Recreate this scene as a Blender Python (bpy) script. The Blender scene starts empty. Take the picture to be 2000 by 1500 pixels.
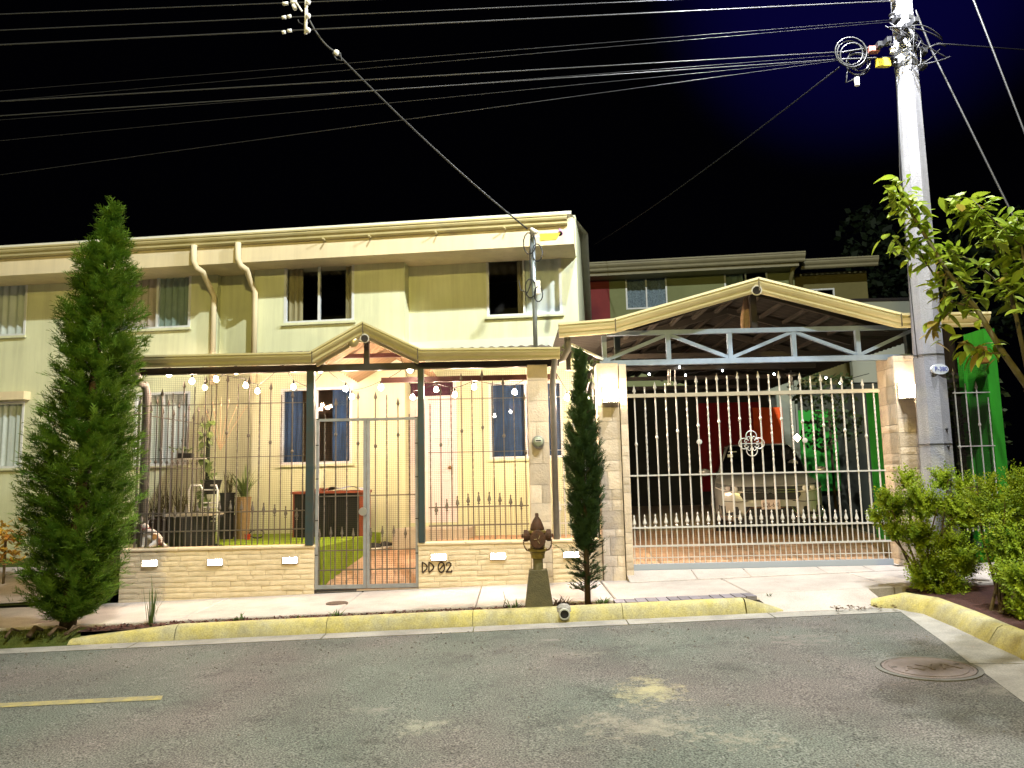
import bpy, bmesh, math, random
from mathutils import Vector, Matrix
random.seed(11)
R = random.random
def U(a, b): return a + (b - a) * random.random()

# ------------------------------------------------------------------ camera, world, lamps, exposure
sc = bpy.context.scene
C = sc.collection
FPX, PIT, ROL = 1480.0, math.atan(178 / 1480.0), 0.022
CAM = Vector((0, -10.2, 1.5))
_f = Vector((0, math.cos(PIT), math.sin(PIT))); _r0 = Vector((1, 0, 0)); _u0 = Vector((0, -math.sin(PIT), math.cos(PIT)))
_r = _r0 * math.cos(ROL) - _u0 * math.sin(ROL); _u = _u0 * math.cos(ROL) + _r0 * math.sin(ROL)
cd = bpy.data.cameras.new('camera'); cam = bpy.data.objects.new('camera', cd); C.objects.link(cam)
cd.sensor_fit = 'HORIZONTAL'; cd.sensor_width = 36; cd.lens = FPX / 2000 * 36; cd.clip_start = 0.05; cd.clip_end = 600
m3 = Matrix((_r, _u, -_f)).transposed()
cam.matrix_world = Matrix.Translation(CAM) @ m3.to_4x4()
sc.camera = cam

wd = bpy.data.worlds.new('World'); sc.world = wd; wd.use_nodes = True
nt = wd.node_tree; nt.nodes.clear()
wo = nt.nodes.new('ShaderNodeOutputWorld'); bg = nt.nodes.new('ShaderNodeBackground')
tc = nt.nodes.new('ShaderNodeTexCoord'); dp = nt.nodes.new('ShaderNodeVectorMath'); dp.operation = 'DOT_PRODUCT'
dp.inputs[1].default_value = Vector((0.40, 0.78, 0.58)).normalized()
mr = nt.nodes.new('ShaderNodeMapRange'); mr.interpolation_type = 'SMOOTHERSTEP'
mr.inputs['From Min'].default_value = 0.968; mr.inputs['From Max'].default_value = 1.0
mxs = nt.nodes.new('ShaderNodeMix'); mxs.data_type = 'RGBA'
mxs.inputs[6].default_value = (0.0004, 0.0004, 0.0008, 1); mxs.inputs[7].default_value = (0.0016, 0.0010, 0.030, 1)
sky = nt.nodes.new('ShaderNodeTexSky'); sky.sky_type = 'NISHITA'; sky.sun_disc = False
sky.sun_elevation = math.radians(-4); sky.sun_rotation = math.radians(180)
skm = nt.nodes.new('ShaderNodeMix'); skm.data_type = 'RGBA'; skm.blend_type = 'ADD'; skm.inputs[0].default_value = 0.0002
L = nt.links.new
L(tc.outputs['Generated'], dp.inputs[0]); L(dp.outputs['Value'], mr.inputs['Value']); L(mr.outputs[0], mxs.inputs[0])
L(mxs.outputs[2], skm.inputs[6]); L(sky.outputs[0], skm.inputs[7]); L(skm.outputs[2], bg.inputs['Color'])
bg.inputs['Strength'].default_value = 1.0
L(bg.outputs[0], wo.inputs['Surface'])

STREET_LAMP = Vector((4.4, -2.0, 8.8))      # luminaire on the arm of the utility pole, above the frame
FAR_LAMP = Vector((2.4, -9.2, 16.5))        # tall street lamp whose arm reaches over the road, above the frame
SODIUM_LAMP = Vector((-1.5, -14.2, 9.0))     # older warm street lamp behind the viewer
def street_light(name, loc, power, col, size=0.12, aim=(0, 0, -1), cone=168):
    ld = bpy.data.lights.new(name, 'SPOT'); ld.energy = power; ld.color = col; ld.shadow_soft_size = size
    ld.spot_size = math.radians(cone); ld.spot_blend = 0.12
    o = bpy.data.objects.new(name, ld); C.objects.link(o); o.location = loc
    o.rotation_euler = Vector(aim).to_track_quat('-Z', 'Y').to_euler()
    return o
street_light('street_lamp_light', STREET_LAMP - Vector((0, 0, 0.12)), 3600, (0.95, 0.97, 1.0), 0.12, (-0.12, 0.0, -1), 160)
street_light('far_lamp_light', FAR_LAMP - Vector((0, 0, 0.12)), 14000, (0.95, 0.99, 0.97), 0.18, (-0.2, 0.5, -1), 165)
street_light('sodium_lamp_light', SODIUM_LAMP - Vector((0, 0, 0.12)), 4800, (1.0, 0.82, 0.26), 0.2, (0, 0.35, -1), 166)
vs = sc.view_settings; vs.view_transform = 'Standard'; vs.look = 'None'; vs.exposure = 0.0; vs.gamma = 1.0; vs.use_curve_mapping = False
sc.cycles.use_denoising = True; sc.cycles.max_bounces = 6; sc.cycles.transparent_max_bounces = 12
sc.cycles.sample_clamp_indirect = 6.0; sc.cycles.caustics_reflective = False; sc.cycles.caustics_refractive = False

# ------------------------------------------------------------------ measuring helpers (lens geometry -> metres)
def _ray(u, v): return _f * FPX + _r * (u - 1000) - _u * (v - 750)
def P(u, v, Y):
    d = _ray(u, v); return CAM + d * ((Y - CAM.y) / d.y)
TH = math.radians(6.5); HY = 2.6
def HX(u, v, yl=0.0):
    """point of the townhouse front (plane at local depth yl) -> local x, z"""
    d = _ray(u, v); n = Vector((math.sin(TH), math.cos(TH), 0))
    o = Vector((0, HY, 0)) + n * yl
    p = CAM + d * ((o - CAM).dot(n) / d.dot(n)) - Vector((0, HY, 0))
    return p.x * math.cos(TH) - p.y * math.sin(TH), p.z
def zg(x): return 0.0755 + 0.024 * x        # pavement height: the street climbs to the right

# ------------------------------------------------------------------ materials
MATS = {}
def mat(name, col, rough=0.65, metal=0.0, col2=None, nscale=6.0, bump=0.0, bscale=60.0, rand=0.0, spec=0.4, trans=0.0, fine=0.0):
    if name in MATS: return MATS[name]
    m = bpy.data.materials.new(name); m.use_nodes = True; t = m.node_tree; N = t.nodes; l = t.links.new
    b = N['Principled BSDF']; b.inputs['Roughness'].default_value = rough; b.inputs['Metallic'].default_value = metal
    b.inputs['Specular IOR Level'].default_value = spec
    geo = N.new('ShaderNodeNewGeometry')
    src = None
    if col2 is not None or fine or rand:
        nz = N.new('ShaderNodeTexNoise'); nz.inputs['Scale'].default_value = nscale; nz.inputs['Detail'].default_value = 6; nz.inputs['Roughness'].default_value = 0.65
        l(geo.outputs['Position'], nz.inputs['Vector'])
        rp = N.new('ShaderNodeMapRange'); rp.inputs['From Min'].default_value = 0.35; rp.inputs['From Max'].default_value = 0.65
        l(nz.outputs['Fac'], rp.inputs['Value'])
        mx = N.new('ShaderNodeMix'); mx.data_type = 'RGBA'; l(rp.outputs[0], mx.inputs[0])
        c2 = col2 if col2 is not None else col
        mx.inputs[6].default_value = (*col, 1); mx.inputs[7].default_value = (*c2, 1); src = mx.outputs[2]
        if fine:
            n2 = N.new('ShaderNodeTexNoise'); n2.inputs['Scale'].default_value = bscale; n2.inputs['Detail'].default_value = 3
            l(geo.outputs['Position'], n2.inputs['Vector'])
            r2 = N.new('ShaderNodeMapRange'); r2.inputs['From Min'].default_value = 0.3; r2.inputs['From Max'].default_value = 0.7
            r2.inputs['To Min'].default_value = 1 - fine; r2.inputs['To Max'].default_value = 1 + fine; l(n2.outputs['Fac'], r2.inputs['Value'])
            h = N.new('ShaderNodeHueSaturation'); l(src, h.inputs['Color']); l(r2.outputs[0], h.inputs['Value']); src = h.outputs[0]
        if rand:
            oi = N.new('ShaderNodeObjectInfo'); r3 = N.new('ShaderNodeMapRange')
            r3.inputs['To Min'].default_value = 1 - rand; r3.inputs['To Max'].default_value = 1 + rand; l(oi.outputs['Random'], r3.inputs['Value'])
            h = N.new('ShaderNodeHueSaturation'); l(src, h.inputs['Color']); l(r3.outputs[0], h.inputs['Value']); src = h.outputs[0]
        l(src, b.inputs['Base Color'])
    else:
        b.inputs['Base Color'].default_value = (*col, 1)
    if bump:
        n4 = N.new('ShaderNodeTexNoise'); n4.inputs['Scale'].default_value = bscale; n4.inputs['Detail'].default_value = 5
        l(geo.outputs['Position'], n4.inputs['Vector'])
        bp = N.new('ShaderNodeBump'); bp.inputs['Strength'].default_value = bump; bp.inputs['Distance'].default_value = 0.02
        l(n4.outputs['Fac'], bp.inputs['Height']); l(bp.outputs[0], b.inputs['Normal'])
    if trans:
        out = N['Material Output']; tr = N.new('ShaderNodeBsdfTranslucent'); ms = N.new('ShaderNodeMixShader'); ms.inputs[0].default_value = trans
        if src is not None: l(src, tr.inputs['Color'])
        else: tr.inputs['Color'].default_value = (*col, 1)
        l(b.outputs[0], ms.inputs[1]); l(tr.outputs[0], ms.inputs[2]); l(ms.outputs[0], out.inputs['Surface'])
    MATS[name] = m
    return m
def emit(name, col, strength):
    if name in MATS: return MATS[name]
    m = bpy.data.materials.new(name); m.use_nodes = True; t = m.node_tree; t.nodes.clear()
    o = t.nodes.new('ShaderNodeOutputMaterial'); e = t.nodes.new('ShaderNodeEmission')
    e.inputs[0].default_value = (*col, 1); e.inputs[1].default_value = strength; t.links.new(e.outputs[0], o.inputs[0])
    MATS[name] = m; return m
def glassmat(name, tint=(0.85, 0.9, 0.9), gl=0.12):
    if name in MATS: return MATS[name]
    m = bpy.data.materials.new(name); m.use_nodes = True; t = m.node_tree; t.nodes.clear(); N = t.nodes; l = t.links.new
    o = N.new('ShaderNodeOutputMaterial'); tr = N.new('ShaderNodeBsdfTransparent'); g = N.new('ShaderNodeBsdfGlossy')
    tr.inputs[0].default_value = (*tint, 1); g.inputs['Roughness'].default_value = 0.03
    lw = N.new('ShaderNodeLayerWeight'); lw.inputs[0].default_value = 0.5; pw = N.new('ShaderNodeMath'); pw.operation = 'POWER'; pw.inputs[1].default_value = 4.0; l(lw.outputs['Facing'], pw.inputs[0]); fr = N.new('ShaderNodeMath'); fr.operation = 'MULTIPLY_ADD'; fr.inputs[1].default_value = 0.7; fr.inputs[2].default_value = 0.045; l(pw.outputs[0], fr.inputs[0]); ms = N.new('ShaderNodeMixShader')
    l(fr.outputs[0], ms.inputs[0]); l(tr.outputs[0], ms.inputs[1]); l(g.outputs[0], ms.inputs[2]); l(ms.outputs[0], o.inputs[0])
    MATS[name] = m; return m

def asphalt():
    m = mat('asphalt', (0.105, 0.103, 0.096), 0.82, 0, (0.145, 0.137, 0.130), 0.9, 0.7, 90, 0, 0.25, 0, 0.85)
    t = m.node_tree; N = t.nodes; l = t.links.new; b = N['Principled BSDF']; src = b.inputs['Base Color'].links[0].from_socket
    geo = N.new('ShaderNodeNewGeometry')
    # broad hue drift: greenish and pinkish batches of tar
    nz = N.new('ShaderNodeTexNoise'); nz.inputs['Scale'].default_value = 0.55; nz.inputs['Detail'].default_value = 3; l(geo.outputs['Position'], nz.inputs['Vector'])
    cr = N.new('ShaderNodeValToRGB'); cr.color_ramp.elements[0].position = 0.38; cr.color_ramp.elements[0].color = (0.90, 1.04, 0.94, 1)
    cr.color_ramp.elements[1].position = 0.62; cr.color_ramp.elements[1].color = (1.06, 0.98, 0.96, 1); l(nz.outputs['Fac'], cr.inputs[0])
    mm = N.new('ShaderNodeMix'); mm.data_type = 'RGBA'; mm.blend_type = 'MULTIPLY'; mm.inputs[0].default_value = 1; l(src, mm.inputs[6]); l(cr.outputs[0], mm.inputs[7]); src = mm.outputs[2]
    # oil drips and tyre-darkened stretches
    n5 = N.new('ShaderNodeTexNoise'); n5.inputs['Scale'].default_value = 2.6; n5.inputs['Detail'].default_value = 8; n5.inputs['Roughness'].default_value = 0.72; l(geo.outputs['Position'], n5.inputs['Vector'])
    r5 = N.new('ShaderNodeMapRange'); r5.inputs['From Min'].default_value = 0.54; r5.inputs['From Max'].default_value = 0.70; r5.inputs['To Min'].default_value = 1.0; r5.inputs['To Max'].default_value = 0.62; l(n5.outputs['Fac'], r5.inputs['Value'])
    h5 = N.new('ShaderNodeHueSaturation'); l(src, h5.inputs['Color']); l(r5.outputs[0], h5.inputs['Value']); src = h5.outputs[0]
    # pale stone chips
    vo = N.new('ShaderNodeTexVoronoi'); vo.inputs['Scale'].default_value = 34; l(geo.outputs['Position'], vo.inputs['Vector'])
    n3 = N.new('ShaderNodeTexNoise'); n3.inputs['Scale'].default_value = 14; l(geo.outputs['Position'], n3.inputs['Vector'])
    mu = N.new('ShaderNodeMath'); mu.operation = 'MULTIPLY'; mu.inputs[1].default_value = 0.42; l(n3.outputs['Fac'], mu.inputs[0])
    lt = N.new('ShaderNodeMath'); lt.operation = 'LESS_THAN'; l(vo.outputs['Distance'], lt.inputs[0]); 
    sb = N.new('ShaderNodeMath'); sb.operation = 'SUBTRACT'; sb.inputs[1].default_value = 0.09; l(mu.outputs[0], sb.inputs[0]); l(sb.outputs[0], lt.inputs[1])
    mx = N.new('ShaderNodeMix'); mx.data_type = 'RGBA'; l(lt.outputs[0], mx.inputs[0]); l(src, mx.inputs[6]); mx.inputs[7].default_value = (0.26, 0.255, 0.235, 1); src = mx.outputs[2]
    # worn remains of paint and dried mud, each at its own place
    for (cx, cy, rx, ry, col, th) in ((0.93, -4.55, 0.30, 0.42, (0.50, 0.45, 0.24), 0.50), (0.75, -5.25, 0.75, 0.55, (0.34, 0.31, 0.24), 0.56), (-0.64, -5.1, 0.24, 0.22, (0.33, 0.33, 0.25), 0.50),
                                      (1.3, -5.6, 0.5, 0.3, (0.34, 0.31, 0.24), 0.56), (-1.0, -4.7, 0.4, 0.16, (0.24, 0.23, 0.20), 0.54), (0.55, -3.35, 0.35, 0.18, (0.25, 0.24, 0.20), 0.55), (2.55, -3.2, 0.6, 0.4, (0.24, 0.21, 0.19), 0.56),
                                      (3.3, -4.9, 0.5, 0.3, (0.30, 0.29, 0.24), 0.56), (0.3, -2.75, 0.25, 0.08, (0.23, 0.22, 0.2), 0.5)):
        sp = N.new('ShaderNodeVectorMath'); sp.operation = 'SUBTRACT'; sp.inputs[1].default_value = (cx, cy, 0); l(geo.outputs['Position'], sp.inputs[0])
        s2 = N.new('ShaderNodeVectorMath'); s2.operation = 'MULTIPLY'; s2.inputs[1].default_value = (1 / rx, 1 / ry, 0); l(sp.outputs[0], s2.inputs[0])
        ln = N.new('ShaderNodeVectorMath'); ln.operation = 'LENGTH'; l(s2.outputs[0], ln.inputs[0])
        nn = N.new('ShaderNodeTexNoise'); nn.inputs['Scale'].default_value = 9; nn.inputs['Detail'].default_value = 6; nn.inputs['Roughness'].default_value = 0.7; l(geo.outputs['Position'], nn.inputs['Vector'])
        ma = N.new('ShaderNodeMath'); ma.operation = 'MULTIPLY_ADD'; ma.inputs[1].default_value = -0.28; l(ln.outputs['Value'], ma.inputs[0]); l(nn.outputs['Fac'], ma.inputs[2])
        rg = N.new('ShaderNodeMapRange'); rg.inputs['From Min'].default_value = th - 0.22; rg.inputs['From Max'].default_value = th + 0.02; rg.inputs['To Max'].default_value = 0.6; l(ma.outputs[0], rg.inputs['Value'])
        mx = N.new('ShaderNodeMix'); mx.data_type = 'RGBA'; l(rg.outputs[0], mx.inputs[0]); l(src, mx.inputs[6]); mx.inputs[7].default_value = (*col, 1); src = mx.outputs[2]
    l(src, b.inputs['Base Color'])
    return m

WALLP = mat('cream_wall_paint', (0.655, 0.68, 0.45), 0.85, 0, (0.61, 0.63, 0.41), 1.3, 0.25, 220, 0, 0.2)
TRIM = mat('eave_paint', (0.74, 0.64, 0.42), 0.8, 0, (0.69, 0.59, 0.38), 1.0, 0.15, 180, 0, 0.2)
GUT = mat('gutter_metal', (0.52, 0.46, 0.25), 0.42, 0.0, (0.46, 0.40, 0.19), 3.0, 0.05, 30)
ROOFM = mat('roof_sheet', (0.13, 0.10, 0.075), 0.7, 0, (0.10, 0.075, 0.055), 4)
WHITEM = mat('white_frame', (0.62, 0.64, 0.64), 0.45, 0, (0.56, 0.58, 0.58), 5)
DOORM = mat('white_door', (0.74, 0.66, 0.66), 0.5, 0, (0.70, 0.62, 0.62), 4)
STONE = mat('ledge_stone', (0.76, 0.61, 0.40), 0.85, 0, (0.66, 0.53, 0.34), 9, 0.4, 55, 0.07)
TILE = mat('sandstone_tile', (0.64, 0.52, 0.38), 0.8, 0, (0.52, 0.43, 0.33), 5, 0.35, 45, 0.22)
GROUT = mat('grout', (0.42, 0.34, 0.23), 0.9, 0, (0.34, 0.28, 0.2), 30)
CONC = mat('concrete', (0.52, 0.455, 0.41), 0.85, 0, (0.42, 0.37, 0.33), 2.2, 0.45, 90, 0.05, 0.3, 0, 0.12)
CONC2 = mat('gutter_concrete', (0.36, 0.34, 0.30), 0.85, 0, (0.24, 0.225, 0.20), 2.6, 0.5, 80, 0.05, 0.3, 0, 0.15)
YEL = mat('yellow_kerb_paint', (0.49, 0.42, 0.14), 0.85, 0, (0.40, 0.37, 0.23), 4.5, 0.2, 70, 0.06, 0.2, 0, 0.2)
STEELT = mat('teal_steel', (0.035, 0.06, 0.065), 0.45, 0.2, (0.05, 0.055, 0.05), 8)
DARKST = mat('dark_steel', (0.022, 0.02, 0.02), 0.5, 0.1, (0.035, 0.025, 0.02), 10)
GREYST = mat('grey_gate_steel', (0.33, 0.34, 0.35), 0.45, 0.3, (0.27, 0.27, 0.27), 9)
BARM = mat('fence_bar', (0.17, 0.145, 0.115), 0.45, 0.4, (0.12, 0.10, 0.08), 20)
GATEB = mat('gate_bar', (0.62, 0.60, 0.56), 0.4, 0.2, (0.52, 0.50, 0.46), 20)
TRUSS = mat('truss_steel', (0.30, 0.37, 0.47), 0.45, 0.2, (0.25, 0.31, 0.40), 9)
WIRE = mat('wire_mesh', (0.07, 0.06, 0.045), 0.6, 0.3)
BLACK = mat('black_rubber', (0.012, 0.012, 0.013), 0.55)
CABLE = mat('power_cable', (0.045, 0.045, 0.045), 0.4, 0.2)
CABLED = mat('dull_cable', (0.012, 0.012, 0.014), 0.42, 0.0)
CABLEB = mat('black_cable', (0.02, 0.02, 0.022), 0.5)
POLEC = mat('pole_concrete', (0.34, 0.34, 0.37), 0.85, 0, (0.27, 0.27, 0.30), 1.6, 0.4, 70, 0, 0.3, 0, 0.1)
WHT = mat('white_plastic', (0.75, 0.73, 0.68), 0.4)
GLASS = glassmat('window_glass')
TIMBER = mat('dark_red_timber', (0.09, 0.03, 0.025), 0.5, 0, (0.06, 0.02, 0.018), 9)

# ------------------------------------------------------------------ mesh builder and object bookkeeping
ROOTM = {}
def thing(name, label, cat, loc=(0, 0, 0), rotz=0.0, group=None, kind=None):
    o = bpy.data.objects.new(name, None); C.objects.link(o); o.location = loc; o.rotation_euler = (0, 0, rotz); o.empty_display_size = 0.1
    tag(o, label, cat, group, kind)
    ROOTM[o] = (Matrix.Translation(Vector(loc)) @ Matrix.Rotation(rotz, 4, 'Z')).inverted()
    return o
def tag(o, label=None, cat=None, group=None, kind=None):
    if label: o['label'] = label
    if cat: o['category'] = cat
    if group: o['group'] = group
    if kind: o['kind'] = kind
    return o
def link(name, me, parent=None, material=None):
    o = bpy.data.objects.new(name, me); C.objects.link(o)
    if parent is not None:
        o.parent = parent
        if parent in ROOTM: ROOTM[o] = ROOTM[parent]
    if material is not None and len(me.materials) == 0: me.materials.append(material)
    return o
class MB:
    def __init__(s): s.v = []; s.f = []
    def add(s, vs_, fs):
        n = len(s.v); s.v += [tuple(p) for p in vs_]; s.f += [tuple(i + n for i in f) for f in fs]; return s
    def box(s, x0, x1, y0, y1, z0, z1):
        return s.add([(x0, y0, z0), (x1, y0, z0), (x1, y1, z0), (x0, y1, z0), (x0, y0, z1), (x1, y0, z1), (x1, y1, z1), (x0, y1, z1)],
                     [(0, 3, 2, 1), (4, 5, 6, 7), (0, 1, 5, 4), (1, 2, 6, 5), (2, 3, 7, 6), (3, 0, 4, 7)])
    def cbox(s, x0, x1, y0, y1, z0, z1, c=0.004):
        """box with chamfered front (-y) edges"""
        v = [(x0, y1, z0), (x1, y1, z0), (x1, y1, z1), (x0, y1, z1), (x0, y0 + c, z0), (x1, y0 + c, z0), (x1, y0 + c, z1), (x0, y0 + c, z1),
             (x0 + c, y0, z0 + c), (x1 - c, y0, z0 + c), (x1 - c, y0, z1 - c), (x0 + c, y0, z1 - c)]
        f = [(0, 3, 2, 1), (0, 1, 5, 4), (1, 2, 6, 5), (2, 3, 7, 6), (3, 0, 4, 7), (4, 5, 9, 8), (5, 6, 10, 9), (6, 7, 11, 10), (7, 4, 8, 11), (8, 9, 10, 11)]
        return s.add(v, f)
    def beam(s, p0, p1, w, h, up=(0, 0, 1)):
        p0 = Vector(p0); p1 = Vector(p1); d = (p1 - p0).normalized(); u = Vector(up)
        a = d.cross(u)
        if a.length < 1e-4: a = d.cross(Vector((0, 1, 0)))
        a.normalize(); b = a.cross(d).normalized(); a *= w / 2; b *= h / 2
        v = [p0 - a - b, p0 + a - b, p0 + a + b, p0 - a + b, p1 - a - b, p1 + a - b, p1 + a + b, p1 - a + b]
        return s.add(v, [(0, 3, 2, 1), (4, 5, 6, 7), (0, 1, 5, 4), (1, 2, 6, 5), (2, 3, 7, 6), (3, 0, 4, 7)])
    def tube(s, pts, r, n=6, cap=True):
        pts = [Vector(p) for p in pts]; rs = r if isinstance(r, (list, tuple)) else [r] * len(pts)
        n0 = len(s.v); prev = None
        for i, p in enumerate(pts):
            d = (pts[min(i + 1, len(pts) - 1)] - pts[max(i - 1, 0)])
            if d.length < 1e-9: d = Vector((0, 0, 1))
            d.normalize()
            if prev is None:
                a = d.cross(Vector((0, 0, 1)))
                if a.length < 0.05: a = d.cross(Vector((0, 1, 0)))
            else: a = prev - d * prev.dot(d)
            a.normalize(); prev = a; b = d.cross(a)
            for k in range(n):
                t = 2 * math.pi * k / n; s.v.append(tuple(p + a * (math.cos(t) * rs[i]) + b * (math.sin(t) * rs[i])))
        for i in range(len(pts) - 1):
            for k in range(n):
                s.f.append((n0 + i * n + k, n0 + i * n + (k + 1) % n, n0 + (i + 1) * n + (k + 1) % n, n0 + (i + 1) * n + k))
        if cap:
            s.f.append(tuple(n0 + k for k in range(n))[::-1]); s.f.append(tuple(n0 + (len(pts) - 1) * n + k for k in range(n)))
        return s
    def lathe(s, prof, o=(0, 0, 0), n=16, axis='z', squash=1.0):
        o = Vector(o); n0 = len(s.v)
        for (r, h) in prof:
            for k in range(n):
                t = 2 * math.pi * k / n; a = r * math.cos(t); b = r * math.sin(t) * squash
                p = (a, b, h) if axis == 'z' else ((a, h, b) if axis == 'y' else (h, a, b))
                s.v.append(tuple(o + Vector(p)))
        for i in range(len(prof) - 1):
            for k in range(n):
                q = (n0 + i * n + k, n0 + i * n + (k + 1) % n, n0 + (i + 1) * n + (k + 1) % n, n0 + (i + 1) * n + k)
                s.f.append(q if axis != 'y' else q[::-1])
        s.f.append(tuple(n0 + k for k in range(n))); s.f.append(tuple(n0 + (len(prof) - 1) * n + k for k in range(n)))
        return s
    def ball(s, o, r, n=10, m=6, sz=1.0):
        pr = [(max(1e-4, r * math.sin(math.pi * i / m)), -r * sz * math.cos(math.pi * i / m)) for i in range(m + 1)]
        return s.lathe(pr, o, n)
    def extrude(s, poly, y0, y1):
        """polygon in xz, extruded along y"""
        n = len(poly); v = [(x, y0, z) for x, z in poly] + [(x, y1, z) for x, z in poly]
        f = [tuple(range(n)), tuple(range(2 * n - 1, n - 1, -1))] + [(i, (i + 1) % n + 0, (i + 1) % n + n, i + n)[::-1] for i in range(n)]
        return s.add(v, f)
    def sweep(s, path, prof):
        """profile (dy, dn) along a polyline in the xz plane; path: (x, z), mitred; dy is world/local y"""
        n0 = len(s.v); n = len(prof); k = len(path); nor = []
        for i in range(k - 1):
            d = Vector((path[i + 1][0] - path[i][0], path[i + 1][1] - path[i][1])).normalized(); nor.append(Vector((-d.y, d.x)))
        for i in range(k):
            a = nor[max(i - 1, 0)]; b = nor[min(i, k - 2)]; m = (a + b); m = m / max(0.3, (m.length ** 2) / 2)
            for dy, dn in prof: s.v.append((path[i][0] + m.x * dn, dy, path[i][1] + m.y * dn))
        for i in range(k - 1):
            for j in range(n):
                s.f.append((n0 + i * n + j, n0 + i * n + (j + 1) % n, n0 + (i + 1) * n + (j + 1) % n, n0 + (i + 1) * n + j))
        s.f.append(tuple(n0 + j for j in range(n))[::-1]); s.f.append(tuple(n0 + (k - 1) * n + j for j in range(n)))
        return s
    def corr(s, p00, p10, p01, p11, waves, amp):
        """corrugated sheet: waves run across p00->p10, two-sided thin sheet"""
        p00, p10, p01, p11 = map(Vector, (p00, p10, p01, p11)); n0 = len(s.v); k = waves * 6
        for i in range(k + 1):
            t = i / k; dz = Vector((0, 0, amp * math.sin(t * waves * 2 * math.pi)))
            s.v += [tuple(p00.lerp(p10, t) + dz), tuple(p01.lerp(p11, t) + dz)]
        for i in range(k): s.f.append((n0 + 2 * i, n0 + 2 * i + 2, n0 + 2 * i + 3, n0 + 2 * i + 1))
        return s
    def mesh(s, name, material=None, smooth=False, inv=None, recalc=True):
        v = s.v if inv is None else [tuple(inv @ Vector(p)) for p in s.v]
        me = bpy.data.meshes.new(name); me.from_pydata(v, [], s.f)
        if recalc and len(s.f) < 60000:
            bm = bmesh.new(); bm.from_mesh(me); bmesh.ops.recalc_face_normals(bm, faces=bm.faces); bm.to_mesh(me); bm.free()
        if smooth: me.polygons.foreach_set('use_smooth', [True] * len(me.polygons))
        if material is not None: me.materials.append(material)
        me.update(); return me
    def build(s, name, material, parent=None, smooth=False, local=False, recalc=True):
        inv = ROOTM.get(parent) if (parent is not None and not local) else None
        return link(name, s.mesh(name, material, smooth, inv, recalc), parent)
def piece(name, me, parent, loc, rot=(0, 0, 0), scale=(1, 1, 1)):
    """a copy of a shared mesh, given in world coordinates, as a child"""
    o = link(name, me, parent); inv = ROOTM.get(parent)
    o.location = inv @ Vector(loc) if inv is not None else loc
    o.rotation_euler = rot; o.scale = scale
    return o
def streaks(m, amt=0.16, sx=5.0, sz=0.35):
    t = m.node_tree; N = t.nodes; l = t.links.new; b = N['Principled BSDF']; src = b.inputs['Base Color'].links[0].from_socket
    g = N.new('ShaderNodeNewGeometry'); vm = N.new('ShaderNodeVectorMath'); vm.operation = 'MULTIPLY'; vm.inputs[1].default_value = (sx, sx, sz); l(g.outputs['Position'], vm.inputs[0])
    n = N.new('ShaderNodeTexNoise'); n.inputs['Scale'].default_value = 1.0; n.inputs['Detail'].default_value = 7; n.inputs['Roughness'].default_value = 0.7; l(vm.outputs[0], n.inputs['Vector'])
    r = N.new('ShaderNodeMapRange'); r.inputs['From Min'].default_value = 0.42; r.inputs['From Max'].default_value = 0.72; r.inputs['To Min'].default_value = 1.0; r.inputs['To Max'].default_value = 1 - amt; l(n.outputs['Fac'], r.inputs['Value'])
    h = N.new('ShaderNodeHueSaturation'); l(src, h.inputs['Color']); l(r.outputs[0], h.inputs['Value']); l(h.outputs[0], b.inputs['Base Color'])
def struct(name, mb, material, smooth=False, label=None):
    o = mb.build(name, material, None, smooth); o['kind'] = 'structure'
    if label: o['label'] = label
    ROOTM[o] = Matrix.Identity(4); return o
def text_mesh(body, size, depth, material, name='lettering'):
    cu = bpy.data.curves.new('t', 'FONT'); cu.body = body; cu.size = size; cu.extrude = depth; cu.align_x = 'CENTER'; cu.align_y = 'CENTER'
    o = bpy.data.objects.new('t', cu); C.objects.link(o); bpy.context.view_layer.update()
    me = bpy.data.meshes.new_from_object(o.evaluated_get(bpy.context.evaluated_depsgraph_get())); bpy.data.objects.remove(o)
    me.name = name; me.materials.clear(); me.materials.append(material); return me

streaks(WALLP, 0.2); streaks(TRIM, 0.14); streaks(CONC, 0.22, 1.3, 1.0); streaks(POLEC, 0.22, 9, 0.5); streaks(YEL, 0.3, 6, 4)

# ================================================================== SETTING
def sheet(pts, dz): return MB().add([(x, y, zg(x) + dz) for x, y in pts], [tuple(range(len(pts)))])
SOILG = mat('dark_soil_grass', (0.03, 0.035, 0.015), 0.95, 0, (0.05, 0.05, 0.02), 3, 0.6, 40)
LAWN = mat('lawn', (0.05, 0.075, 0.012), 0.95, 0, (0.09, 0.10, 0.02), 4, 0.9, 120, 0, 0.2, 0, 0.4)
struct('ground', MB().add([(-150, -90, zg(-150) - 0.26), (150, -90, zg(150) - 0.26), (150, 160, zg(150) - 0.26), (-150, 160, zg(-150) - 0.26)], [(0, 1, 2, 3)]), SOILG, label='dark ground under and beyond the street')
ROADM = asphalt()
struct('road', sheet([(-60, -9.2), (2.25, -9.2), (3.19, -5.19), (3.62, -3.5), (3.93, -2.2), (-60, -2.2)], -0.15), ROADM, label='grey asphalt road with worn pale stains')
struct('far_pavement', sheet([(-60, -12.5), (60, -12.5), (60, -9.2), (-60, -9.2)], -0.10), CONC, label='concrete pavement behind the viewer')
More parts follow.
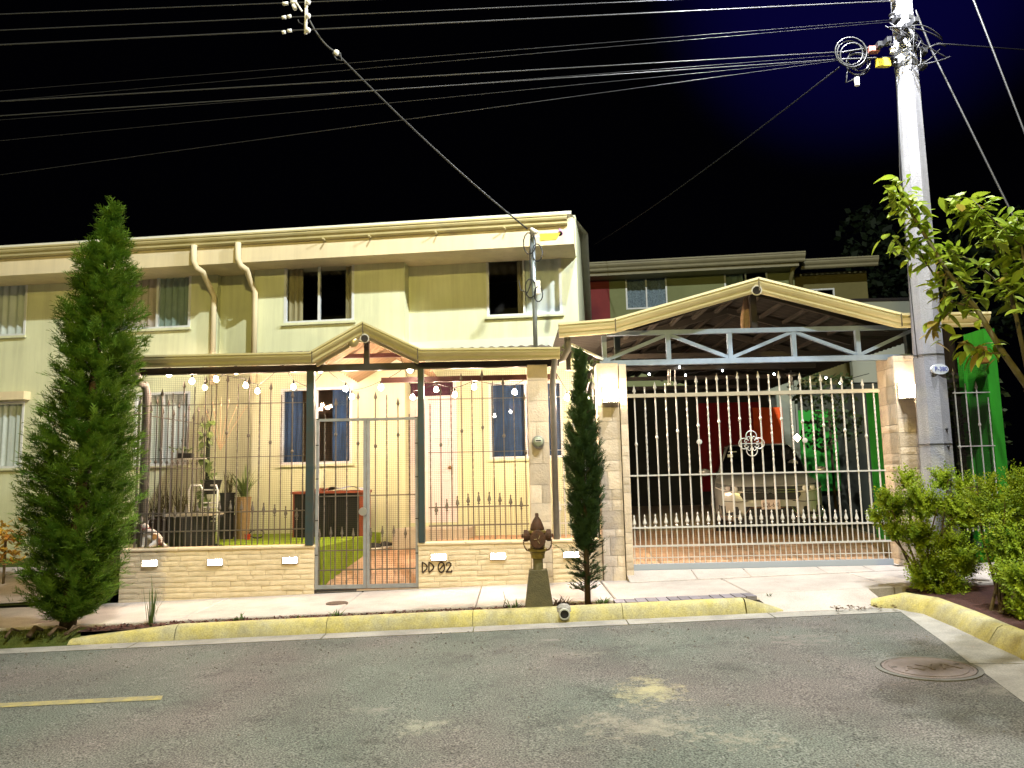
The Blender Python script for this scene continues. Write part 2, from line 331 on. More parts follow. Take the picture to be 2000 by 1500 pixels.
# concrete channel between asphalt and kerb
gm = MB()
def strip(mb, a, b, dz):
    n = len(a); v = [(x, y, zg(x) + dz) for x, y in a] + [(x, y, zg(x) + dz + 0.006) for x, y in b]
    return mb.add(v, [(i, i + 1, n + i + 1, n + i) for i in range(n - 1)])
chan = struct('gutter_channel', strip(MB(), [(-60, -2.2), (-4.0, -2.2)], [(-60, -1.95), (-4.0, -1.95)], -0.146), CONC2, label='pale concrete gutter channel between asphalt and kerb')
for a, b in ((-3.99, -2.02), (-2.01, -0.46), (-0.45, 1.14), (1.15, 2.64), (2.65, 3.93)):
    strip(MB(), [(a, -2.2), (b, -2.2)], [(a + (0.0), -1.95), (b, -1.95)], -0.146).build('channel_slab', CONC2, chan)
ra = [(3.93, -2.2), (3.62, -3.5), (3.42, -4.25)]; rb = [(4.12, -2.35), (3.98, -3.5), (3.80, -4.35)]
strip(MB(), ra, rb, -0.146).build('channel_slab', CONC2, chan)
strip(MB(), [(3.425, -4.26), (3.19, -5.19), (2.25, -9.2)], [(3.80, -4.36), (3.62, -5.2), (2.6, -9.2)], -0.146).build('channel_slab', CONC2, chan)
strip(MB(), [(3.93, -2.2), (4.12, -2.35)], [(3.93, -1.95), (4.3, -1.95)], -0.145).build('channel_slab', CONC2, chan)

# pavement: a bed with separate slabs
walk = struct('pavement', sheet([(-40, -1.55), (7.4, -1.55), (7.4, 0.25), (-40, 0.25)], -0.06), GROUT, label='concrete pavement with sloping slabs in front of the houses')
js = [-14, -12.3, -10.6, -8.9, -7.2, -5.45, -3.76, -2.02, -0.46, 1.1, 2.6, 4.2, 5.8, 7.3]
for a, b in zip(js[:-1], js[1:]):
    x0, x1 = a + 0.006, b - 0.006; y0, y1 = -1.55, -0.0 if x0 > 1.5 else 0.02
    c = 0.012
    v = [(x0, y0, -0.1), (x1, y0, -0.1), (x1, y1, -0.1), (x0, y1, -0.1), (x0, y0, -c), (x1, y0, -c), (x1, y1, -c), (x0, y1, -c), (x0 + c, y0 + c, 0), (x1 - c, y0 + c, 0), (x1 - c, y1 - c, 0), (x0 + c, y1 - c, 0)]
    v = [(x, y, zg(x) + z) for x, y, z in v]
    MB().add(v, [(0, 1, 5, 4), (1, 2, 6, 5), (2, 3, 7, 6), (3, 0, 4, 7), (4, 5, 9, 8), (5, 6, 10, 9), (6, 7, 11, 10), (7, 4, 8, 11), (8, 9, 10, 11)]).build('slab', CONC, walk)
# driveway apron below the gate and its ramp through the kerb
apm = MB()
ap = struct('driveway_apron', MB().add([(1.56, -0.34, zg(1.56) + 0.004), (4.95, -0.34, zg(4.95) + 0.004), (4.95, 0.02, 0.20), (1.56, 0.02, 0.20)], [(0, 1, 2, 3)]), GROUT, label='sloping concrete apron under the driveway gate')
for a, b in ((1.44, 2.30), (2.31, 2.98), (2.99, 3.95), (3.96, 4.55), (4.56, 4.95)):
    MB().add([(a, -0.36, zg(a) + 0.006), (b, -0.36, zg(b) + 0.006), (b, 0.02, 0.215), (a, 0.02, 0.215), (a, -0.36, zg(a) - 0.03), (b, -0.36, zg(b) - 0.03)], [(0, 1, 2, 3), (4, 5, 1, 0)]).build('slab', CONC, ap)
MB().add([(2.60, -1.56, zg(2.60) - 0.003), (3.90, -1.56, zg(3.90) - 0.003), (3.94, -1.975, zg(3.94) - 0.1385), (2.74, -1.975, zg(2.74) - 0.1385), (2.60, -1.56, -0.3), (3.90, -1.56, -0.3), (3.94, -1.975, -0.3), (2.74, -1.975, -0.3)], [(0, 3, 2, 1), (0, 4, 7, 3), (1, 2, 6, 5), (3, 7, 6, 2), (0, 1, 5, 4)]).build('ramp', CONC, ap)

# yellow kerb in separate stones
kerb = struct('kerb', MB().box(-4.6, 2.7, -1.80, -1.79, -0.4, -0.2), CONC2, label='yellow painted kerb along the road')
def kerb_stone(p0, p1, h0=1.0, h1=1.0, w=0.17):
    p0 = Vector((*p0, 0)); p1 = Vector((*p1, 0)); d = (p1 - p0).normalized(); n = Vector((d.y, -d.x, 0))
    prof = [(0, -0.25), (0, -0.004), (0.015, 0.004), (0.075, 0.004), (0.115, -0.012), (0.14, -0.045), (w, -0.135), (w, -0.25)]
    mb = MB(); k = len(prof)
    segs = max(2, int((p1 - p0).length / 0.25))
    for i in range(segs + 1):
        t = i / segs; p = p0.lerp(p1, t); h = h0 + (h1 - h0) * t
        for a, z in prof:
            q = p + n * (a + U(-0.003, 0.003)); mb.v.append((q.x, q.y, zg(q.x) + (z if z < -0.2 else (-0.135 + (z + 0.135) * h))))
    for i in range(segs):
        for j in range(k - 1): mb.f.append((i * k + j, i * k + j + 1, (i + 1) * k + j + 1, (i + 1) * k + j))
    return mb.build('kerb_stone', YEL, kerb, smooth=True)
xs = [-4.75, -3.62, -2.02, -0.47, 1.12, 2.42]
for i in range(5): kerb_stone((xs[i] + 0.003, -1.79), (xs[i + 1] - 0.003, -1.79), 0.35 if i == 0 else 1, 1)
kerb_stone((2.43, -1.79), (2.82, -1.79), 1, 0.12)
kerb_stone((3.83, -1.79), (4.12, -1.95), 0.45, 1)
rk = [(4.13, -1.96), (4.27, -2.35), (4.20, -3.05), (4.10, -3.72), (4.02, -4.35), (3.93, -5.1), (3.7, -6.2)]
for a, b in zip(rk[:-1], rk[1:]):
    a = Vector(a); b = Vector(b); g = (b - a).normalized() * 0.003; kerb_stone(tuple(a + g), tuple(b - g), 1, 1, 0.20)

# planting bed, verge, soil behind the right kerb
MULCH = mat('red_mulch', (0.075, 0.026, 0.018), 0.95, 0, (0.04, 0.016, 0.012), 25, 0.9, 90)
struct('planting_bed', sheet([(-4.75, -1.80), (1.05, -1.80), (1.05, -1.55), (-4.75, -1.55)], -0.035), MULCH, label='narrow planting bed of reddish mulch behind the kerb')
struct('verge', MB().add([(-40, -1.97, zg(-40) - 0.142), (-4.6, -1.97, zg(-4.6) - 0.142), (-4.7, -1.80, zg(-4.7) - 0.05), (-40, -1.80, zg(-40) - 0.05), (-4.7, -1.55, zg(-4.7) - 0.03), (-40, -1.55, zg(-40) - 0.03)], [(0, 1, 2, 3), (3, 2, 4, 5)]), LAWN, label='grassy verge at the left of the kerb')
struct('shrub_bed', sheet([(3.9, -6.4), (12, -6.4), (12, -0.2), (5.2, -0.2), (4.3, -1.6), (4.28, -2.3), (4.0, -4.4)], -0.03), MULCH, label='soil bed behind the right-hand kerb')
lw = struct('front_lawn', MB().add([(-40, 0.06, zg(-40) + 0.02), (-5.4, 0.06, -0.03), (-5.9, 3.3, 0.28), (-40, 6, -0.4)], [(0, 1, 2, 3)]), LAWN, label='front lawn of the house on the left')
MB().add([(-8.4, 0.1, zg(-8.4) + 0.05), (-6.35, 0.1, zg(-6.35) + 0.05), (-7.0, 2.2, 0.21), (-8.4, 2.2, 0.21)], [(0, 1, 2, 3)]).build('garden_path', CONC, lw)

# purple-grey pavers filling the end of the bed
PAV = mat('paver', (0.25, 0.22, 0.25), 0.85, 0, (0.19, 0.17, 0.19), 8, 0.4, 90, 0.18)
pv = struct('paver_strip', sheet([(1.06, -1.795), (2.64, -1.795), (2.64, -1.55), (1.06, -1.55)], -0.03), GROUT, label='strip of purple grey pavers behind the kerb')
pm = MB().cbox(-0.5, 0.5, -0.5, 0.5, -0.5, 0.5, 0.03).mesh('paver', PAV)
for i in range(13):
    x = 1.125 + i * 0.118
    o = piece('paver', pm, pv, (x, -1.672, zg(x) - 0.02 + U(-0.003, 0.004)), (U(-0.02, 0.02), U(-0.03, 0.01), U(-0.02, 0.02)), (0.11, 0.235, 0.05))

# terrain of the garden behind the fence: raised turf, path, terrace, carport floor
TURF = mat('artificial_turf', (0.26, 0.36, 0.016), 0.95, 0, (0.19, 0.29, 0.014), 8, 0.9, 170, 0, 0.15, 0, 0.35)
t_poly = [(-5.25, 0.17), (-2.62, 0.17), (-2.30, 2.2), (-2.25, 2.75), (-5.6, 3.15)]
n = len(t_poly)
mb = MB().add([(x, y, 0.60) for x, y in t_poly] + [(x, y, -0.1) for x, y in t_poly], [tuple(range(n))] + [(i, (i + 1) % n, n + (i + 1) % n, n + i) for i in range(n)])
struct('turf', mb, TURF, label='raised bright green artificial turf behind the low wall')
BRICKF = mat('terracotta_floor', (0.46, 0.29, 0.17), 0.8, 0, (0.36, 0.22, 0.13), 4, 0.35, 60, 0.12, 0.3, 0, 0.15)
pf = struct('garden_walk', MB().add([(-2.62, -0.02, 0.03), (-1.28, -0.02, 0.05), (-1.28, 2.9, 0.46), (-2.28, 2.9, 0.46)], [(0, 1, 2, 3)]), GROUT, label='terracotta paved path rising from the pedestrian gate')
for i in range(11):
    for j in range(5):
        y0 = 0.0 + i * 0.26; xa = -2.60 + 0.105 * (y0 / 0.26) * 0.3 + 0.0; xs0 = xa + j * 0.262; x1 = min(xs0 + 0.254, -1.285)
        if x1 - xs0 < 0.05: continue
        zf = lambda y: 0.052 + 0.142 * y
        MB().add([(xs0, y0, zf(y0)), (x1, y0, zf(y0)), (x1, y0 + 0.252, zf(y0 + 0.252)), (xs0, y0 + 0.252, zf(y0 + 0.252)), (xs0, y0, zf(y0) - 0.02), (x1, y0, zf(y0) - 0.02)], [(0, 1, 2, 3), (4, 5, 1, 0)]).build('tile', BRICKF, pf)
struct('terrace', MB().box(-1.27, 1.2, 0.19, 2.9, -0.1, 0.50), BRICKF, label='terracotta terrace floor behind the low wall')
cf = struct('carport_floor', MB().add([(1.5, 0.03, 0.19), (6.2, 0.03, 0.19), (6.2, 9.5, 0.70), (1.5, 9.5, 0.70)], [(0, 1, 2, 3)]), GROUT, label='terracotta tiled carport floor')
for i in range(8):
    for j in range(9):
        x0 = 1.53 + j * 0.5; y0 = 0.05 + i * 0.5; zf = lambda y: 0.205 + 0.0535 * y
        if x0 > 6.0: continue
        MB().add([(x0, y0, zf(y0)), (x0 + 0.485, y0, zf(y0)), (x0 + 0.485, y0 + 0.485, zf(y0 + 0.485)), (x0, y0 + 0.485, zf(y0 + 0.485))], [(0, 1, 2, 3)]).build('tile', CONC if i == 0 else BRICKF, cf)

# mulch chips and dead leaves: one uncountable mass
mb = MB()
for i in range(900):
    x = U(-4.7, 1.0); y = U(-1.79, -1.56); z = zg(x) - 0.03 + U(0, 0.02); a = U(0, 6.28); l = U(0.012, 0.035); w = U(0.006, 0.012); dx, dy = math.cos(a) * l, math.sin(a) * l; px, py = -math.sin(a) * w, math.cos(a) * w
    tz = U(-0.012, 0.012)
    mb.add([(x - dx - px, y - dy - py, z - tz), (x + dx - px, y + dy - py, z + tz), (x + dx + px, y + dy + py, z + tz + 0.006), (x - dx + px, y - dy + py, z - tz + 0.006)], [(0, 1, 2, 3)])
o = mb.build('mulch_chips', mat('mulch_chip', (0.10, 0.032, 0.02), 0.9, 0, (0.05, 0.02, 0.015), 60), None, recalc=False)
tag(o, 'loose reddish bark chips scattered in the planting bed', 'mulch', kind='stuff')
mb = MB()
for i in range(70):
    x = U(3.3, 4.3); y = -1.95 + U(-0.22, 0.05) if x < 4.0 else U(-2.3, -1.9); z = zg(x) - 0.13 + U(0.004, 0.02); a = U(0, 6.28); l = U(0.02, 0.05); w = U(0.004, 0.012)
    dx, dy = math.cos(a) * l, math.sin(a) * l; px, py = -math.sin(a) * w, math.cos(a) * w
    mb.add([(x - dx, y - dy, z), (x + px, y + py, z + 0.012), (x + dx, y + dy, z), (x - px, y - py, z + 0.008)], [(0, 1, 2, 3)])
o = mb.build('leaf_litter', mat('dry_leaf', (0.10, 0.055, 0.02), 0.9, 0, (0.05, 0.03, 0.012), 60), None, recalc=False)
tag(o, 'dry leaf litter in the channel by the corner shrub', 'leaf litter', kind='stuff')
mb = MB()
for i in range(420):
    x = U(-5.5, 3.6); y = -2.2 - abs(random.gauss(0, 0.9)) if R() < 0.7 else U(-6.5, -2.1); s_ = U(0.004, 0.012); z = zg(x) - 0.148
    mb.add([(x - s_, y - s_, z), (x + s_, y - s_ * 0.7, z), (x + s_ * 0.6, y + s_, z), (x - s_ * 0.8, y + s_ * 0.9, z), (x, y, z + s_ * 1.1)], [(0, 1, 4), (1, 2, 4), (2, 3, 4), (3, 0, 4)])
o = mb.build('road_grit', mat('grit', (0.20, 0.18, 0.15), 0.9, 0, (0.07, 0.06, 0.05), 30), None, recalc=False)
tag(o, 'loose grit and pebbles scattered over the road', 'grit', kind='stuff')

# ================================================================== TOWNHOUSES
GUTP = [(0.0, 0.0), (-0.05, 0.0), (-0.07, 0.02), (-0.075, 0.05), (-0.105, 0.075), (-0.12, 0.10), (-0.12, 0.125), (-0.135, 0.13), (-0.135, 0.155), (-0.118, 0.155), (-0.10, 0.145), (0.0, 0.145)]
def wall_holes(mb, x0, x1, z0, z1, holes, y, t=0.14):
    xs_ = sorted(set([x0, x1] + [a for h in holes for a in (h[0], h[1])]))
    for a, b in zip(xs_[:-1], xs_[1:]):
        if b - a < 1e-4: continue
        cuts = sorted([(h[2], h[3]) for h in holes if h[0] <= a + 1e-4 and h[1] >= b - 1e-4]); z = z0
        for c0, c1 in cuts + [(z1, z1)]:
            if c0 - z > 1e-4: mb.box(a, b, y, y + t, z, c0)
            z = c1
    return mb
def curtain(parent, x0, x1, z0, z1, y, m, folds=6, amp=0.022, name='curtain'):
    mb = MB(); k = folds * 8; ph = U(0, 6)
    for i in range(k + 1):
        t = i / k; yy = y + amp * (math.sin(t * folds * 2 * math.pi + ph) + 0.4 * math.sin(t * folds * 3.3 * math.pi + 1))
        mb.v += [(x0 + (x1 - x0) * t, yy, z0), (x0 + (x1 - x0) * t, yy * 0.7 + y * 0.3, z1)]
    for i in range(k): mb.f.append((2 * i, 2 * i + 2, 2 * i + 3, 2 * i + 1))
    return mb.build(name, m, parent, smooth=True, local=True)
def window(parent, box, y, curtains, fm=WHITEM, sill=True, glass=GLASS, split=0.5, hide=None):
    x0, x1, z0, z1 = box; w = 0.045
    mb = MB(); yf, yb = y - 0.012, y + 0.06
    mb.box(x0, x1, yf, yb, z1 - w, z1); mb.box(x0, x1, yf, yb, z0, z0 + w); mb.box(x0, x0 + w, yf + 0.002, yb, z0 + w, z1 - w); mb.box(x1 - w, x1, yf + 0.002, yb, z0 + w, z1 - w)
    fr = mb.build('window', fm, parent, local=True)
    xm = x0 + (x1 - x0) * split
    MB().box(xm - 0.02, xm + 0.02, yf + 0.006, yb - 0.004, z0 + w, z1 - w).build('mullion', fm, fr, local=True)
    for a, b, dy in ((x0 + w, xm - 0.02, 0.03), (xm + 0.02, x1 - w, 0.018)):
        MB().add([(a, y + dy, z0 + w), (b, y + dy, z0 + w), (b, y + dy, z1 - w), (a, y + dy, z1 - w)], [(0, 1, 2, 3)]).build('pane', glass, fr, local=True)
    if sill: MB().box(x0 - 0.03, x1 + 0.03, y - 0.05, y - 0.0125, z0 - 0.035, z0 + 0.004).build('sill', WALLP, fr, local=True)
    for a, b, m, yo, nf in curtains:
        curtain(fr, x0 + (x1 - x0) * a, x0 + (x1 - x0) * b, z0 + 0.02, z1 - 0.01, y + yo, m, nf)
    return fr
CUR_P = mat('pink_curtain', (0.62, 0.50, 0.44), 0.9, 0, (0.52, 0.42, 0.37), 3); CUR_G = mat('grey_green_curtain', (0.30, 0.36, 0.31), 0.9, 0, (0.23, 0.29, 0.25), 3)
CUR_W = mat('white_curtain', (0.78, 0.78, 0.74), 0.9, 0, (0.68, 0.69, 0.66), 3); CUR_B = mat('blue_curtain', (0.045, 0.09, 0.20), 0.85, 0, (0.03, 0.06, 0.13), 4)
CUR_T = mat('tan_curtain', (0.38, 0.31, 0.17), 0.9, 0, (0.30, 0.24, 0.13), 4); CUR_N = mat('plum_curtain', (0.09, 0.02, 0.05), 0.9)
BROWNW = mat('brown_room_wall', (0.30, 0.16, 0.08), 0.8, 0, (0.22, 0.12, 0.06), 2)
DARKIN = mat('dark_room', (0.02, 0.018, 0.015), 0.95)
house = thing('townhouse', 'cream two storey townhouse behind the spiked fence, blue curtains downstairs', 'house', (0, HY, 0), -TH)
def hb(u0, u1, v0, v1, yl):
    a = HX(u0, (v0 + v1) / 2, yl)[0]; b = HX(u1, (v0 + v1) / 2, yl)[0]; um = (u0 + u1) / 2
    return (a, b, HX(um, v1, yl)[1], HX(um, v0, yl)[1])
PA, PB, PC, PD = 0.0, 0.12, -0.15, 0.15
ZT = sum(HX(u, v, -0.80)[1] for u, v in ((0, 487), (550, 450), (1107, 412))) / 3
ZBX0 = HX(1000, 483, -0.66)[1]; ZBX1 = ZT - 0.03
XL = HX(200, 600)[0]; X1 = HX(425, 560, PA)[0]; X2 = HX(497, 560, PC)[0]; X3 = HX(790, 560, PC)[0]; X4 = HX(1128, 560, PD)[0]; XG = HX(1107, 415, -0.80)[0]
W0 = hb(243, 373, 527, 643, PA); W1 = hb(555, 692, 509, 630, PC); W3 = hb(950, 1097, 494, 617, PD)
G0 = hb(262, 370, 766, 910, PA); G1 = hb(548, 688, 757, 907, PC); G3 = hb(955, 1100, 745, 896, PD)
DR = hb(800, 887, 780, 1021, PD); TR = (DR[0], DR[1], DR[3] + 0.06, DR[3] + 0.30)
ZW = ZBX0 + 0.01
mb = MB()
wall_holes(mb, XL, X1, 0.0, ZW, [W0, G0], PA)
mb.box(X1 - 0.14, X1, PA + 0.1401, PB + 0.14, 0, ZW)
wall_holes(mb, X1 - 0.001, X2, 0.0, ZW, [], PB + 0.002)
mb.box(X2, X2 + 0.14, PC + 0.1401, PB + 0.14, 0, ZW)
wall_holes(mb, X2, X3, 0.0, ZW, [W1, G1], PC)
mb.box(X3 - 0.14, X3, PC + 0.1401, PD + 0.14, 0, ZW)
wall_holes(mb, X3 + 0.0005, X4, 0.0, ZW, [W3, G3, DR, TR], PD)
mb.box(XL, X4, 8.2, 8.34, 0, ZW); mb.box(XL, XL + 0.14, 0.15, 8.2, 0, ZW)
wallo = mb.build('wall', WALLP, house, local=True)
ZR = ZT + 1.25
mb = MB().extrude([(PD + 0.141, 0.0), (8.2, 0.0), (8.2, ZT + 0.1), (4.2, ZR + 0.08), (PD + 0.141, ZT + 0.33), (PD + 0.0, ZT + 0.29), (PD + 0.0, ZW + 0.02), (PD + 0.141, ZW + 0.02)], 0, 0.15)
mb.v = [(X4 - 0.15 + y, x, z) for x, y, z in mb.v]
mb.build('end_wall', WALLP, house, local=True)
MB().box(XL, X4 - 0.16, 1.6, 1.7, 0, 3.6).build('room_wall', BROWNW, house, local=True)
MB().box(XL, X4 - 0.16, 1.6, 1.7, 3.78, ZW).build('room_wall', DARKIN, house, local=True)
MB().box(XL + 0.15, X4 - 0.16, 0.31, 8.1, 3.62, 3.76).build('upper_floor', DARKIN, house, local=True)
# boxed eave, gutter, roof
eb = MB().box(XL, XG + 0.10, -0.66, PD - 0.001, ZBX0, ZBX1).build('eave_box', TRIM, house, local=True)
g = MB().sweep([(XL, ZT - 0.165), (XG, ZT - 0.165)], [(dy - 0.665, dn * 1.06) for dy, dn in GUTP]).build('gutter', GUT, house, local=True)
for u in (630, 720, 850, 985): 
    x = HX(u, 440, -0.80)[0]; MB().box(x - 0.012, x + 0.012, -0.80, -0.68, ZT - 0.19, ZT - 0.166).build('gutter_bracket', GUT, g, local=True)
rf = MB()
ROOFC = mat('pale_roof_sheet', (0.55, 0.53, 0.46), 0.5, 0.1, (0.48, 0.46, 0.40), 3)
rf.corr((XL, -0.75, ZT + 0.02), (XG + 0.06, -0.75, ZT + 0.02), (XL, 4.2, ZR), (XG + 0.3, 4.2, ZR), 42, 0.015)
rf.corr((XL, 4.2, ZR), (XG + 0.3, 4.2, ZR), (XL, 8.6, ZT + 0.05), (XG + 0.3, 8.6, ZT + 0.05), 42, 0.015)
rfo = rf.build('roof', ROOFC, house, local=True, recalc=False)
MB().box(XL, XG + 0.07, -0.77, -0.71, ZT + 0.0, ZT + 0.045).build('drip_edge', mat('white_flashing', (0.74, 0.72, 0.62), 0.5), rfo, local=True)
window(house, W0, PA, [(0.02, 0.5, CUR_P, 0.08, 5), (0.5, 0.98, CUR_G, 0.08, 5)])
window(house, W1, PC, [(0.03, 0.24, CUR_T, 0.08, 3), (0.86, 0.98, CUR_T, 0.08, 2)])
window(house, W3, PD, [(0.40, 0.50, CUR_T, 0.16, 1), (0.52, 0.98, CUR_W, 0.06, 3)])
window(house, G0, PA, [(0.02, 0.98, CUR_W, 0.14, 9)])
window(house, G1, PC, [(0.0, 0.27, CUR_B, 0.14, 4), (0.68, 1.0, CUR_B, 0.14, 4)])
window(house, G3, PD, [(0.0, 0.98, CUR_B, 0.14, 8)])
# door with six raised panels, knob, transom
d = MB().box(DR[0], DR[1], PD + 0.03, PD + 0.08, DR[2], DR[3]).build('door', DOORM, house, local=True)
dw, dh = DR[1] - DR[0], DR[3] - DR[2]
for i in range(2):
    for z0, z1 in ((0.07, 0.34), (0.40, 0.68), (0.74, 0.93)):
        a = DR[0] + dw * (0.12 + 0.42 * i)
        MB().cbox(a, a + dw * 0.34, PD + 0.018, PD + 0.032, DR[2] + dh * z0, DR[2] + dh * z1, 0.012).build('door_panel', DOORM, d, local=True)
MB().ball((DR[1] - 0.07, PD - 0.02, DR[2] + dh * 0.44), 0.03).build('knob', mat('bronze', (0.2, 0.1, 0.03), 0.35, 0.8), d, smooth=True, local=True)
mb = MB(); w = 0.06
mb.box(DR[0] - w, DR[0], PD - 0.015, PD + 0.05, DR[2], TR[3]); mb.box(DR[1], DR[1] + w, PD - 0.015, PD + 0.05, DR[2], TR[3]); mb.box(DR[0] - w, DR[1] + w, PD - 0.015, PD + 0.05, TR[3], TR[3] + w); mb.box(DR[0], DR[1], PD - 0.012, PD + 0.05, DR[3] + 0.002, TR[2] - 0.002)
mb.build('door_frame', DOORM, house, local=True)
tr = MB().add([(TR[0], PD + 0.03, TR[2]), (TR[1], PD + 0.03, TR[2]), (TR[1], PD + 0.03, TR[3]), (TR[0], PD + 0.03, TR[3])], [(0, 1, 2, 3)]).build('transom', GLASS, house, local=True)
curtain(tr, TR[0], TR[1], TR[2], TR[3], PD + 0.09, CUR_N, 5, 0.012)
MB().box(DR[0] - 0.1, DR[1] + 0.35, PD - 0.75, PD - 0.001, 0.3, DR[2] - 0.06).build('door_step', mat('pale_step', (0.55, 0.50, 0.40), 0.7, 0, (0.48, 0.43, 0.34), 5), house, local=True)
# light band above the porch roof, ledge under it, and the two downspouts
xa, za = HX(822, 668, PD); xb, zb = HX(1092, 656, PD)
MB().box(X3 + 0.003, X4, PD - 0.03, PD - 0.001, za - 0.35, za + 0.0).build('flashing', mat('pale_flashing', (0.60, 0.62, 0.50), 0.7), house, local=True)
MB().box(X2 + 0.05, X3 - 0.003, PC - 0.03, PC - 0.001, za - 0.5, za - 0.17).build('flashing', mat('pale_flashing', (0.60, 0.62, 0.50), 0.7), house, local=True)
for (us, vs_, ue, pl) in ((380, 492, 418, PA), (466, 482, 498, PC)):
    x0 = HX(us, vs_, -0.72)[0]; x1 = HX(ue, 570, pl - 0.09)[0]; zz = ZBX0
    MB().tube([(x0, -0.74, ZT - 0.15), (x0, -0.74, zz + 0.04), (x0 + 0.03, -0.70, zz - 0.06), (x0 + 0.09, -0.60, zz - 0.11), (x1 - 0.03, pl - 0.16, zz - 0.30), (x1, pl - 0.09, zz - 0.42), (x1, pl - 0.08, 3.2)], 0.05, 12).build('downspout', TRIM, house, smooth=True, local=True)

# neighbour on the left
nb = thing('townhouse', 'cream neighbouring townhouse cut off by the left edge, behind the tall cypress', 'house', (0, HY, 0), -TH)
N1 = hb(-90, 52, 553, 659, PA); N2 = hb(-80, 45, 786, 916, PA); XN = -16.0
mb = wall_holes(MB(), XN, XL - 0.002, -0.6, ZW, [N1, N2], PA + 0.001)
mb.box(XN, XL - 0.002, 8.2, 8.34, -0.6, ZW); mb.box(XN, XN + 0.14, 0.15, 8.2, -0.6, ZW); mb.box(XL - 0.15, XL - 0.003, 0.15, 8.2, -0.6, ZW)
mb.build('wall', WALLP, nb, local=True)
MB().box(XN, XL - 0.2, 1.6, 1.7, -0.5, ZW - 0.1).build('room_wall', DARKIN, nb, local=True)
MB().box(XN, XL - 0.003, -0.66, PA, ZBX0, ZBX1).build('eave_box', TRIM, nb, local=True)
MB().sweep([(XN, ZT - 0.165), (XL - 0.003, ZT - 0.165)], [(dy - 0.665, dn * 1.06) for dy, dn in GUTP]).build('gutter', GUT, nb, local=True)
rf = MB().corr((XN, -0.75, ZT + 0.02), (XL - 0.01, -0.75, ZT + 0.02), (XN, 4.2, ZR), (XL - 0.01, 4.2, ZR), 40, 0.015)
rf.corr((XN, 4.2, ZR), (XL - 0.01, 4.2, ZR), (XN, 8.6, ZT + 0.05), (XL - 0.01, 8.6, ZT + 0.05), 40, 0.015)
rfo = rf.build('roof', ROOFC, nb, local=True, recalc=False)
MB().box(XN, XL - 0.01, -0.77, -0.71, ZT, ZT + 0.045).build('drip_edge', MATS['white_flashing'], rfo, local=True)
window(nb, N1, PA + 0.001, [(0.0, 1.0, CUR_W, 0.08, 9)])
window(nb, N2, PA + 0.001, [(0.0, 1.0, CUR_W, 0.08, 9)])
MB().box(N2[0] - 0.1, N2[1] + 0.10, -0.16, PA, N2[3] + 0.02, N2[3] + 0.17).build('window_hood', TRIM, nb, local=True)

# row of houses behind the carport
BY = 12.0; bh = lambda u, v: P(u, v, BY)
OLIVE = mat('olive_wall', (0.20, 0.22, 0.10), 0.85, 0, (0.165, 0.185, 0.08), 1.2, 0.2, 60); OLV2 = mat('ochre_wall', (0.16, 0.14, 0.05), 0.85, 0, (0.13, 0.115, 0.04), 1.2)
REDW = mat('red_wall', (0.22, 0.035, 0.035), 0.85, 0, (0.18, 0.03, 0.03), 2)
# background row (same orientation as the front row)
BTH = TH
row_a = thing('townhouse', 'olive green upper storey with white framed window and red end strip, behind the carport', 'house', (3.3, BY, 0), -BTH)
def BL(u, v, yl=0.0, o=Vector((3.3, 12.0, 0))):
    d = _ray(u, v); n_ = Vector((math.sin(BTH), math.cos(BTH), 0)); oo = o + n_ * yl
    p = CAM + d * ((oo - CAM).dot(n_) / d.dot(n_)) - o
    return p.x * math.cos(BTH) - p.y * math.sin(BTH), p.z
def bb(u0, u1, v0, v1): return (BL(u0, (v0 + v1) / 2)[0], BL(u1, (v0 + v1) / 2)[0], BL((u0 + u1) / 2, v1)[1], BL((u0 + u1) / 2, v0)[1])
zt2 = BL(1360, 506, -0.6)[1]; xr0 = BL(1150, 560)[0]; xr1 = BL(1190, 560)[0]; xr2 = BL(1551, 540)[0]
B1 = bb(1222, 1303, 537, 603); B2 = bb(1415, 1500, 525, 592)
wall_holes(MB(), xr1, xr2, 0, zt2 - 0.1, [B1, B2], 0.0).box(xr1, xr2, 6, 6.1, 0, zt2 - 0.1).box(xr2 - 0.12, xr2 - 0.001, 0.141, 6, 0, zt2 - 0.1).build('wall', OLIVE, row_a, local=True)
MB().box(xr0 - 3, xr1 - 0.001, -0.02, 6.05, 0, zt2 - 0.1).build('red_strip', REDW, row_a, local=True)
MB().box(xr1 + 0.01, xr2 - 0.2, 1.2, 1.3, 0, zt2 - 0.2).build('room_wall', DARKIN, row_a, local=True)
CUR_L = mat('patterned_curtain', (0.30, 0.36, 0.42), 0.9, 0, (0.14, 0.17, 0.22), 22)
window(row_a, B1, 0.0, [(0.0, 1.0, CUR_L, 0.12, 7)], sill=False)
window(row_a, B2, 0.0, [(0.0, 0.45, CUR_G, 0.12, 3)], sill=False)
GUT2 = mat('dull_gutter', (0.24, 0.22, 0.13), 0.6, 0, (0.2, 0.18, 0.11), 3)
MB().sweep([(xr0 - 3, zt2 - 0.25), (xr2 + 0.15, zt2 - 0.25)], [(dy * 1.6 - 0.6, dn * 1.7) for dy, dn in GUTP]).build('gutter', GUT2, row_a, local=True)
MB().box(xr0 - 3, xr2, -0.6, 0.05, zt2 - 0.35, zt2 - 0.251).build('eave_box', GUT2, row_a, local=True)
MB().corr((xr0 - 3, -0.65, zt2), (xr2 + 0.15, -0.65, zt2), (xr0 - 3, 3.2, zt2 + 0.9), (xr2 + 0.15, 3.2, zt2 + 0.9), 40, 0.02).corr((xr0 - 3, 3.2, zt2 + 0.9), (xr2 + 0.15, 3.2, zt2 + 0.9), (xr0 - 3, 6.6, zt2), (xr2 + 0.15, 6.6, zt2), 40, 0.02).build('roof', ROOFM, row_a, local=True, recalc=False)
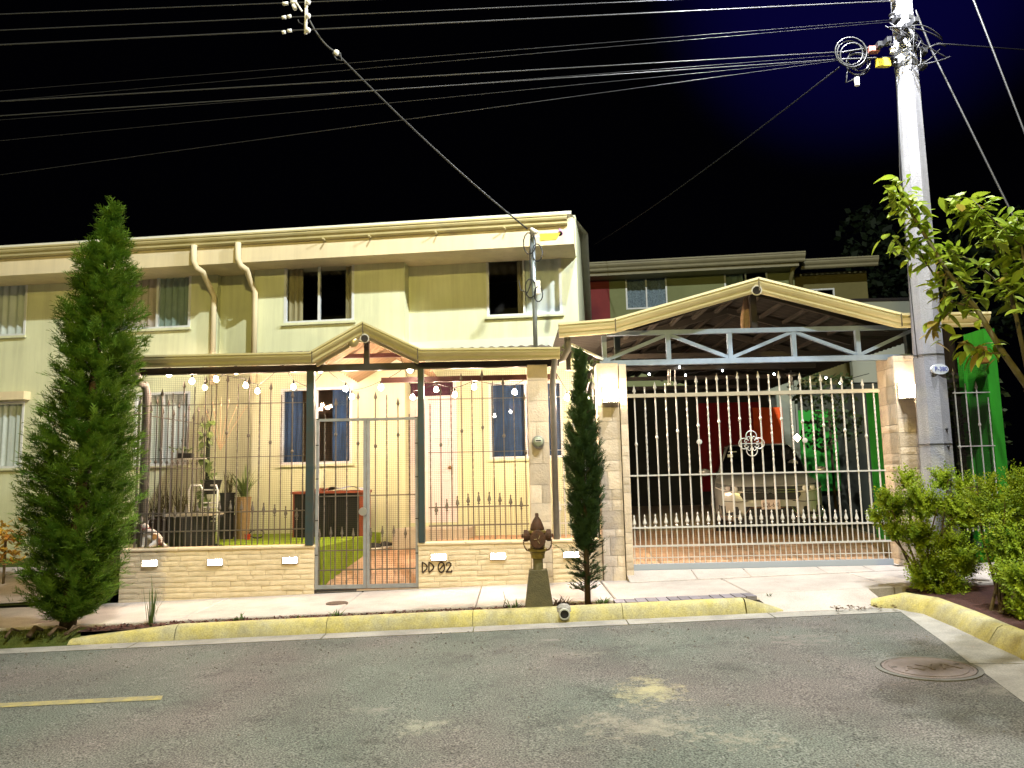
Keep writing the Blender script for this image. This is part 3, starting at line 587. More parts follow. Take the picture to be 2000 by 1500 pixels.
MB().tube([(xr2 - 0.12, -0.5, zt2 - 0.3), (xr2 - 0.12, -0.1, zt2 - 0.6), (xr2 - 0.12, -0.06, 3.0)], 0.06, 8).build('downspout', OLV2, row_a, smooth=True, local=True)
row_b = thing('townhouse', 'ochre house set further back with a dark window, right of the olive house', 'house', (3.3, BY, 0), -BTH)
xq0, xq1 = xr2 + 0.02, BL(1705, 540)[0] ; zt3 = zt2 - 0.1; B3 = bb(1572, 1642, 556, 620)
wall_holes(MB(), xq0, xq1, 0, zt3 - 0.2, [B3], 0.5).box(xq0, xq1, 6, 6.1, 0, zt3 - 0.2).box(xq1 - 0.12, xq1 - 0.001, 0.641, 6, 0, zt3 - 0.2).build('wall', OLV2, row_b, local=True)
MB().box(xq0 + 0.01, xq1 - 0.2, 1.6, 1.7, 0, zt3 - 0.3).build('room_wall', DARKIN, row_b, local=True)
window(row_b, B3, 0.5, [], sill=False)
MB().sweep([(xq0 + 0.15, zt3 - 0.25), (xq1 + 0.1, zt3 - 0.25)], [(dy * 1.6 - 0.1, dn * 1.7) for dy, dn in GUTP]).build('gutter', GUT2, row_b, local=True)
MB().corr((xq0 + 0.16, -0.1, zt3), (xq1 + 0.1, -0.1, zt3), (xq0 + 0.16, 3.2, zt3 + 0.7), (xq1 + 0.1, 3.2, zt3 + 0.7), 14, 0.02).build('roof', ROOFM, row_b, local=True, recalc=False)
bw = thing('balcony_wall', 'pale grey balcony wall with a dark rail beyond the carport roof', 'wall', P(1740, 600, 10) * 1.0)
a = P(1655, 584, 10); b = P(1800, 590, 10); c = P(1655, 640, 10)
MB().box(a.x, b.x, 10, 10.15, c.z - 1.5, a.z - 0.08).build('panel', mat('pale_grey_wall', (0.30, 0.31, 0.24), 0.85), bw)
MB().box(a.x, b.x, 9.97, 10.18, a.z - 0.079, a.z).build('rail', DARKST, bw)

# ================================================================== LOW WALLS AND STONE PILLARS
def stone_mesh(name, m):
    """unit block with an uneven split face towards -y"""
    mb = MB(); nx, nz = 5, 3
    for k in range(nz + 1):
        for i in range(nx + 1):
            e = (i in (0, nx)) or (k in (0, nz))
            mb.v.append((-0.5 + i / nx, -0.5 + (0.22 if e else U(-0.1, 0.12)), -0.5 + k / nz))
    for k in range(nz):
        for i in range(nx): q = k * (nx + 1) + i; mb.f.append((q, q + 1, q + nx + 2, q + nx + 1))
    n0 = len(mb.v); mb.v += [(-0.5, 0.5, -0.5), (0.5, 0.5, -0.5), (0.5, 0.5, 0.5), (-0.5, 0.5, 0.5)]
    bot = list(range(nx + 1)); top = [nz * (nx + 1) + i for i in range(nx + 1)]; lef = [k * (nx + 1) for k in range(nz + 1)]; rig = [k * (nx + 1) + nx for k in range(nz + 1)]
    mb.f += [tuple(bot[::-1] + [n0, n0 + 1]), tuple(top + [n0 + 2, n0 + 3]), tuple(lef + [n0 + 3, n0]), tuple(rig[::-1] + [n0 + 1, n0 + 2])]
    return mb.mesh(name, m)
LEDGE = [stone_mesh('ledge_stone', STONE) for i in range(5)]
TILES = [stone_mesh('stone_tile', TILE) for i in range(5)]
def low_wall(label, x0, x1, ztop=0.64, lamps=()):
    t = thing('low_wall', label, 'wall', ((x0 + x1) / 2, 0.08, zg((x0 + x1) / 2)))
    MB().box(x0 + 0.012, x1 - 0.012, 0.0, 0.17, -0.25, ztop - 0.035).build('core', GROUT, t)
    z = ztop - 0.035; hh = 0.068
    while z > zg(x1) - 0.12:
        x = x0; 
        while x < x1 - 0.02:
            w = U(0.18, 0.5)
            if x + w > x1 - 0.12: w = x1 - x
            ok = not any(abs(x + w / 2 - lx) < (w / 2 + 0.11) and z - hh < lz + 0.045 and z > lz - 0.045 for lx, lz in lamps)
            if ok: piece('ledge_stone', random.choice(LEDGE), t, (x + w / 2, -0.010 + U(-0.005, 0.004), z - hh / 2), (0, 0, 0), (w - 0.004, 0.017, hh - 0.004))
            else:
                # stones cut round the lamp housings
                for lx, lz in lamps:
                    if abs(x + w / 2 - lx) < (w / 2 + 0.11):
                        for a, b in ((x, min(x + w, lx - 0.112)), (max(x, lx + 0.112), x + w)):
                            if b - a > 0.02: piece('ledge_stone', random.choice(LEDGE), t, ((a + b) / 2, -0.010, z - hh / 2), (0, 0, 0), (b - a - 0.004, 0.017, hh - 0.004))
                        break
            x += w
        z -= hh
    for lx, lz in lamps: MB().box(lx - 0.125, lx + 0.125, -0.014, 0.012, lz - 0.11, lz + 0.11).build('mortar', STONE, t)
    x = x0 - 0.01
    while x < x1:
        w = min(U(0.5, 0.8), x1 + 0.01 - x)
        if x1 - (x + w) < 0.2: w = x1 + 0.01 - x
        MB().cbox(x + 0.002, x + w - 0.002, -0.034, 0.19, ztop - 0.035, ztop, 0.008).build('coping_stone', STONE, t); x += w
    return t
def lamp_pos(u, v): p = P(u, v, -0.03); return (p.x, p.z)
LW = [lamp_pos(293, 1100), lamp_pos(420, 1098), lamp_pos(567, 1094)]; RW = [lamp_pos(857, 1088), lamp_pos(973, 1086)]; SW = [lamp_pos(1116, 1083)]
low_wall('longest low stone-faced wall, carrying the left fence panel and the cat', -5.22, -2.655, lamps=LW)
low_wall('low stone-faced wall with the house number, right of the pedestrian gate', -1.285, 0.205, lamps=RW)
low_wall('short low wall section behind the small cypress', 0.485, 1.14, lamps=SW)
WL = emit('wall_light_lens', (1.0, 0.82, 0.56), 260.0)
FRM = mat('lamp_frame', (0.55, 0.50, 0.42), 0.4, 0.4)
lbl = ['rectangular wall light nearest the cat, leftmost of the row', 'middle wall light in the left low wall, right of the grassy tuft', 'wall light in the left low wall next to the pedestrian gate', 'wall light just above the house number', 'wall light between the house number and the fire hydrant', 'wall light half hidden by the small cypress']
for (x, z), l_ in zip(LW + RW + SW, lbl):
    t = thing('wall_light', l_, 'wall light', (x, -0.03, z), 0, 'recessed lights along the low walls')
    mb = MB(); w, h = 0.105, 0.046
    mb.box(x - w, x + w, -0.045, 0.0, z + h - 0.012, z + h); mb.box(x - w, x + w, -0.045, 0.0, z - h, z - h + 0.012); mb.box(x - w, x - w + 0.012, -0.044, 0.0, z - h + 0.012, z + h - 0.012); mb.box(x + w - 0.012, x + w, -0.044, 0.0, z - h + 0.012, z + h - 0.012)
    mb.build('frame', FRM, t)
    MB().cbox(x - w + 0.013, x + w - 0.013, -0.036, -0.005, z - h + 0.013, z + h - 0.013, 0.006).build('lens', WL, t)
def pillar(label, x0, x1, y0, y1, ztop, faces='fl', cap=False):
    t = thing('stone_pillar', label, 'pillar', ((x0 + x1) / 2, (y0 + y1) / 2, zg((x0 + x1) / 2)))
    MB().box(x0 + 0.018, x1 - 0.018, y0 + 0.018, y1 - 0.018, -0.2, ztop - 0.006).build('core', GROUT, t)
    def face(length, place):
        z = zg((x0 + x1) / 2) - 0.06
        while z < ztop - 0.01:
            h = random.choice((0.10, 0.14, 0.19, 0.24, 0.28)); h = min(h, ztop - z)
            if ztop - (z + h) < 0.07: h = ztop - z
            k = 1 if (length < 0.2 or R() < 0.4) else 2; a = 0.0
            cuts = [0, length] if k == 1 else [0, length * U(0.32, 0.68), length]
            for c0, c1 in zip(cuts[:-1], cuts[1:]): place((c0 + c1) / 2, c1 - c0 - 0.005, z + h / 2, h - 0.005)
            z += h
    if 'f' in faces: face(x1 - x0, lambda a, w, z, h: piece('stone_tile', random.choice(TILES), t, (x0 + a, y0 + 0.006, z), (0, 0, 0), (w, 0.016, h)))
    if 'l' in faces: face(y1 - y0 - 0.03, lambda a, w, z, h: piece('stone_tile', random.choice(TILES), t, (x0 + 0.006, y0 + 0.028 + a, z), (0, 0, -math.pi / 2), (w, 0.016, h)))
    if 'r' in faces: face(y1 - y0 - 0.03, lambda a, w, z, h: piece('stone_tile', random.choice(TILES), t, (x1 - 0.006, y0 + 0.028 + a, z), (0, 0, math.pi / 2), (w, 0.016, h)))
    return t
pillar('slim stone-clad pillar carrying the round electricity meter', 0.208, 0.482, -0.06, 0.22, 2.98, 'flr')
pillar('stone-clad pillar with a lit lamp at the left end of the driveway gate', 1.145, 1.43, -0.10, 0.22, 2.97, 'flr')
pillar('narrow stone-clad jamb the driveway gate closes against', 1.435, 1.535, -0.13, 0.18, 2.95, 'fr')
PX = P(1752, 800, -0.2).x
pillar('broad stone-clad pillar with a lit lamp behind the utility pole', PX, PX + 0.62, -0.2, 0.28, 2.97, 'fl')
PL = emit('pillar_lamp_glass', (1.0, 0.78, 0.48), 150.0)
for (u, v, Y, l_) in ((1192, 773, -0.12, 'lit box lamp on the pillar left of the driveway gate'), (1769, 765, -0.22, 'lit box lamp on the pillar beside the utility pole')):
    p = P(u, v, Y); x, z = p.x, p.z
    t = thing('wall_lamp', l_, 'lamp', (x, Y, z), 0, 'pair of gate pillar lamps')
    MB().box(x - 0.10, x + 0.10, Y - 0.02, Y + 0.03, z - 0.10, z + 0.105).build('back_plate', FRM, t)
    MB().cbox(x - 0.088, x + 0.088, Y - 0.10, Y - 0.021, z - 0.085, z + 0.09, 0.02).build('shade', PL, t)
    MB().box(x - 0.095, x + 0.095, Y - 0.104, Y - 0.02, z - 0.098, z - 0.086).build('bottom_rim', FRM, t)
# house number in bent strip metal
NUM = mat('blackened_metal', (0.035, 0.018, 0.012), 0.4, 0.4)
t = thing('house_number', 'dark metal house number DD 02 on the low wall under a wall light', 'house number', P(853, 1107, -0.05))
def strokes(name, pts, w=0.016):
    mb = MB(); q = [P(u, v, -0.027) for u, v in pts]
    for a, b in zip(q[:-1], q[1:]):
        d_ = (b - a).normalized() * 0.004; mb.beam(a - d_, b + d_, 0.008, w, up=(0, 0, 1)) if abs((b - a).normalized().z) < 0.95 else mb.beam(a - d_, b + d_, 0.008, w, up=(1, 0, 0))
    return mb.build(name, NUM, t)
c4 = lambda x, y: (800 + x / 16.67, 1060 + y / 16.67)
strokes('letter', [c4(415, 640), c4(415, 960)]); strokes('letter', [c4(415, 640), c4(500, 680), c4(570, 760), c4(560, 850), c4(430, 970)])
strokes('letter', [c4(630, 640), c4(630, 960)]); strokes('letter', [c4(630, 630), c4(720, 690), c4(790, 780), c4(760, 860), c4(640, 965)])
strokes('digit', [c4(1035 + 105 * math.cos(a_ / 12 * 2 * math.pi), 800 + 165 * math.sin(a_ / 12 * 2 * math.pi)) for a_ in range(13)]); strokes('digit', [c4(985, 860), c4(1105, 720)])
strokes('digit', [c4(1195, 730), c4(1220, 660), c4(1285, 635), c4(1345, 680), c4(1340, 740), c4(1195, 950), c4(1370, 950), c4(1375, 895)])

# ================================================================== FENCE PANELS AND GATES
def spear(mb, x, y, z, w=0.024, h=0.12):
    mb.add([(x - 0.006, y, z), (x + w, y, z + h * 0.25), (x, y, z + h), (x - w, y, z + h * 0.25), (x, y - w * 0.6, z + h * 0.25), (x, y + w * 0.6, z + h * 0.25), (x + 0.006, y, z)],
           [(4, 1, 2), (1, 5, 2), (5, 3, 2), (3, 4, 2), (4, 0, 6, 1), (5, 1, 6, 0, 3), (3, 0, 4)])
def bar_spear(x, y, z0, z1, t=0.013, knot=None, hd=True):
    mb = MB().box(x - t / 2, x + t / 2, y - t / 2, y + t / 2, z0, z1 - (0.115 if hd else 0))
    if hd: spear(mb, x, y, z1 - 0.12)
    if knot: mb.lathe([(0.004, -0.03), (0.016, -0.02), (0.022, 0), (0.016, 0.02), (0.004, 0.03)], (x, y, knot), 6)
    return mb
def bar_twist(x, y, z0, z1, t=0.013):
    mb = MB(); k = max(8, int((z1 - z0) / 0.05)); r = t * 0.72
    for i in range(k + 1):
        z = z0 + (z1 - z0) * i / k; fr = i / k; a0 = 0.9 * i if fr > 0.38 else 0.9 * 0.38 * k
        for j in range(4): a = a0 + j * math.pi / 2; mb.v.append((x + r * math.cos(a), y + r * math.sin(a), z))
    for i in range(k):
        for j in range(4): mb.f.append((i * 4 + j, i * 4 + (j + 1) % 4, i * 4 + 4 + (j + 1) % 4, i * 4 + 4 + j))
    return mb
def finial(x, y, z0, z1, t=0.012, s=1.0):
    h = 0.155 * s
    return MB().box(x - t / 2, x + t / 2, y - t / 2, y + t / 2, z0, z1 - h).lathe([(0.006, -0.01), (0.020 * s, 0.0), (0.008, 0.012), (0.010, 0.02), (0.026 * s, 0.045), (0.016 * s, 0.085), (0.007, 0.12), (0.012 * s, 0.135), (0.004, h)], (x, y, z1 - h), 6)
def grid(x0, x1, z0, z1, y, step=0.026, w=0.0011):
    mb = MB(); x = x0
    while x <= x1: mb.add([(x - w, y, z0), (x + w, y, z0), (x + w, y, z1), (x - w, y, z1)], [(0, 1, 2, 3)]); x += step
    z = z0
    while z <= z1: mb.add([(x0, y + 0.001, z - w), (x1, y + 0.001, z - w), (x1, y + 0.001, z + w), (x0, y + 0.001, z + w)], [(0, 1, 2, 3)]); z += step
    return mb
def Z(u, v): return P(u, v, 0.05).z
def fence_panel(label, x0, x1, n, zb, top, low, rails, group, Y=0.05, bm=BARM, first_spear=True):
    t = thing('fence_panel', label, 'fence', ((x0 + x1) / 2, Y, zb), 0, group); dx = (x1 - x0) / n
    for i in range(n + 1):
        x = x0 + i * dx; f = i / n
        if (i % 2 == 0) == first_spear: bar_spear(x, Y, zb, top(f), knot=zb + 1.15 + 0.35 * math.sin(math.pi * f)).build('bar', bm, t)
        else: bar_twist(x, Y, zb, top(f) - 0.13).build('bar', bm, t, smooth=False)
        if i < n: finial(x + dx / 2, Y, zb, low(f)).build('short_bar', bm, t)
    for z, th in rails: MB().box(x0 - 0.03, x1 + 0.03, Y - 0.011, Y + 0.011, z - th / 2, z + th / 2).build('rail', bm, t)
    w = grid(x0 - 0.03, x1 + 0.03, zb + 0.03, 2.93, Y + 0.018).build('wire_mesh', WIRE, t, recalc=False); w['kind'] = 'stuff'
    return t
RAILS = [(Z(450, 1000), 0.016), (Z(450, 1036), 0.016), (Z(450, 789), 0.008), (Z(450, 893), 0.008)]
fence_panel('wide spiked fence panel left of the pedestrian gate, above the cat', -5.06, -2.84, 15, 0.655, lambda f: 2.66 + 0.30 * math.sin(math.pi * f), lambda f: 1.10 + 0.15 * math.sin(math.pi * f), RAILS, 'spiked fence panels', first_spear=True)
fence_panel('spiked fence panel in front of the white door, right of the pedestrian gate', -1.12, 0.16, 9, 0.655, lambda f: 2.62 + 0.33 * math.sin(math.pi * min(1, f * 1.0)), lambda f: 1.16 + 0.13 * math.sin(math.pi * f), RAILS, 'spiked fence panels', first_spear=False)
fence_panel('narrow spiked fence panel behind the small cypress', 0.53, 1.10, 4, 0.655, lambda f: 2.74 + 0.12 * math.sin(math.pi * f), lambda f: 1.14 + 0.08 * math.sin(math.pi * f), RAILS, 'spiked fence panels', bm=GATEB)
fence_panel('spiked fence panel between the utility pole and the green wall', P(1868, 800, 0.3).x, P(1932, 800, 0.3).x, 3, 0.6, lambda f: 2.86 - 0.3 * f, lambda f: 1.14, [(Z(1870, 764), 0.014), (Z(1870, 871), 0.014)], 'spiked fence panels', Y=0.3, bm=GATEB)
# side return of the fence at the far left
t = thing('fence_panel', 'side fence return running back to the house at the far left', 'fence', (-5.16, 1.5, 0.6), 0, 'spiked fence panels')
for i in range(14):
    y = 0.22 + i * 0.18; mb = bar_spear(-5.16, y, 0.62, 2.75 if i % 2 else 2.62, knot=1.8); mb.build('bar', BARM, t)
for z in (1.03, 1.72, 2.45): MB().box(-5.17, -5.15, 0.1, 2.75, z - 0.006, z + 0.006).build('rail', BARM, t)

# pedestrian gate with two leaves
pg = thing('pedestrian_gate', 'grey steel double pedestrian gate with spear bars and a round lock', 'gate', (-1.97, 0.03, 0.05))
zt_ = Z(700, 817); zb_ = P(700, 1149, 0.03).z
def leaf(x0, x1, tops, kind):
    lf = MB().box(x0, x0 + 0.038, 0.01, 0.05, zb_, zt_).box(x1 - 0.038, x1, 0.01, 0.05, zb_, zt_).box(x0 + 0.038, x1 - 0.038, 0.011, 0.049, zt_ - 0.036, zt_).box(x0 + 0.038, x1 - 0.038, 0.011, 0.049, zb_, zb_ + 0.05).build('gate_leaf', GREYST, pg)
    n_ = len(tops)
    for i, tp in enumerate(tops):
        x = x0 + 0.038 + (x1 - x0 - 0.076) * (i + 0.5) / n_
        (bar_spear(x, 0.03, zb_ + 0.051, tp, knot=U(1.9, 2.1)) if kind[i] == 's' else bar_twist(x, 0.03, zb_ + 0.051, tp)).build('bar', BARM, lf)
    for i in range(n_):
        x = x0 + 0.038 + (x1 - x0 - 0.076) * (i + 0.02) / n_ + 0.012
        finial(x, 0.03, zb_ + 0.051, 0.80 + 0.06 * math.sin(math.pi * (i + 1) / (n_ + 1)), 0.01, 0.8).build('short_bar', BARM, lf)
    for z in (Z(660, 969), Z(660, 1075), Z(660, 1113)):
        MB().box(x0 + 0.04, x1 - 0.04, 0.022, 0.038, z - 0.007, z + 0.007).build('rail', BARM, lf)
    w_ = grid(x0 + 0.04, x1 - 0.04, zb_ + 0.05, zt_ - 0.03, 0.044).build('wire_mesh', WIRE, lf, recalc=False); w_['kind'] = 'stuff'
    return lf
xm_ = P(716, 950, 0.03).x
l1 = leaf(-2.655, xm_ - 0.004, [2.38, Z(658, 777), 2.62, Z(700, 764)], 'tsts'); l2 = leaf(xm_ + 0.004, -1.285, [Z(734, 764), 2.62, Z(776, 776), 2.35], 'stst')
for lf, xa in ((l1, -2.655), (l2, -1.323)):
    for z in (0.5, 0.95, 1.5, 1.95, 2.3): MB().box(xa - 0.001, xa + 0.039, 0.006, 0.011, z, z + 0.012).build('hinge_strap', DARKST, lf)
k = P(709, 999, -0.01)
MB().lathe([(0.055, 0.0), (0.055, 0.02), (0.045, 0.03)], (k.x, -0.025, k.z), 14, 'y').build('lock', mat('lock_steel', (0.5, 0.48, 0.44), 0.35, 0.7), l1, smooth=False)
MB().box(-2.655, -2.1, -0.01, 0.05, zb_ - 0.075, zb_ - 0.01).build('kick_plate', DARKST, pg)

# driveway gate
dg = thing('driveway_gate', 'wide sliding driveway gate of pale spear bars with a scroll ornament', 'gate', (3.24, 0.06, 0.24))
gx0, gx1 = 1.54, 4.99; GY = 0.06
def GZ(v): return (P(1230, v, GY).z + P(1730, v - 6, GY).z) / 2
zTop, zMid, zR3, zR4, zBot = GZ(771), GZ(927), GZ(1029), GZ(1065), GZ(1106)
MB().box(gx0, gx1, GY - 0.025, GY + 0.025, zTop - 0.025, zTop + 0.025).build('top_rail', mat('tan_gate_rail', (0.44, 0.39, 0.29), 0.45, 0.2, (0.36, 0.32, 0.24), 8), dg)
for z, h in ((zMid, 0.02), (zR3, 0.022), (zR4, 0.022)): MB().box(gx0, gx1, GY - 0.02, GY + 0.02, z - h / 2, z + h / 2).build('rail', GATEB, dg)
MB().box(gx0, gx1, GY - 0.03, GY + 0.03, zBot - 0.04, zBot + 0.04).build('bottom_beam', mat('blue_grey_beam', (0.36, 0.40, 0.45), 0.5, 0.2), dg)
MB().box(gx0 - 0.02, gx1, GY - 0.06, GY + 0.05, zBot - 0.068, zBot - 0.045).build('track', DARKST, dg)
NB = 24
for i in range(NB):
    x = gx0 + (gx1 - gx0) * (i + 0.85) / (NB + 0.4); f = i / (NB - 1); tp = zTop + 0.10 + 0.16 * math.sin(math.pi * f)
    if i % 2 == 0: bar_spear(x, GY, zR3, tp + 0.05, 0.017, knot=zMid + 0.42 + 0.32 * math.sin(math.pi * f)).build('bar', GATEB, dg)
    else: bar_twist(x, GY, zR3, tp, 0.017).build('bar', GATEB, dg)
    finial(x - 0.07, GY, zR4, zR3 + 0.17 + 0.035 * math.sin(math.pi * f), 0.014, 1.05).build('short_bar', GATEB, dg)
    MB().box(x - 0.006, x + 0.006, GY - 0.006, GY + 0.006, zR4, zR3).build('short_bar', GATEB, dg)
for i in range(48):
    x = gx0 + 0.04 + (gx1 - gx0 - 0.08) * i / 47
    MB().box(x - 0.005, x + 0.005, GY - 0.005, GY + 0.005, zBot + 0.04, zR4).build('bottom_bar', GATEB, dg)
MB().box(gx0, gx1, GY - 0.004, GY + 0.004, zBot + 0.115, zBot + 0.125).build('rail', GATEB, dg)
w_ = grid(gx0, gx1, zBot + 0.05, zR3, GY + 0.03, 0.03, 0.0007).build('wire_mesh', WIRE, dg, recalc=False); w_['kind'] = 'stuff'
oc = P(1468, 866, GY - 0.02)
sm = MB()
for ang in (0, math.pi / 2, math.pi, 3 * math.pi / 2):
    dx_, dz_ = math.cos(ang), math.sin(ang)
    def tr_(lx, lz): return (oc.x + lx * dx_ - lz * dz_, oc.y, oc.z + lx * dz_ + lz * dx_)
    sm.tube([tr_(0.098 + 0.072 * math.cos(a_), 0.072 * math.sin(a_)) for a_ in [(-2.5 + 5.0 * i / 18) for i in range(19)]], 0.0065, 5)
    for sgn in (1, -1):
        pts = []
        for i in range(18):
            f_ = i / 17; rr = 0.034 * (1 - 0.7 * f_); a_ = 2.9 - 5.6 * f_
            pts.append(tr_(0.072 + rr * math.cos(a_) - 0.0, sgn * (0.030 + rr * math.sin(a_) * 0.9)))
        sm.tube(pts, 0.0055, 5)
sm.box(oc.x - 0.13, oc.x + 0.13, oc.y - 0.005, oc.y + 0.005, oc.z - 0.005, oc.z + 0.005)
sm.build('scroll_ornament', GATEB, dg)
for u, v in ((1366, 863), (1572, 860)):
    p = P(u, v, GY - 0.02); MB().lathe([(0.01, -0.012), (0.036, -0.008), (0.036, 0.006), (0.01, 0.01)], tuple(p), 10, 'y').build('boss', GATEB, dg)

# ================================================================== PORCH CANOPY
def path_at(pts, Y): return [(P(u, v, Y).x, P(u, v, Y).z) for u, v in pts]
pc = thing('porch_canopy', 'porch canopy with a small gable and tan gutter over the spiked fence', 'canopy', (-2.3, 0.0, 0.05))
gp = path_at([(250, 719), (614, 711), (712, 655), (818, 705), (1093, 702)], -0.16)
g = MB().sweep(gp, [(dy - 0.16, dn * 0.95) for dy, dn in GUTP]).build('gutter', GUT, pc)
for (x, z) in gp[1:4]: MB().box(x - 0.006, x + 0.006, -0.303, -0.29, z + 0.0, z + 0.15).build('gutter_joint', mat('dark_seam', (0.10, 0.08, 0.04), 0.7), g)
xl, xr = gp[0][0], gp[-1][0]; xa_, za_ = gp[2]
BZ0, BZ1 = 2.955, 3.045
MB().box(xl, xr, -0.04, 0.04, BZ0, BZ1).build('beam', DARKST, pc)
MB().box(-2.775, -2.675, -0.045, 0.06, 0.641, BZ0).build('post', STEELT, pc)
MB().box(-1.275, -1.195, -0.045, 0.06, 0.641, BZ0).build('post', STEELT, pc)
MB().box(xa_ - 0.035, xa_ + 0.035, -0.04, 0.03, BZ1, za_ - 0.02).build('king_post', DARKST, pc)
for s_ in (1, 3):
    x, z = gp[s_]; MB().beam((x, -0.10, z + 0.015), (xa_, -0.10, za_ + 0.015), 0.10, 0.05, up=(0, 1, 0)).build('barge_board', TRIM, pc)
zr0 = gp[0][1] + 0.11; ZH = 3.78
rs = MB()
rs.corr((xl, -0.18, zr0), (gp[1][0], -0.18, zr0), (xl, 3.3, ZH), (gp[1][0], 3.1, ZH), 14, 0.014)
rs.corr((gp[3][0], -0.18, gp[3][1] + 0.11), (xr, -0.18, gp[4][1] + 0.11), (gp[3][0], 3.2, ZH), (xr, 3.0, ZH), 11, 0.014)
rs.build('roof_sheet', ROOFM, pc, recalc=False)
rs = MB()
rs.corr((gp[1][0], -0.18, gp[1][1] + 0.10), (gp[1][0], 3.2, gp[1][1] + 0.10), (xa_, -0.18, za_ + 0.115), (xa_, 3.2, za_ + 0.115), 20, 0.012)
rs.corr((xa_, -0.18, za_ + 0.115), (xa_, 3.2, za_ + 0.115), (gp[3][0], -0.18, gp[3][1] + 0.10), (gp[3][0], 3.2, gp[3][1] + 0.10), 20, 0.012)
rs.build('gable_sheet', mat('brown_roof_underside', (0.30, 0.20, 0.11), 0.7, 0, (0.24, 0.16, 0.09), 5), pc, recalc=False)
for y in (0.75, 1.6): MB().box(xl, xr, y - 0.03, y + 0.03, 3.12 + y * 0.17, 3.18 + y * 0.17).build('purlin', TIMBER, pc)
MB().box(P(745, 742, 0.5).x, xr, 0.47, 0.53, P(745, 748, 0.5).z, P(745, 738, 0.5).z).build('rail', TIMBER, pc)
# end elbow pipes
p0 = P(268, 728, -0.1)
MB().tube([p0 + Vector((-0.02, -0.06, 0.16)), p0 + Vector((-0.02, -0.03, 0.02)), P(272, 748, 0.08), P(283, 752, 0.25), P(287, 770, 0.34), Vector((P(287, 770, 0.34).x, 0.34, 0.60))], 0.055, 12).build('downspout', mat('grey_pipe', (0.20, 0.19, 0.18), 0.45, 0.1, (0.15, 0.14, 0.13), 6), pc, smooth=True)
q0 = P(1086, 706, -0.1)
MB().tube([q0 + Vector((-0.05, -0.1, 0.1)), q0 + Vector((-0.02, -0.06, 0.0)), q0 + Vector((-0.04, 0.06, -0.16)), q0 + Vector((-0.05, 0.13, -0.35)), Vector((q0.x - 0.05, 0.04, 0.6))], 0.042, 10).build('downspout', MATS['grey_pipe'], pc, smooth=True)

def bullet_camera(label, p, target, r=0.075, ln=0.2, col=WHT):
    p = Vector(p); d_ = (Vector(target) - p).normalized()
    t = thing('security_camera', label, 'camera', tuple(p))
    MB().tube([p - d_ * ln, p - d_ * ln * 0.2, p], [r * 0.85, r, r], 14).build('body', col, t, smooth=False)
    MB().tube([p + d_ * 0.001, p + d_ * 0.012], [r * 0.78, r * 0.72], 14).build('lens', mat('lens_glass', (0.004, 0.004, 0.007), 0.08, 0, spec=0.8), t)
    MB().tube([p - d_ * ln * 0.6, p - d_ * ln * 0.6 + Vector((0, 0.05, 0.09))], 0.018, 6).build('bracket', col, t)
    return t
bullet_camera('white bullet camera under the porch gable peak', P(712, 661, -0.24), P(712, 690, -3.0), 0.062, 0.16)
bullet_camera('bullet camera at the peak of the carport gable', P(1478, 567, -0.30), P(1490, 600, -4.0), 0.07, 0.16)
bullet_camera('small camera with a pink ring under the right end of the house eave', P(1094, 456, 1.42), P(1100, 460, -3.0), 0.045, 0.12, mat('pink_ring', (0.45, 0.22, 0.42), 0.4))
bullet_camera('small dark camera mounted on the green wall', P(1903, 707, 0.10), P(1895, 720, -3.0), 0.04, 0.09)
# twin spotlight beside the porch camera
p = P(690, 668, -0.2)
t = thing('spotlight', 'unlit round spotlight beside the porch camera', 'spotlight', tuple(p))
MB().lathe([(0.02, 0.10), (0.05, 0.08), (0.075, 0.0), (0.07, -0.02)], (p.x, p.y + 0.0, p.z), 14, 'y').build('reflector', mat('brass_reflector', (0.45, 0.36, 0.18), 0.35, 0.5), t, smooth=True)
MB().tube([p + Vector((0.0, 0.06, 0.04)), p + Vector((0.13, 0.03, 0.05))], 0.02, 8).build('arm', WHT, t)

# service mast with cables
mp = P(1043, 560, 0.5)
t = thing('service_mast', 'thin galvanised service mast with looped cables above the porch canopy', 'mast', (mp.x, 0.5, 3.3))
zt_m = P(1041, 462, 0.5).z
MB().tube([(mp.x, 0.5, 3.25), (mp.x, 0.5, zt_m)], 0.032, 10).build('conduit', mat('galvanised', (0.34, 0.40, 0.43), 0.35, 0.5), t, smooth=True)
MB().tube([(mp.x, 0.5, zt_m), (mp.x - 0.01, 0.42, zt_m + 0.08), (mp.x + 0.05, 0.38, zt_m + 0.02)], 0.036, 8).build('weatherhead', WHT, t, smooth=True)
for k_, (zc, rr) in enumerate(((zt_m - 0.12, 0.16), (zt_m - 0.26, 0.13), (P(1043, 565, 0.5).z, 0.14), (P(1043, 570, 0.5).z - 0.05, 0.11))):
    pts = [(mp.x + (0.06 if k_ % 2 else -0.05) + rr * 0.55 * math.sin(a_ * 0.5), 0.44 + 0.02 * math.sin(a_), zc + rr * math.cos(a_ * 0.5)) for a_ in range(14)]
    MB().tube(pts, 0.009, 5).build('cable_loop', CABLEB, t, smooth=True)
MB().tube([(mp.x - 0.03, 0.45, zt_m), (mp.x - 0.05, 0.45, zt_m - 0.3), (mp.x - 0.04, 0.45, zt_m - 0.7), (mp.x - 0.10, 0.45, zt_m - 0.85), (mp.x - 0.20, 0.45, zt_m - 0.80), (mp.x - 0.22, 0.45, zt_m - 0.66)], 0.010, 6).build('cable', CABLEB, t, smooth=True)
MB().box(mp.x + 0.02, mp.x + 0.09, 0.43, 0.49, P(1043, 565, 0.5).z - 0.08, P(1043, 550, 0.5).z).build('splitter_box', WHT, t)
p = P(1073, 462, 0.5)
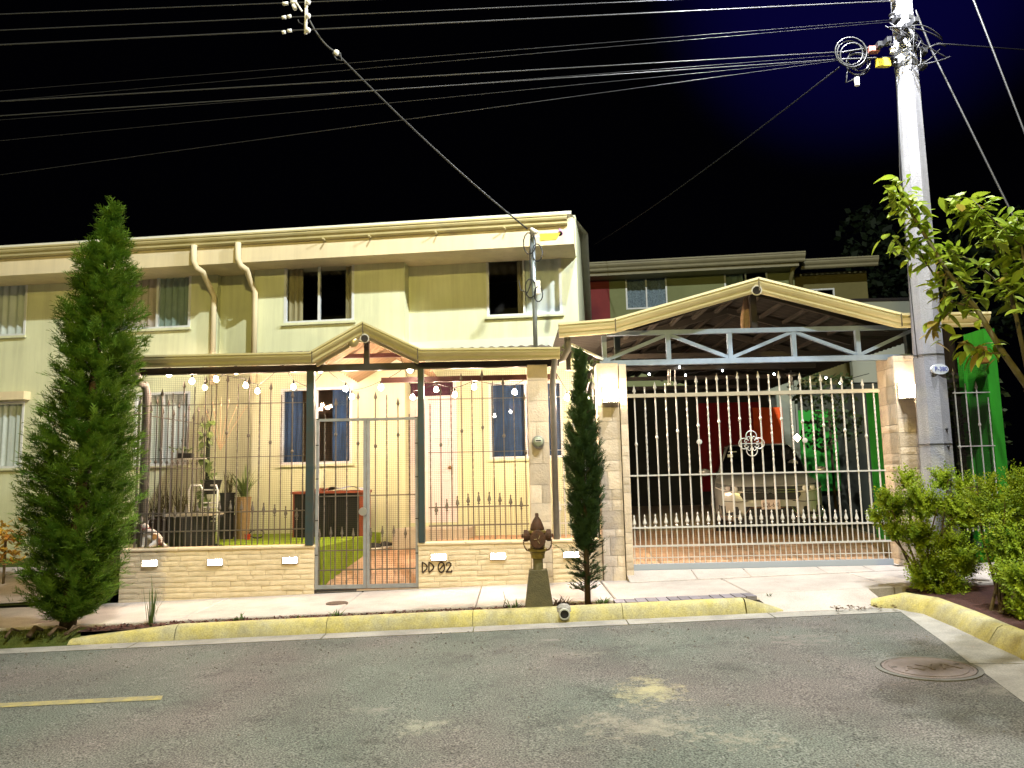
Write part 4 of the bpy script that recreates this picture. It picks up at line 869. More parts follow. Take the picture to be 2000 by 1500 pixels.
t = thing('bright_fascia_plate', 'yellow plate standing in for a bright patch of eave fascia by the service mast', 'bracket', tuple(p))
MB().add([(p.x - 0.14, 0.5, p.z - 0.06), (p.x + 0.10, 0.5, p.z - 0.045), (p.x + 0.16, 0.5, p.z + 0.055), (p.x - 0.14, 0.5, p.z + 0.045), (p.x - 0.14, 0.53, p.z - 0.06), (p.x + 0.10, 0.53, p.z - 0.045), (p.x + 0.16, 0.53, p.z + 0.055), (p.x - 0.14, 0.53, p.z + 0.045)],
         [(0, 1, 2, 3), (4, 7, 6, 5), (0, 4, 5, 1), (1, 5, 6, 2), (2, 6, 7, 3), (3, 7, 4, 0)]).build('plate', mat('yellow_plate', (0.62, 0.48, 0.04), 0.5), t)  # yellow colour stands for a brightly lit patch of the eave fascia
MB().beam((mp.x + 0.03, 0.51, p.z), (p.x - 0.13, 0.51, p.z), 0.02, 0.02).build('arm', WHT, t)

# electricity meter
p = P(1051, 863, -0.09)
t = thing('electricity_meter', 'round glass electricity meter on the slim stone pillar', 'meter', tuple(p))
MB().lathe([(0.085, 0.06), (0.085, 0.01), (0.075, 0.0)], (p.x, -0.105, p.z), 20, 'y').build('ring', mat('meter_grey', (0.25, 0.25, 0.22), 0.4, 0.4), t)
MB().lathe([(0.068, 0.0), (0.064, -0.04), (0.05, -0.055), (0.01, -0.06)], (p.x, -0.106, p.z), 18, 'y').build('glass_dome', mat('meter_dome', (0.30, 0.34, 0.24), 0.12), t, smooth=True)
MB().box(p.x - 0.04, p.x + 0.04, -0.172, -0.163, p.z - 0.005, p.z + 0.03).build('display', WHT, t)
MB().box(p.x - 0.035, p.x + 0.035, -0.1755, -0.1722, p.z + 0.004, p.z + 0.022).build('register', BLACK, t)

# ================================================================== STRING LIGHTS
BULB = emit('bulb_glow', (1.0, 0.72, 0.53), 560.0)
BULB2 = emit('bright_bulb_glow', (1.0, 0.77, 0.55), 2400.0)
SOCK = mat('bulb_socket', (0.02, 0.018, 0.016), 0.6)
bulb_me = MB().lathe([(0.012, 0.045), (0.024, 0.03), (0.035, 0.0), (0.030, -0.024), (0.012, -0.034), (0.002, -0.037)], n=10).mesh('bulb', BULB, True)
bulb_me2 = bulb_me.copy(); bulb_me2.materials.clear(); bulb_me2.materials.append(BULB2)
sock_me = MB().lathe([(0.011, 0.0), (0.015, 0.004), (0.015, 0.04), (0.006, 0.055)], n=8).mesh('socket', SOCK, True)
STR = [('string light hung along the left bay of the porch', [(262, 722, 0.1)], [(330, 731, 0.12), (375, 745, 0.55), (422, 741, 0.8), (480, 753, 1.1), (503, 764, 1.4)], [(553, 708, 0.1)]),
       ('string light crossing behind the left gate post', [(395, 700, 2.2)], [(400, 757, 1.8), (461, 726, 0.3), (553, 722, 0.12), (573, 756, 0.9), (604, 769, 0.9)], [(640, 712, 0.1)]),
       ('string light swagged under the porch gable', [(605, 700, 0.1)], [(626, 723, 0.06), (675, 760, 1.2), (687, 775, 1.5), (744, 757, 0.9), (801, 723, 0.08)], [(822, 700, 0.05)]),
       ('string light hung across the right bay in front of the white door', [(780, 690, 2.0)], [(806, 776, 1.6), (852, 761, 1.0), (888, 771, 0.8), (926, 756, 0.6), (1005, 766, 0.9)], [(1060, 712, 0.3)]),
       ('short string light end beside the small cypress, two bulbs added to light the car', [(1080, 715, 0.5)], [(1108, 777, 0.7), (1128, 770, 0.55), (1146, 778, 0.8)], [(1160, 712, 0.3)])]  # last two bulbs added, all three boosted, to light the parked car
for l_, a0, bl, a1 in STR:
    pts = [P(*q) for q in a0] + [P(*q) + Vector((0, 0, 0.10)) for q in bl] + [P(*q) for q in a1]
    t = thing('string_light', l_, 'string light', tuple(pts[1]), 0, 'festoon bulbs over the porch')
    cab = []
    for q0_, q1_ in zip(pts[:-1], pts[1:]):
        for i in range(6): f = i / 6; q = q0_.lerp(q1_, f); q = q - Vector((0, 0, 0.12 * (q1_ - q0_).length * f * (1 - f))); cab.append(q)
    cab.append(pts[-1]); MB().tube(cab, 0.005, 5).build('cable', SOCK, t, smooth=True)
    for q in bl:
        w = P(*q); piece('bulb', bulb_me2 if l_.startswith('short') else bulb_me, t, tuple(w)); piece('socket', sock_me, t, tuple(w + Vector((0, 0, 0.04))))

# ================================================================== CARPORT
cp = thing('carport_canopy', 'wide gabled carport canopy with an open steel truss over the driveway', 'canopy', (3.4, 0.0, 0.2))
cg = path_at([(1092, 660), (1200, 651), (1477, 572), (1752, 641), (1926, 638)], -0.20)
g = MB().sweep(cg, [(dy - 0.20, dn * 1.15) for dy, dn in GUTP]).build('gutter', mat('carport_gutter_metal', (0.62, 0.55, 0.32), 0.4, 0, (0.56, 0.50, 0.28), 3), cp)
for (x, z) in cg[1:4]: MB().box(x - 0.006, x + 0.006, -0.345, -0.33, z + 0.0, z + 0.17).build('gutter_joint', MATS['dark_seam'], g)
cx, cz = cg[2]; y9 = 9.0
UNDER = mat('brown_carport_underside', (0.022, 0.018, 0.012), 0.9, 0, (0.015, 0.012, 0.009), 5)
rs = MB()
for i_ in range(4):
    (x0, z0), (x1, z1) = cg[i_], cg[i_ + 1]; rs.corr((x0, -0.22, z0 + 0.15), (x0, y9, z0 + 0.15), (x1, -0.22, z1 + 0.15), (x1, y9, z1 + 0.15), 60, 0.014)
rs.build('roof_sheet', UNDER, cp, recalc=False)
for y in (1.2, 2.6, 4.0, 5.6):
    for s_ in (1, 3):
        x, z = cg[s_]; MB().beam((x, y, z + 0.06), (cx, y, cz + 0.06), 0.05, 0.09, up=(0, 0, 1)).build('rafter', mat('brown_steel', (0.035, 0.028, 0.02), 0.6), cp)
    MB().beam((cg[1][0], y, cg[1][1] - 0.1), (cg[3][0], y, cg[3][1] - 0.1), 0.05, 0.07).build('tie_beam', MATS['brown_steel'], cp)
for k_ in range(5):
    f = (k_ + 0.5) / 5.5
    for s_ in (1, 3):
        x = cx + (cg[s_][0] - cx) * f; z = cz + (cg[s_][1] - cz) * f + 0.09; MB().beam((x, -0.1, z), (x, y9, z), 0.05, 0.05).build('purlin', MATS['brown_steel'], cp)
TY = -0.02
def tz(u, v): return P(u, v, TY)
A = lambda u, v: tuple(tz(u, v))
zc_ = (A(1200, 709)[2] + A(1770, 698)[2]) / 2
zu_ = (A(1430, 646)[2] + A(1530, 645)[2]) / 2
MB().box(1.20, 5.45, TY - 0.04, TY + 0.04, zc_ - 0.035, zc_ + 0.035).build('bottom_chord', TRUSS, cp)
MB().box(1.30, 5.40, TY - 0.035, TY + 0.035, zu_ - 0.03, zu_ + 0.03).build('top_chord', TRUSS, cp)
for u in (1180, 1305, 1425, 1550, 1675, 1790):
    x = A(u, 675)[0]; MB().box(x - 0.03, x + 0.03, TY - 0.03, TY + 0.03, zc_ + 0.0352, zu_ - 0.0302).build('web_post', TRUSS, cp)
xsu = [A(u, 675)[0] for u in (1180, 1305, 1425, 1550, 1675, 1790)]
for i_, (xa1, xb1) in enumerate(zip(xsu[:-1], xsu[1:])):
    up = (i_ % 2 == 1); za1, zb1 = (zu_ - 0.04, zc_ + 0.05) if up else (zc_ + 0.05, zu_ - 0.04)
    if i_ == 1: za1, zb1 = zu_ - 0.04, zc_ + 0.05
    MB().beam((xa1 + 0.032, TY, za1), (xb1 - 0.032, TY, zb1), 0.045, 0.05, up=(0, 1, 0)).build('diagonal', TRUSS, cp)
MB().box(cx - 0.04, cx + 0.04, TY - 0.037, TY + 0.037, zu_ + 0.0302, cz + 0.02).build('king_post', DARKST, cp)
for s_ in (1, 3):
    x, z = cg[s_]; MB().beam((x, 0.02, z + 0.03), (cx, 0.02, cz + 0.06), 0.06, 0.07, up=(0, 0, 1)).build('front_rafter', MATS['brown_steel'], cp)
MB().box(cg[0][0] + 0.1, cg[0][0] + 0.16, 0, 0.06, 2.9, cg[0][1] + 0.1).build('post', DARKST, cp)
MB().box(1.44, 1.52, 0.2, 0.28, 0.2, 3.4).build('post', STEELT, cp); MB().box(5.55, 5.63, 0.3, 0.38, 0.2, 3.4).build('post', STEELT, cp)
e0, e1 = P(1115, 672, -0.06), P(1178, 702, -0.06)
MB().beam(e0, e1, 0.03, 0.03).build('stay', WHT, cp)
p0 = P(1108, 664, -0.12)
MB().tube([p0 + Vector((0, 0, 0.05)), p0 + Vector((0.01, 0.05, -0.12)), p0 + Vector((-0.06, 0.1, -0.24)), p0 + Vector((-0.15, 0.12, -0.26))], 0.045, 10).build('drain_elbow', MATS['grey_pipe'], cp, smooth=True)
# cloth hung under the carport peak
t = thing('hanging_cloth', 'crumpled pinkish cloth hung under the carport peak', 'cloth', tuple(P(1458, 640, 0.1)))
mb = MB(); a, b = P(1460, 578, 0.06), P(1458, 640, 0.06)
for i in range(10):
    f = i / 9; z = a.z + (b.z - a.z) * f; w = 0.02 + 0.06 * min(1, f * 1.5)
    for j in range(9): s_ = j / 8 * 2 - 1; mb.v.append((a.x - 0.02 + s_ * w, 0.09 + 0.03 * math.sin(j * 2.1 + f * 2) * min(1, f * 3) , z))
for i in range(9):
    for j in range(8): q = i * 9 + j; mb.f.append((q, q + 1, q + 10, q + 9))
mb.build('cloth', mat('dusty_cloth', (0.42, 0.26, 0.19), 0.95, 0, (0.28, 0.20, 0.12), 14), t, smooth=True)

# inside the carport: back walls, shelf of greenery, hanging hooks
bwl = thing('carport_back_wall', 'dark back wall of the carport with a red stretch painted in an unlit and a lit tone', 'wall', (4.0, 8.6, 0.6))
def bpan(name, u0, u1, v0, v1, Y, m): a = P(u0, v1, Y); b = P(u1, v0, Y); MB().box(a.x, b.x, Y, Y + 0.1, a.z, b.z).build(name, m, bwl)
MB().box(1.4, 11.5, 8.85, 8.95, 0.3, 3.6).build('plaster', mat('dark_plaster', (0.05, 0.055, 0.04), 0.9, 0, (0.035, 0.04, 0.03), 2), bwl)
bpan('unlit_red_panel', 1372, 1482, 785, 960, 8.7, mat('unlit_red_paint', (0.30, 0.008, 0.008), 0.8, 0, (0.24, 0.006, 0.006), 3))
bpan('lit_red_panel', 1480, 1527, 795, 960, 8.66, mat('lit_red_paint', (0.85, 0.11, 0.012), 0.8, 0, (0.75, 0.09, 0.01), 3))  # same red wall as the panel before, its lit part painted orange
bpan('grey_panel', 1528, 1556, 770, 960, 8.68, mat('grey_render', (0.22, 0.24, 0.18), 0.9, 0, (0.18, 0.2, 0.15), 5))
bpan('green_panel', 1557, 1632, 800, 960, 8.7, mat('green_paint', (0.02, 0.28, 0.02), 0.75, 0, (0.015, 0.22, 0.015), 2))
bpan('grey_panel', 1455, 1560, 735, 768, 8.67, MATS['grey_render'])
GREEN = mat('bright_green_wall', (0.03, 0.34, 0.015), 0.75, 0, (0.025, 0.29, 0.012), 2, 0.15, 60)
gw = thing('side_wall', 'dark green painted wall at the right side of the carport', 'wall', (6.06, 1.5, 0.3))
MB().box(6.0, 6.12, 0.45, 2.6, 0.2, 2.75).build('panel', MATS['green_paint'], gw)
sw = thing('side_wall', 'dark wall along the left side of the carport', 'wall', (1.45, 5, 0.5))
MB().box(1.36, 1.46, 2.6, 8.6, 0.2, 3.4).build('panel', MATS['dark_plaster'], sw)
p = P(1557, 855, 7.6)
t = thing('pendant_lamp', 'small diamond shaped lamp hanging lit at the back of the carport', 'lamp', tuple(p))
MB().add([(p.x, 7.6, p.z - 0.10), (p.x + 0.09, 7.6, p.z), (p.x, 7.6, p.z + 0.10), (p.x - 0.09, 7.6, p.z), (p.x, 7.53, p.z), (p.x, 7.67, p.z)], [(0, 1, 4), (1, 2, 4), (2, 3, 4), (3, 0, 4), (1, 0, 5), (2, 1, 5), (3, 2, 5), (0, 3, 5)]).build('glass', emit('diamond_lamp', (1.0, 0.75, 0.5), 16.0), t)
MB().tube([(p.x, 7.6, p.z + 0.1), (p.x, 7.6, 3.7)], 0.008, 5).build('cord', DARKST, t)
# small unlit-looking LED dots hung below the carport roof
led = emit('led_dot', (0.85, 0.95, 1.0), 40.0)
lt_ = thing('led_string', 'sparse string of tiny white lights under the carport roof', 'string light', tuple(P(1400, 720, 2.5)))
pts = []
for (u, v) in ((1268, 731), (1327, 717), (1339, 733), (1411, 724), (1512, 731), (1613, 738), (1641, 748)):
    q = P(u, v, 2.5); pts.append(q + Vector((0, 0, 0.03))); MB().ball(tuple(q), 0.017, 8, 5).build('bulb', led, lt_)
MB().tube([pts[0] + Vector((-0.6, 0, 0.15))] + pts + [pts[-1] + Vector((0.5, 0, 0.12))], 0.006, 5).build('cable', CABLEB, lt_)
q = P(1545, 733, 5.0)
t = thing('ceiling_fan', 'white fan or lamp head fixed below the carport roof', 'fixture', tuple(q))
MB().lathe([(0.02, 0.06), (0.13, 0.03), (0.14, 0.0), (0.03, -0.02)], tuple(q), 12).tube([q, q + Vector((0, 0, -0.2))], 0.03, 6).build('head', WHT, t)
MB().tube([q + Vector((0, 0, 0.05)), q + Vector((0, 0, 0.9))], 0.015, 6).build('rod', WHT, t)
for u, l_ in ((1305, 'left of the three white pull cords behind the driveway gate top'), (1309, 'middle of the three white pull cords behind the driveway gate top'), (1318, 'right of the three white pull cords behind the driveway gate top')):
    q = P(u, 722, 1.5); q2 = P(u, 750, 1.5)
    o = MB().tube([q, q2], 0.008, 5).ball(tuple(q2), 0.018, 6, 4).build('pull_cord', WHT, None)
    tag(o, l_, 'cord', 'pull cords behind the driveway gate')

# green corner wall at the right with its orange junction box
gx = P(1890, 800, 0.55).x; gx2 = P(1916, 800, 0.42).x
gc = thing('green_wall', 'bright green corner wall standing right of the utility pole', 'wall', (gx2, 0.6, 0.3))
a = P(1926, 700, 0.42); b = P(1965, 900, 0.42)
streaks(GREEN, 0.35, 4, 0.6)
MB().box(P(1888, 800, 0.9).x, a.x + 0.04, 0.9, 1.02, 0.1, P(1900, 690, 0.9).z).build('panel', GREEN, gc)
MB().box(a.x, P(1957, 800, 0.42).x, 0.42, 0.9, 0.1, P(1925, 642, 0.42).z).build('pier', GREEN, gc)
p = P(1915, 688, 0.36)
t = thing('junction_box', 'rusty orange junction box on the green pier', 'junction box', tuple(p))
MB().cbox(p.x - 0.06, p.x + 0.07, 0.3, 0.41, p.z - 0.05, p.z + 0.08, 0.01).build('box', mat('rust_orange', (0.28, 0.13, 0.02), 0.7, 0, (0.2, 0.1, 0.02), 12), t)
MB().cbox(p.x - 0.02, p.x + 0.09, 0.31, 0.41, p.z - 0.16, p.z - 0.055, 0.01).build('cover', MATS['rust_orange'], t)

# ================================================================== UTILITY POLE
ub = Vector((5.12, -1.0, zg(5.1) - 0.1))
up_ = thing('utility_pole', 'tall octagonal concrete utility pole with an oval number plate', 'utility pole', tuple(ub))
def pr_(z): return 0.205 - 0.0105 * z
mb = MB(); ring = [0.0, 1.2, 2.9, 6.0, 9.0, 11.6]
mb.tube([(5.08 + 0.012 * z, -1.0, ub.z + z) for z in ring], [pr_(z) for z in ring], 8)
mb.build('shaft', POLEC, up_)
for v in (690, 867):
    z = P(1820, v, -1.2).z; r_ = pr_(z - ub.z) + 0.006; xx = 5.08 + 0.012 * (z - ub.z)
    MB().tube([(xx, -1.0, z - 0.007), (xx, -1.0, z + 0.007)], r_, 8).build('steel_band', mat('band_steel', (0.10, 0.10, 0.10), 0.5, 0.5), up_)
p = P(1826, 721, -1.19)
def tagplate(cx_, cz_, ang):
    rr = pr_(cz_ - ub.z) * math.cos(math.pi / 8) + 0.004; xx = 5.08 + 0.012 * (cz_ - ub.z)
    n_ = Vector((math.sin(ang), -math.cos(ang), 0)); tv = Vector((math.cos(ang), math.sin(ang), 0)); c0 = Vector((xx, -1.0, cz_)) + n_ * rr
    return c0, n_, tv
c0, n_, tv = tagplate(0, p.z, math.radians(10))
mb = MB(); k = 18; fr = [c0 + tv * (0.115 * math.cos(2 * math.pi * i / k)) + Vector((0, 0, 0.062 * math.sin(2 * math.pi * i / k))) for i in range(k)]
mb.add([f_ + n_ * 0.012 for f_ in fr] + [f_ - n_ * 0.02 for f_ in fr], [tuple(range(k))] + [(i, (i + 1) % k, k + (i + 1) % k, k + i) for i in range(k)])
pl = mb.build('number_plate', mat('enamel_white', (0.72, 0.76, 0.80), 0.4), up_)
tm = text_mesh('P-380', 0.075, 0.001, mat('blue_enamel', (0.02, 0.04, 0.35), 0.4))
o = piece('lettering', tm, pl, tuple(c0 + n_ * 0.0145 + tv * 0.012), (math.pi / 2, 0, math.radians(10)))
for v in (838, 872):
    z = P(1840, v, -1.2).z; xx = 5.08 + 0.012 * (z - ub.z) + 0.06
    MB().ball((xx, -1.0 - pr_(z - ub.z) * 0.9, z), 0.018, 8, 5).build('bolt', BLACK, up_)
for z, w in ((7.22, 0.03), (6.78, 0.03), (6.6, 0.03)):
    MB().tube([(5.08 + 0.012 * z, -1.0, z - w), (5.08 + 0.012 * z, -1.0, z + w)], pr_(z) + 0.008, 8).build('steel_band', MATS['band_steel'], up_)
for (dx, z, m_) in ((-0.22, 7.24, CABLEB), (-0.25, 6.78, WHT), (-0.24, 6.62, CABLEB), (0.20, 6.74, CABLEB), (0.2, 6.6, CABLEB), (-0.2, 7.5, WHT)):
    x_ = 5.08 + 0.012 * z + dx * 0.8; MB().lathe([(0.02, -0.05), (0.045, -0.03), (0.028, 0), (0.045, 0.03), (0.02, 0.05)], (x_, -1.08, z), 8).build('insulator', m_, up_)
# luminaire on its arm, above the picture
MB().tube([(5.2, -1.05, 8.5), (5.05, -1.3, 8.85), (4.7, -1.6, 8.95), STREET_LAMP + Vector((0.05, 0.05, 0.1))], 0.04, 8).build('lamp_arm', MATS['galvanised'], up_, smooth=True)
MB().cbox(STREET_LAMP.x - 0.16, STREET_LAMP.x + 0.16, STREET_LAMP.y - 0.3, STREET_LAMP.y + 0.3, STREET_LAMP.z + 0.02, STREET_LAMP.z + 0.14, 0.03).build('luminaire', MATS['meter_grey'], up_)
fl = thing('street_lamp', 'tall street lamp with a long arm, standing across the road beside the viewer', 'street lamp', (FAR_LAMP.x + 1.5, -10.6, -0.2))
MB().tube([(FAR_LAMP.x + 1.5, -10.6, -0.2), (FAR_LAMP.x + 1.5, -10.6, 15.8), (FAR_LAMP.x + 1.2, -10.3, 16.5), (FAR_LAMP.x, FAR_LAMP.y, 16.65)], [0.14, 0.09, 0.06, 0.04], 8).build('pole', MATS['galvanised'], fl, smooth=True)
MB().cbox(FAR_LAMP.x - 0.16, FAR_LAMP.x + 0.16, FAR_LAMP.y - 0.3, FAR_LAMP.y + 0.3, FAR_LAMP.z + 0.02, FAR_LAMP.z + 0.14, 0.03).build('luminaire', MATS['meter_grey'], fl)
sl = thing('street_lamp', 'older warm street lamp on a plain pole behind the viewer', 'street lamp', (SODIUM_LAMP.x, SODIUM_LAMP.y - 1.2, -0.2))
MB().tube([(SODIUM_LAMP.x, SODIUM_LAMP.y - 1.2, -0.2), (SODIUM_LAMP.x, SODIUM_LAMP.y - 1.2, 8.7), (SODIUM_LAMP.x, SODIUM_LAMP.y - 0.8, 9.1), (SODIUM_LAMP.x, SODIUM_LAMP.y, 9.15)], [0.1, 0.07, 0.05, 0.04], 8).build('pole', MATS['galvanised'], sl, smooth=True)
MB().cbox(SODIUM_LAMP.x - 0.16, SODIUM_LAMP.x + 0.16, SODIUM_LAMP.y - 0.3, SODIUM_LAMP.y + 0.3, SODIUM_LAMP.z + 0.02, SODIUM_LAMP.z + 0.14, 0.03).build('luminaire', MATS['meter_grey'], sl)
mb = MB()
for (cx_, cz_, rr, nl) in ((4.42, 6.72, 0.20, 3), (4.50, 6.64, 0.16, 3)):
    for k_ in range(nl):
        r2 = rr * U(0.8, 1.05); ox, oz, oy = U(-0.03, 0.03), U(-0.03, 0.03), U(-0.05, 0.05)
        mb.tube([(cx_ + ox + r2 * math.cos(a_ / 9 * math.pi), -1.08 + oy, cz_ + oz + r2 * math.sin(a_ / 9 * math.pi)) for a_ in range(19)], 0.009, 5, False)
cc = thing('cable_coil', 'coiled spare cable hanging from the wires left of the utility pole', 'cable coil', (4.45, -1.08, 6.7))
mb.build('coil', CABLE, cc, smooth=True)
MB().tube([(4.36, -1.08, 6.52), (4.33, -1.08, 6.36), (4.42, -1.08, 6.40)], 0.01, 5).build('tail', CABLE, cc, smooth=True)
MB().lathe([(0.03, -0.05), (0.035, 0.05)], (4.47, -1.08, 6.37), 8).build('connector', WHT, cc)
p = P(1726, 122, -1.1)
o = MB().box(p.x - 0.09, p.x + 0.08, -1.12, -1.06, p.z - 0.05, p.z + 0.05).build('cable_tag', MATS['yellow_plate'], None); tag(o, 'yellow tag hanging from the cables beside the pole top', 'tag')
p = P(1705, 97, -1.1)
t = thing('splice_box', 'small reddish splice box among the cables at the pole', 'splice box', tuple(p))
MB().cbox(p.x - 0.06, p.x + 0.07, -1.14, -1.06, p.z - 0.04, p.z + 0.035, 0.01).build('box', mat('faded_red', (0.45, 0.18, 0.15), 0.5), t)

# tangle of short jumper cables and clamps round the pole head
tg = thing('cable_tangle', 'tangle of dark jumper cables and clamps strapped round the pole head', 'cables', (5.16, -1.1, 6.7))
random.seed(5)
for k_ in range(16):
    a0 = Vector((5.16 + U(-0.35, 0.12), -1.16 + U(-0.1, 0.02), U(6.5, 7.15))); a1 = Vector((5.16 + U(-0.1, 0.45), -1.16 + U(-0.1, 0.08), U(6.4, 6.95))); md = (a0 + a1) / 2 + Vector((U(-0.08, 0.08), -0.08 - 0.08 * R(), U(-0.22, 0.16)))
    pts = [a0 * (1 - f) ** 2 + md * 2 * f * (1 - f) + a1 * f * f for f in [i / 8 for i in range(9)]]
    MB().tube(pts, U(0.005, 0.009), 5).build('jumper', CABLEB if k_ % 3 else CABLE, tg, smooth=True)
for (dx, z) in ((-0.16, 7.16), (-0.05, 7.05), (0.06, 7.12), (-0.12, 6.92), (0.03, 6.88), (0.14, 6.70), (0.12, 6.52), (-0.3, 6.86), (-0.42, 6.80)):
    MB().cbox(5.16 + dx - 0.03, 5.16 + dx + 0.03, -1.22, -1.10, z - 0.035, z + 0.035, 0.008).build('clamp', CABLEB, tg)
random.seed(23)
# ---- wires
def wire(label, pts, r, group, m=CABLE, sag=0.0, n=10):
    pts = [Vector(q) for q in pts]; out = []
    for a_, b_ in zip(pts[:-1], pts[1:]):
        for i in range(n): f = i / n; q = a_.lerp(b_, f); out.append(q - Vector((0, 0, sag * 4 * f * (1 - f))))
    out.append(pts[-1]); o = MB().tube(out, r, 6).build('overhead_wire', m, None, smooth=True); tag(o, label, 'wire', group); return o
WG = 'overhead wires along the street'
def far(a_, b_, k=3.0): a_ = Vector(a_); b_ = Vector(b_); return a_ + (b_ - a_) * k
def W(u0, v0, u1, v1, y0=-1.1, y1=-1.1, k=9.0): a_ = P(u0, v0, y0); b_ = P(u1, v1, y1); return [a_, far(a_, b_, k)]
wire('lowest of the three power wires crossing the top of the picture', W(1740, 2, 600, 58), 0.0081, WG)
wire('middle of the three power wires, through the spacer bracket', W(1660, -16, 600, 32), 0.0060, WG)
wire('highest power wire, leaving the top edge near the spacer bracket', W(1660, -38, 600, 4), 0.0060, WG)
wire('upper thin wire of the pair meeting the pole below its top', W(1738, 39, 960, 101, k=9), 0.0032, WG, CABLED)
wire('lower thin wire of the pair meeting the pole below its top', W(1738, 43, 960, 112, k=9), 0.0032, WG, CABLED)
wire('thickest telephone cable reaching the coil at the pole', W(1650, 101, 800, 151, k=9), 0.0070, WG)
wire('long telephone cable that continues to the left edge', W(1650, 115, 300, 206, k=9), 0.0060, WG)
wire('thin telephone wire just above the long telephone cable', W(1640, 108, 900, 165, k=9), 0.0032, WG, CABLED)
wire('thin telephone wire just below the long telephone cable', W(1640, 116, 1000, 178, k=9), 0.0032, WG, CABLED)
wire('lowest drooping telephone wire', W(1640, 118, 950, 212, k=9), 0.0038, WG, CABLED)
for (u0, v0, u1, v1, r_, l_) in ((1640, 103, 1745, 86, 0.012, 'short cable from the coil to the pole, upper one'), (1640, 116, 1745, 112, 0.011, 'short cable from the coil to the pole, lower one')):
    wire(l_, [P(u0, v0, -1.1), P(u1, v1, -1.1)], r_, WG)
wire('drop wire running from the spacer bracket down to the service mast', [P(600, 30, -1.1), P(655, 101, -0.95), P(1030, 447, 0.45)], 0.012, 'drop wires', sag=0.08)
hr = P(1160, 478, 12.0)
wire('thin wire slanting from the pole down to the houses behind', [P(1640, 131, -1.1), hr], 0.009, 'drop wires', CABLED, sag=0.1)
wire('guy wire descending right from the top of the pole', [P(1788, 20, -1.0), P(1818, 95, -1.0), P(2000, 465, -1.6), P(2060, 590, -1.8)], 0.012, 'wires right of the pole')
wire('outermost wire descending past the top right corner', [P(1890, -30, -1.4), P(2000, 255, -1.8), P(2080, 470, -2.0)], 0.011, 'wires right of the pole')
wire('faint wire leading right from the pole at cable height', [P(1830, 85, -1.0), P(2150, 108, 3.0)], 0.008, 'wires right of the pole', CABLEB)
gwp = P(1770, 350, -1.2)
wire('thin grounding wire running down beside the pole', [P(1752, 150, -1.15), P(1758, 345, -1.18), P(1782, 600, -1.2), P(1792, 700, -1.2)], 0.006, 'wires right of the pole')
# spacer bracket with insulators on the power wires
sp = thing('spacer_bracket', 'white spacer bracket with clamps holding the power wires at the top left', 'bracket', tuple(P(598, 40, -1.1)))
MB().tube([P(599, -30, -1.1), P(597, 66, -1.1)], 0.022, 8).build('rod', WHT, sp, smooth=True)
for (u, v) in ((602, 4), (602, 31), (602, 59)): MB().ball(tuple(P(u, v, -1.14)), 0.035, 8, 6).build('clamp', WHT, sp, smooth=True)
for (u0, u1, v) in ((552, 563, 7), (568, 580, 4), (551, 559, 34), (562, 569, 32), (551, 558, 63), (562, 570, 60)):
    MB().tube([P(u0, v + 0.5, -1.1), P(u1, v - 0.5, -1.1)], 0.022, 7).build('sleeve', WHT, sp, smooth=True)
MB().tube([P(578, 4, -1.12), P(590, 22, -1.12)], 0.012, 6).build('stay', WHT, sp)
MB().tube([P(573, 10, -1.1), P(577, 18, -1.1)], 0.028, 8).build('insulator', WHT, sp, smooth=True)
MB().tube([P(582, 38, -1.1), P(584, 44, -1.1), P(592, 48, -1.1)], 0.007, 5).build('jumper', CABLE, sp)
ins = P(657, 103, -0.95)
t = thing('wire_insulator', 'small egg insulator on the drop wire', 'insulator', tuple(ins))
MB().ball(tuple(ins), 0.04, 8, 6).build('body', WHT, t, smooth=True)
MB().tube([ins + Vector((-0.05, 0, 0.0)), ins + Vector((0.0, 0, -0.09)), ins + Vector((0.07, 0, -0.11)), ins + Vector((0.05, 0, 0.0))], 0.009, 5).build('tie', CABLE, t)

# ================================================================== PORCH FURNITURE
TZ = 0.60
cab = thing('cabinet', 'black fronted cabinet with reddish brown sides standing on the turf', 'cabinet', (-2.95, 2.0, TZ))
REDBR = mat('reddish_wood', (0.26, 0.06, 0.025), 0.5, 0, (0.18, 0.04, 0.02), 9)
a = P(572, 962, 1.9); b = P(712, 958, 1.9)
zt_c = a.z
MB().box(a.x + 0.02, b.x - 0.05, 1.92, 2.4, TZ, zt_c - 0.03).build('body', mat('black_lacquer', (0.006, 0.006, 0.007), 0.35), cab)
MB().box(b.x - 0.085, b.x - 0.0, 1.9, 2.42, TZ, zt_c - 0.031).build('side_panel', REDBR, cab); MB().box(a.x, a.x + 0.019, 1.9, 2.42, TZ, zt_c - 0.031).build('side_panel', REDBR, cab)
MB().cbox(a.x - 0.03, b.x + 0.02, 1.87, 2.44, zt_c - 0.03, zt_c + 0.012, 0.006).build('top', REDBR, cab)
MB().box((a.x + b.x) / 2 - 0.003, (a.x + b.x) / 2 + 0.003, 1.912, 1.919, TZ + 0.03, zt_c - 0.05).build('door_gap', DARKST, cab)
t = thing('folded_cloth', 'white and blue folded cloth lying on the cabinet', 'cloth', (-2.6, 2.1, zt_c))
p0 = P(640, 958, 2.0); p1 = P(708, 955, 2.0); mb = MB()
for i in range(9):
    for j in range(4): mb.v.append((p0.x + (p1.x - p0.x) * i / 8, 1.9 + j * 0.14, zt_c + 0.015 + (0.045 + 0.02 * math.sin(i * 1.3 + j)) * (1 if 0 < i < 8 else 0.05)))
for i in range(8):
    for j in range(3): mb.f.append((i * 4 + j, i * 4 + 4 + j, i * 4 + 5 + j, i * 4 + 1 + j))
mb.build('cloth', mat('white_blue_cloth', (0.60, 0.62, 0.70), 0.9, 0, (0.15, 0.2, 0.42), 7), t, smooth=True)
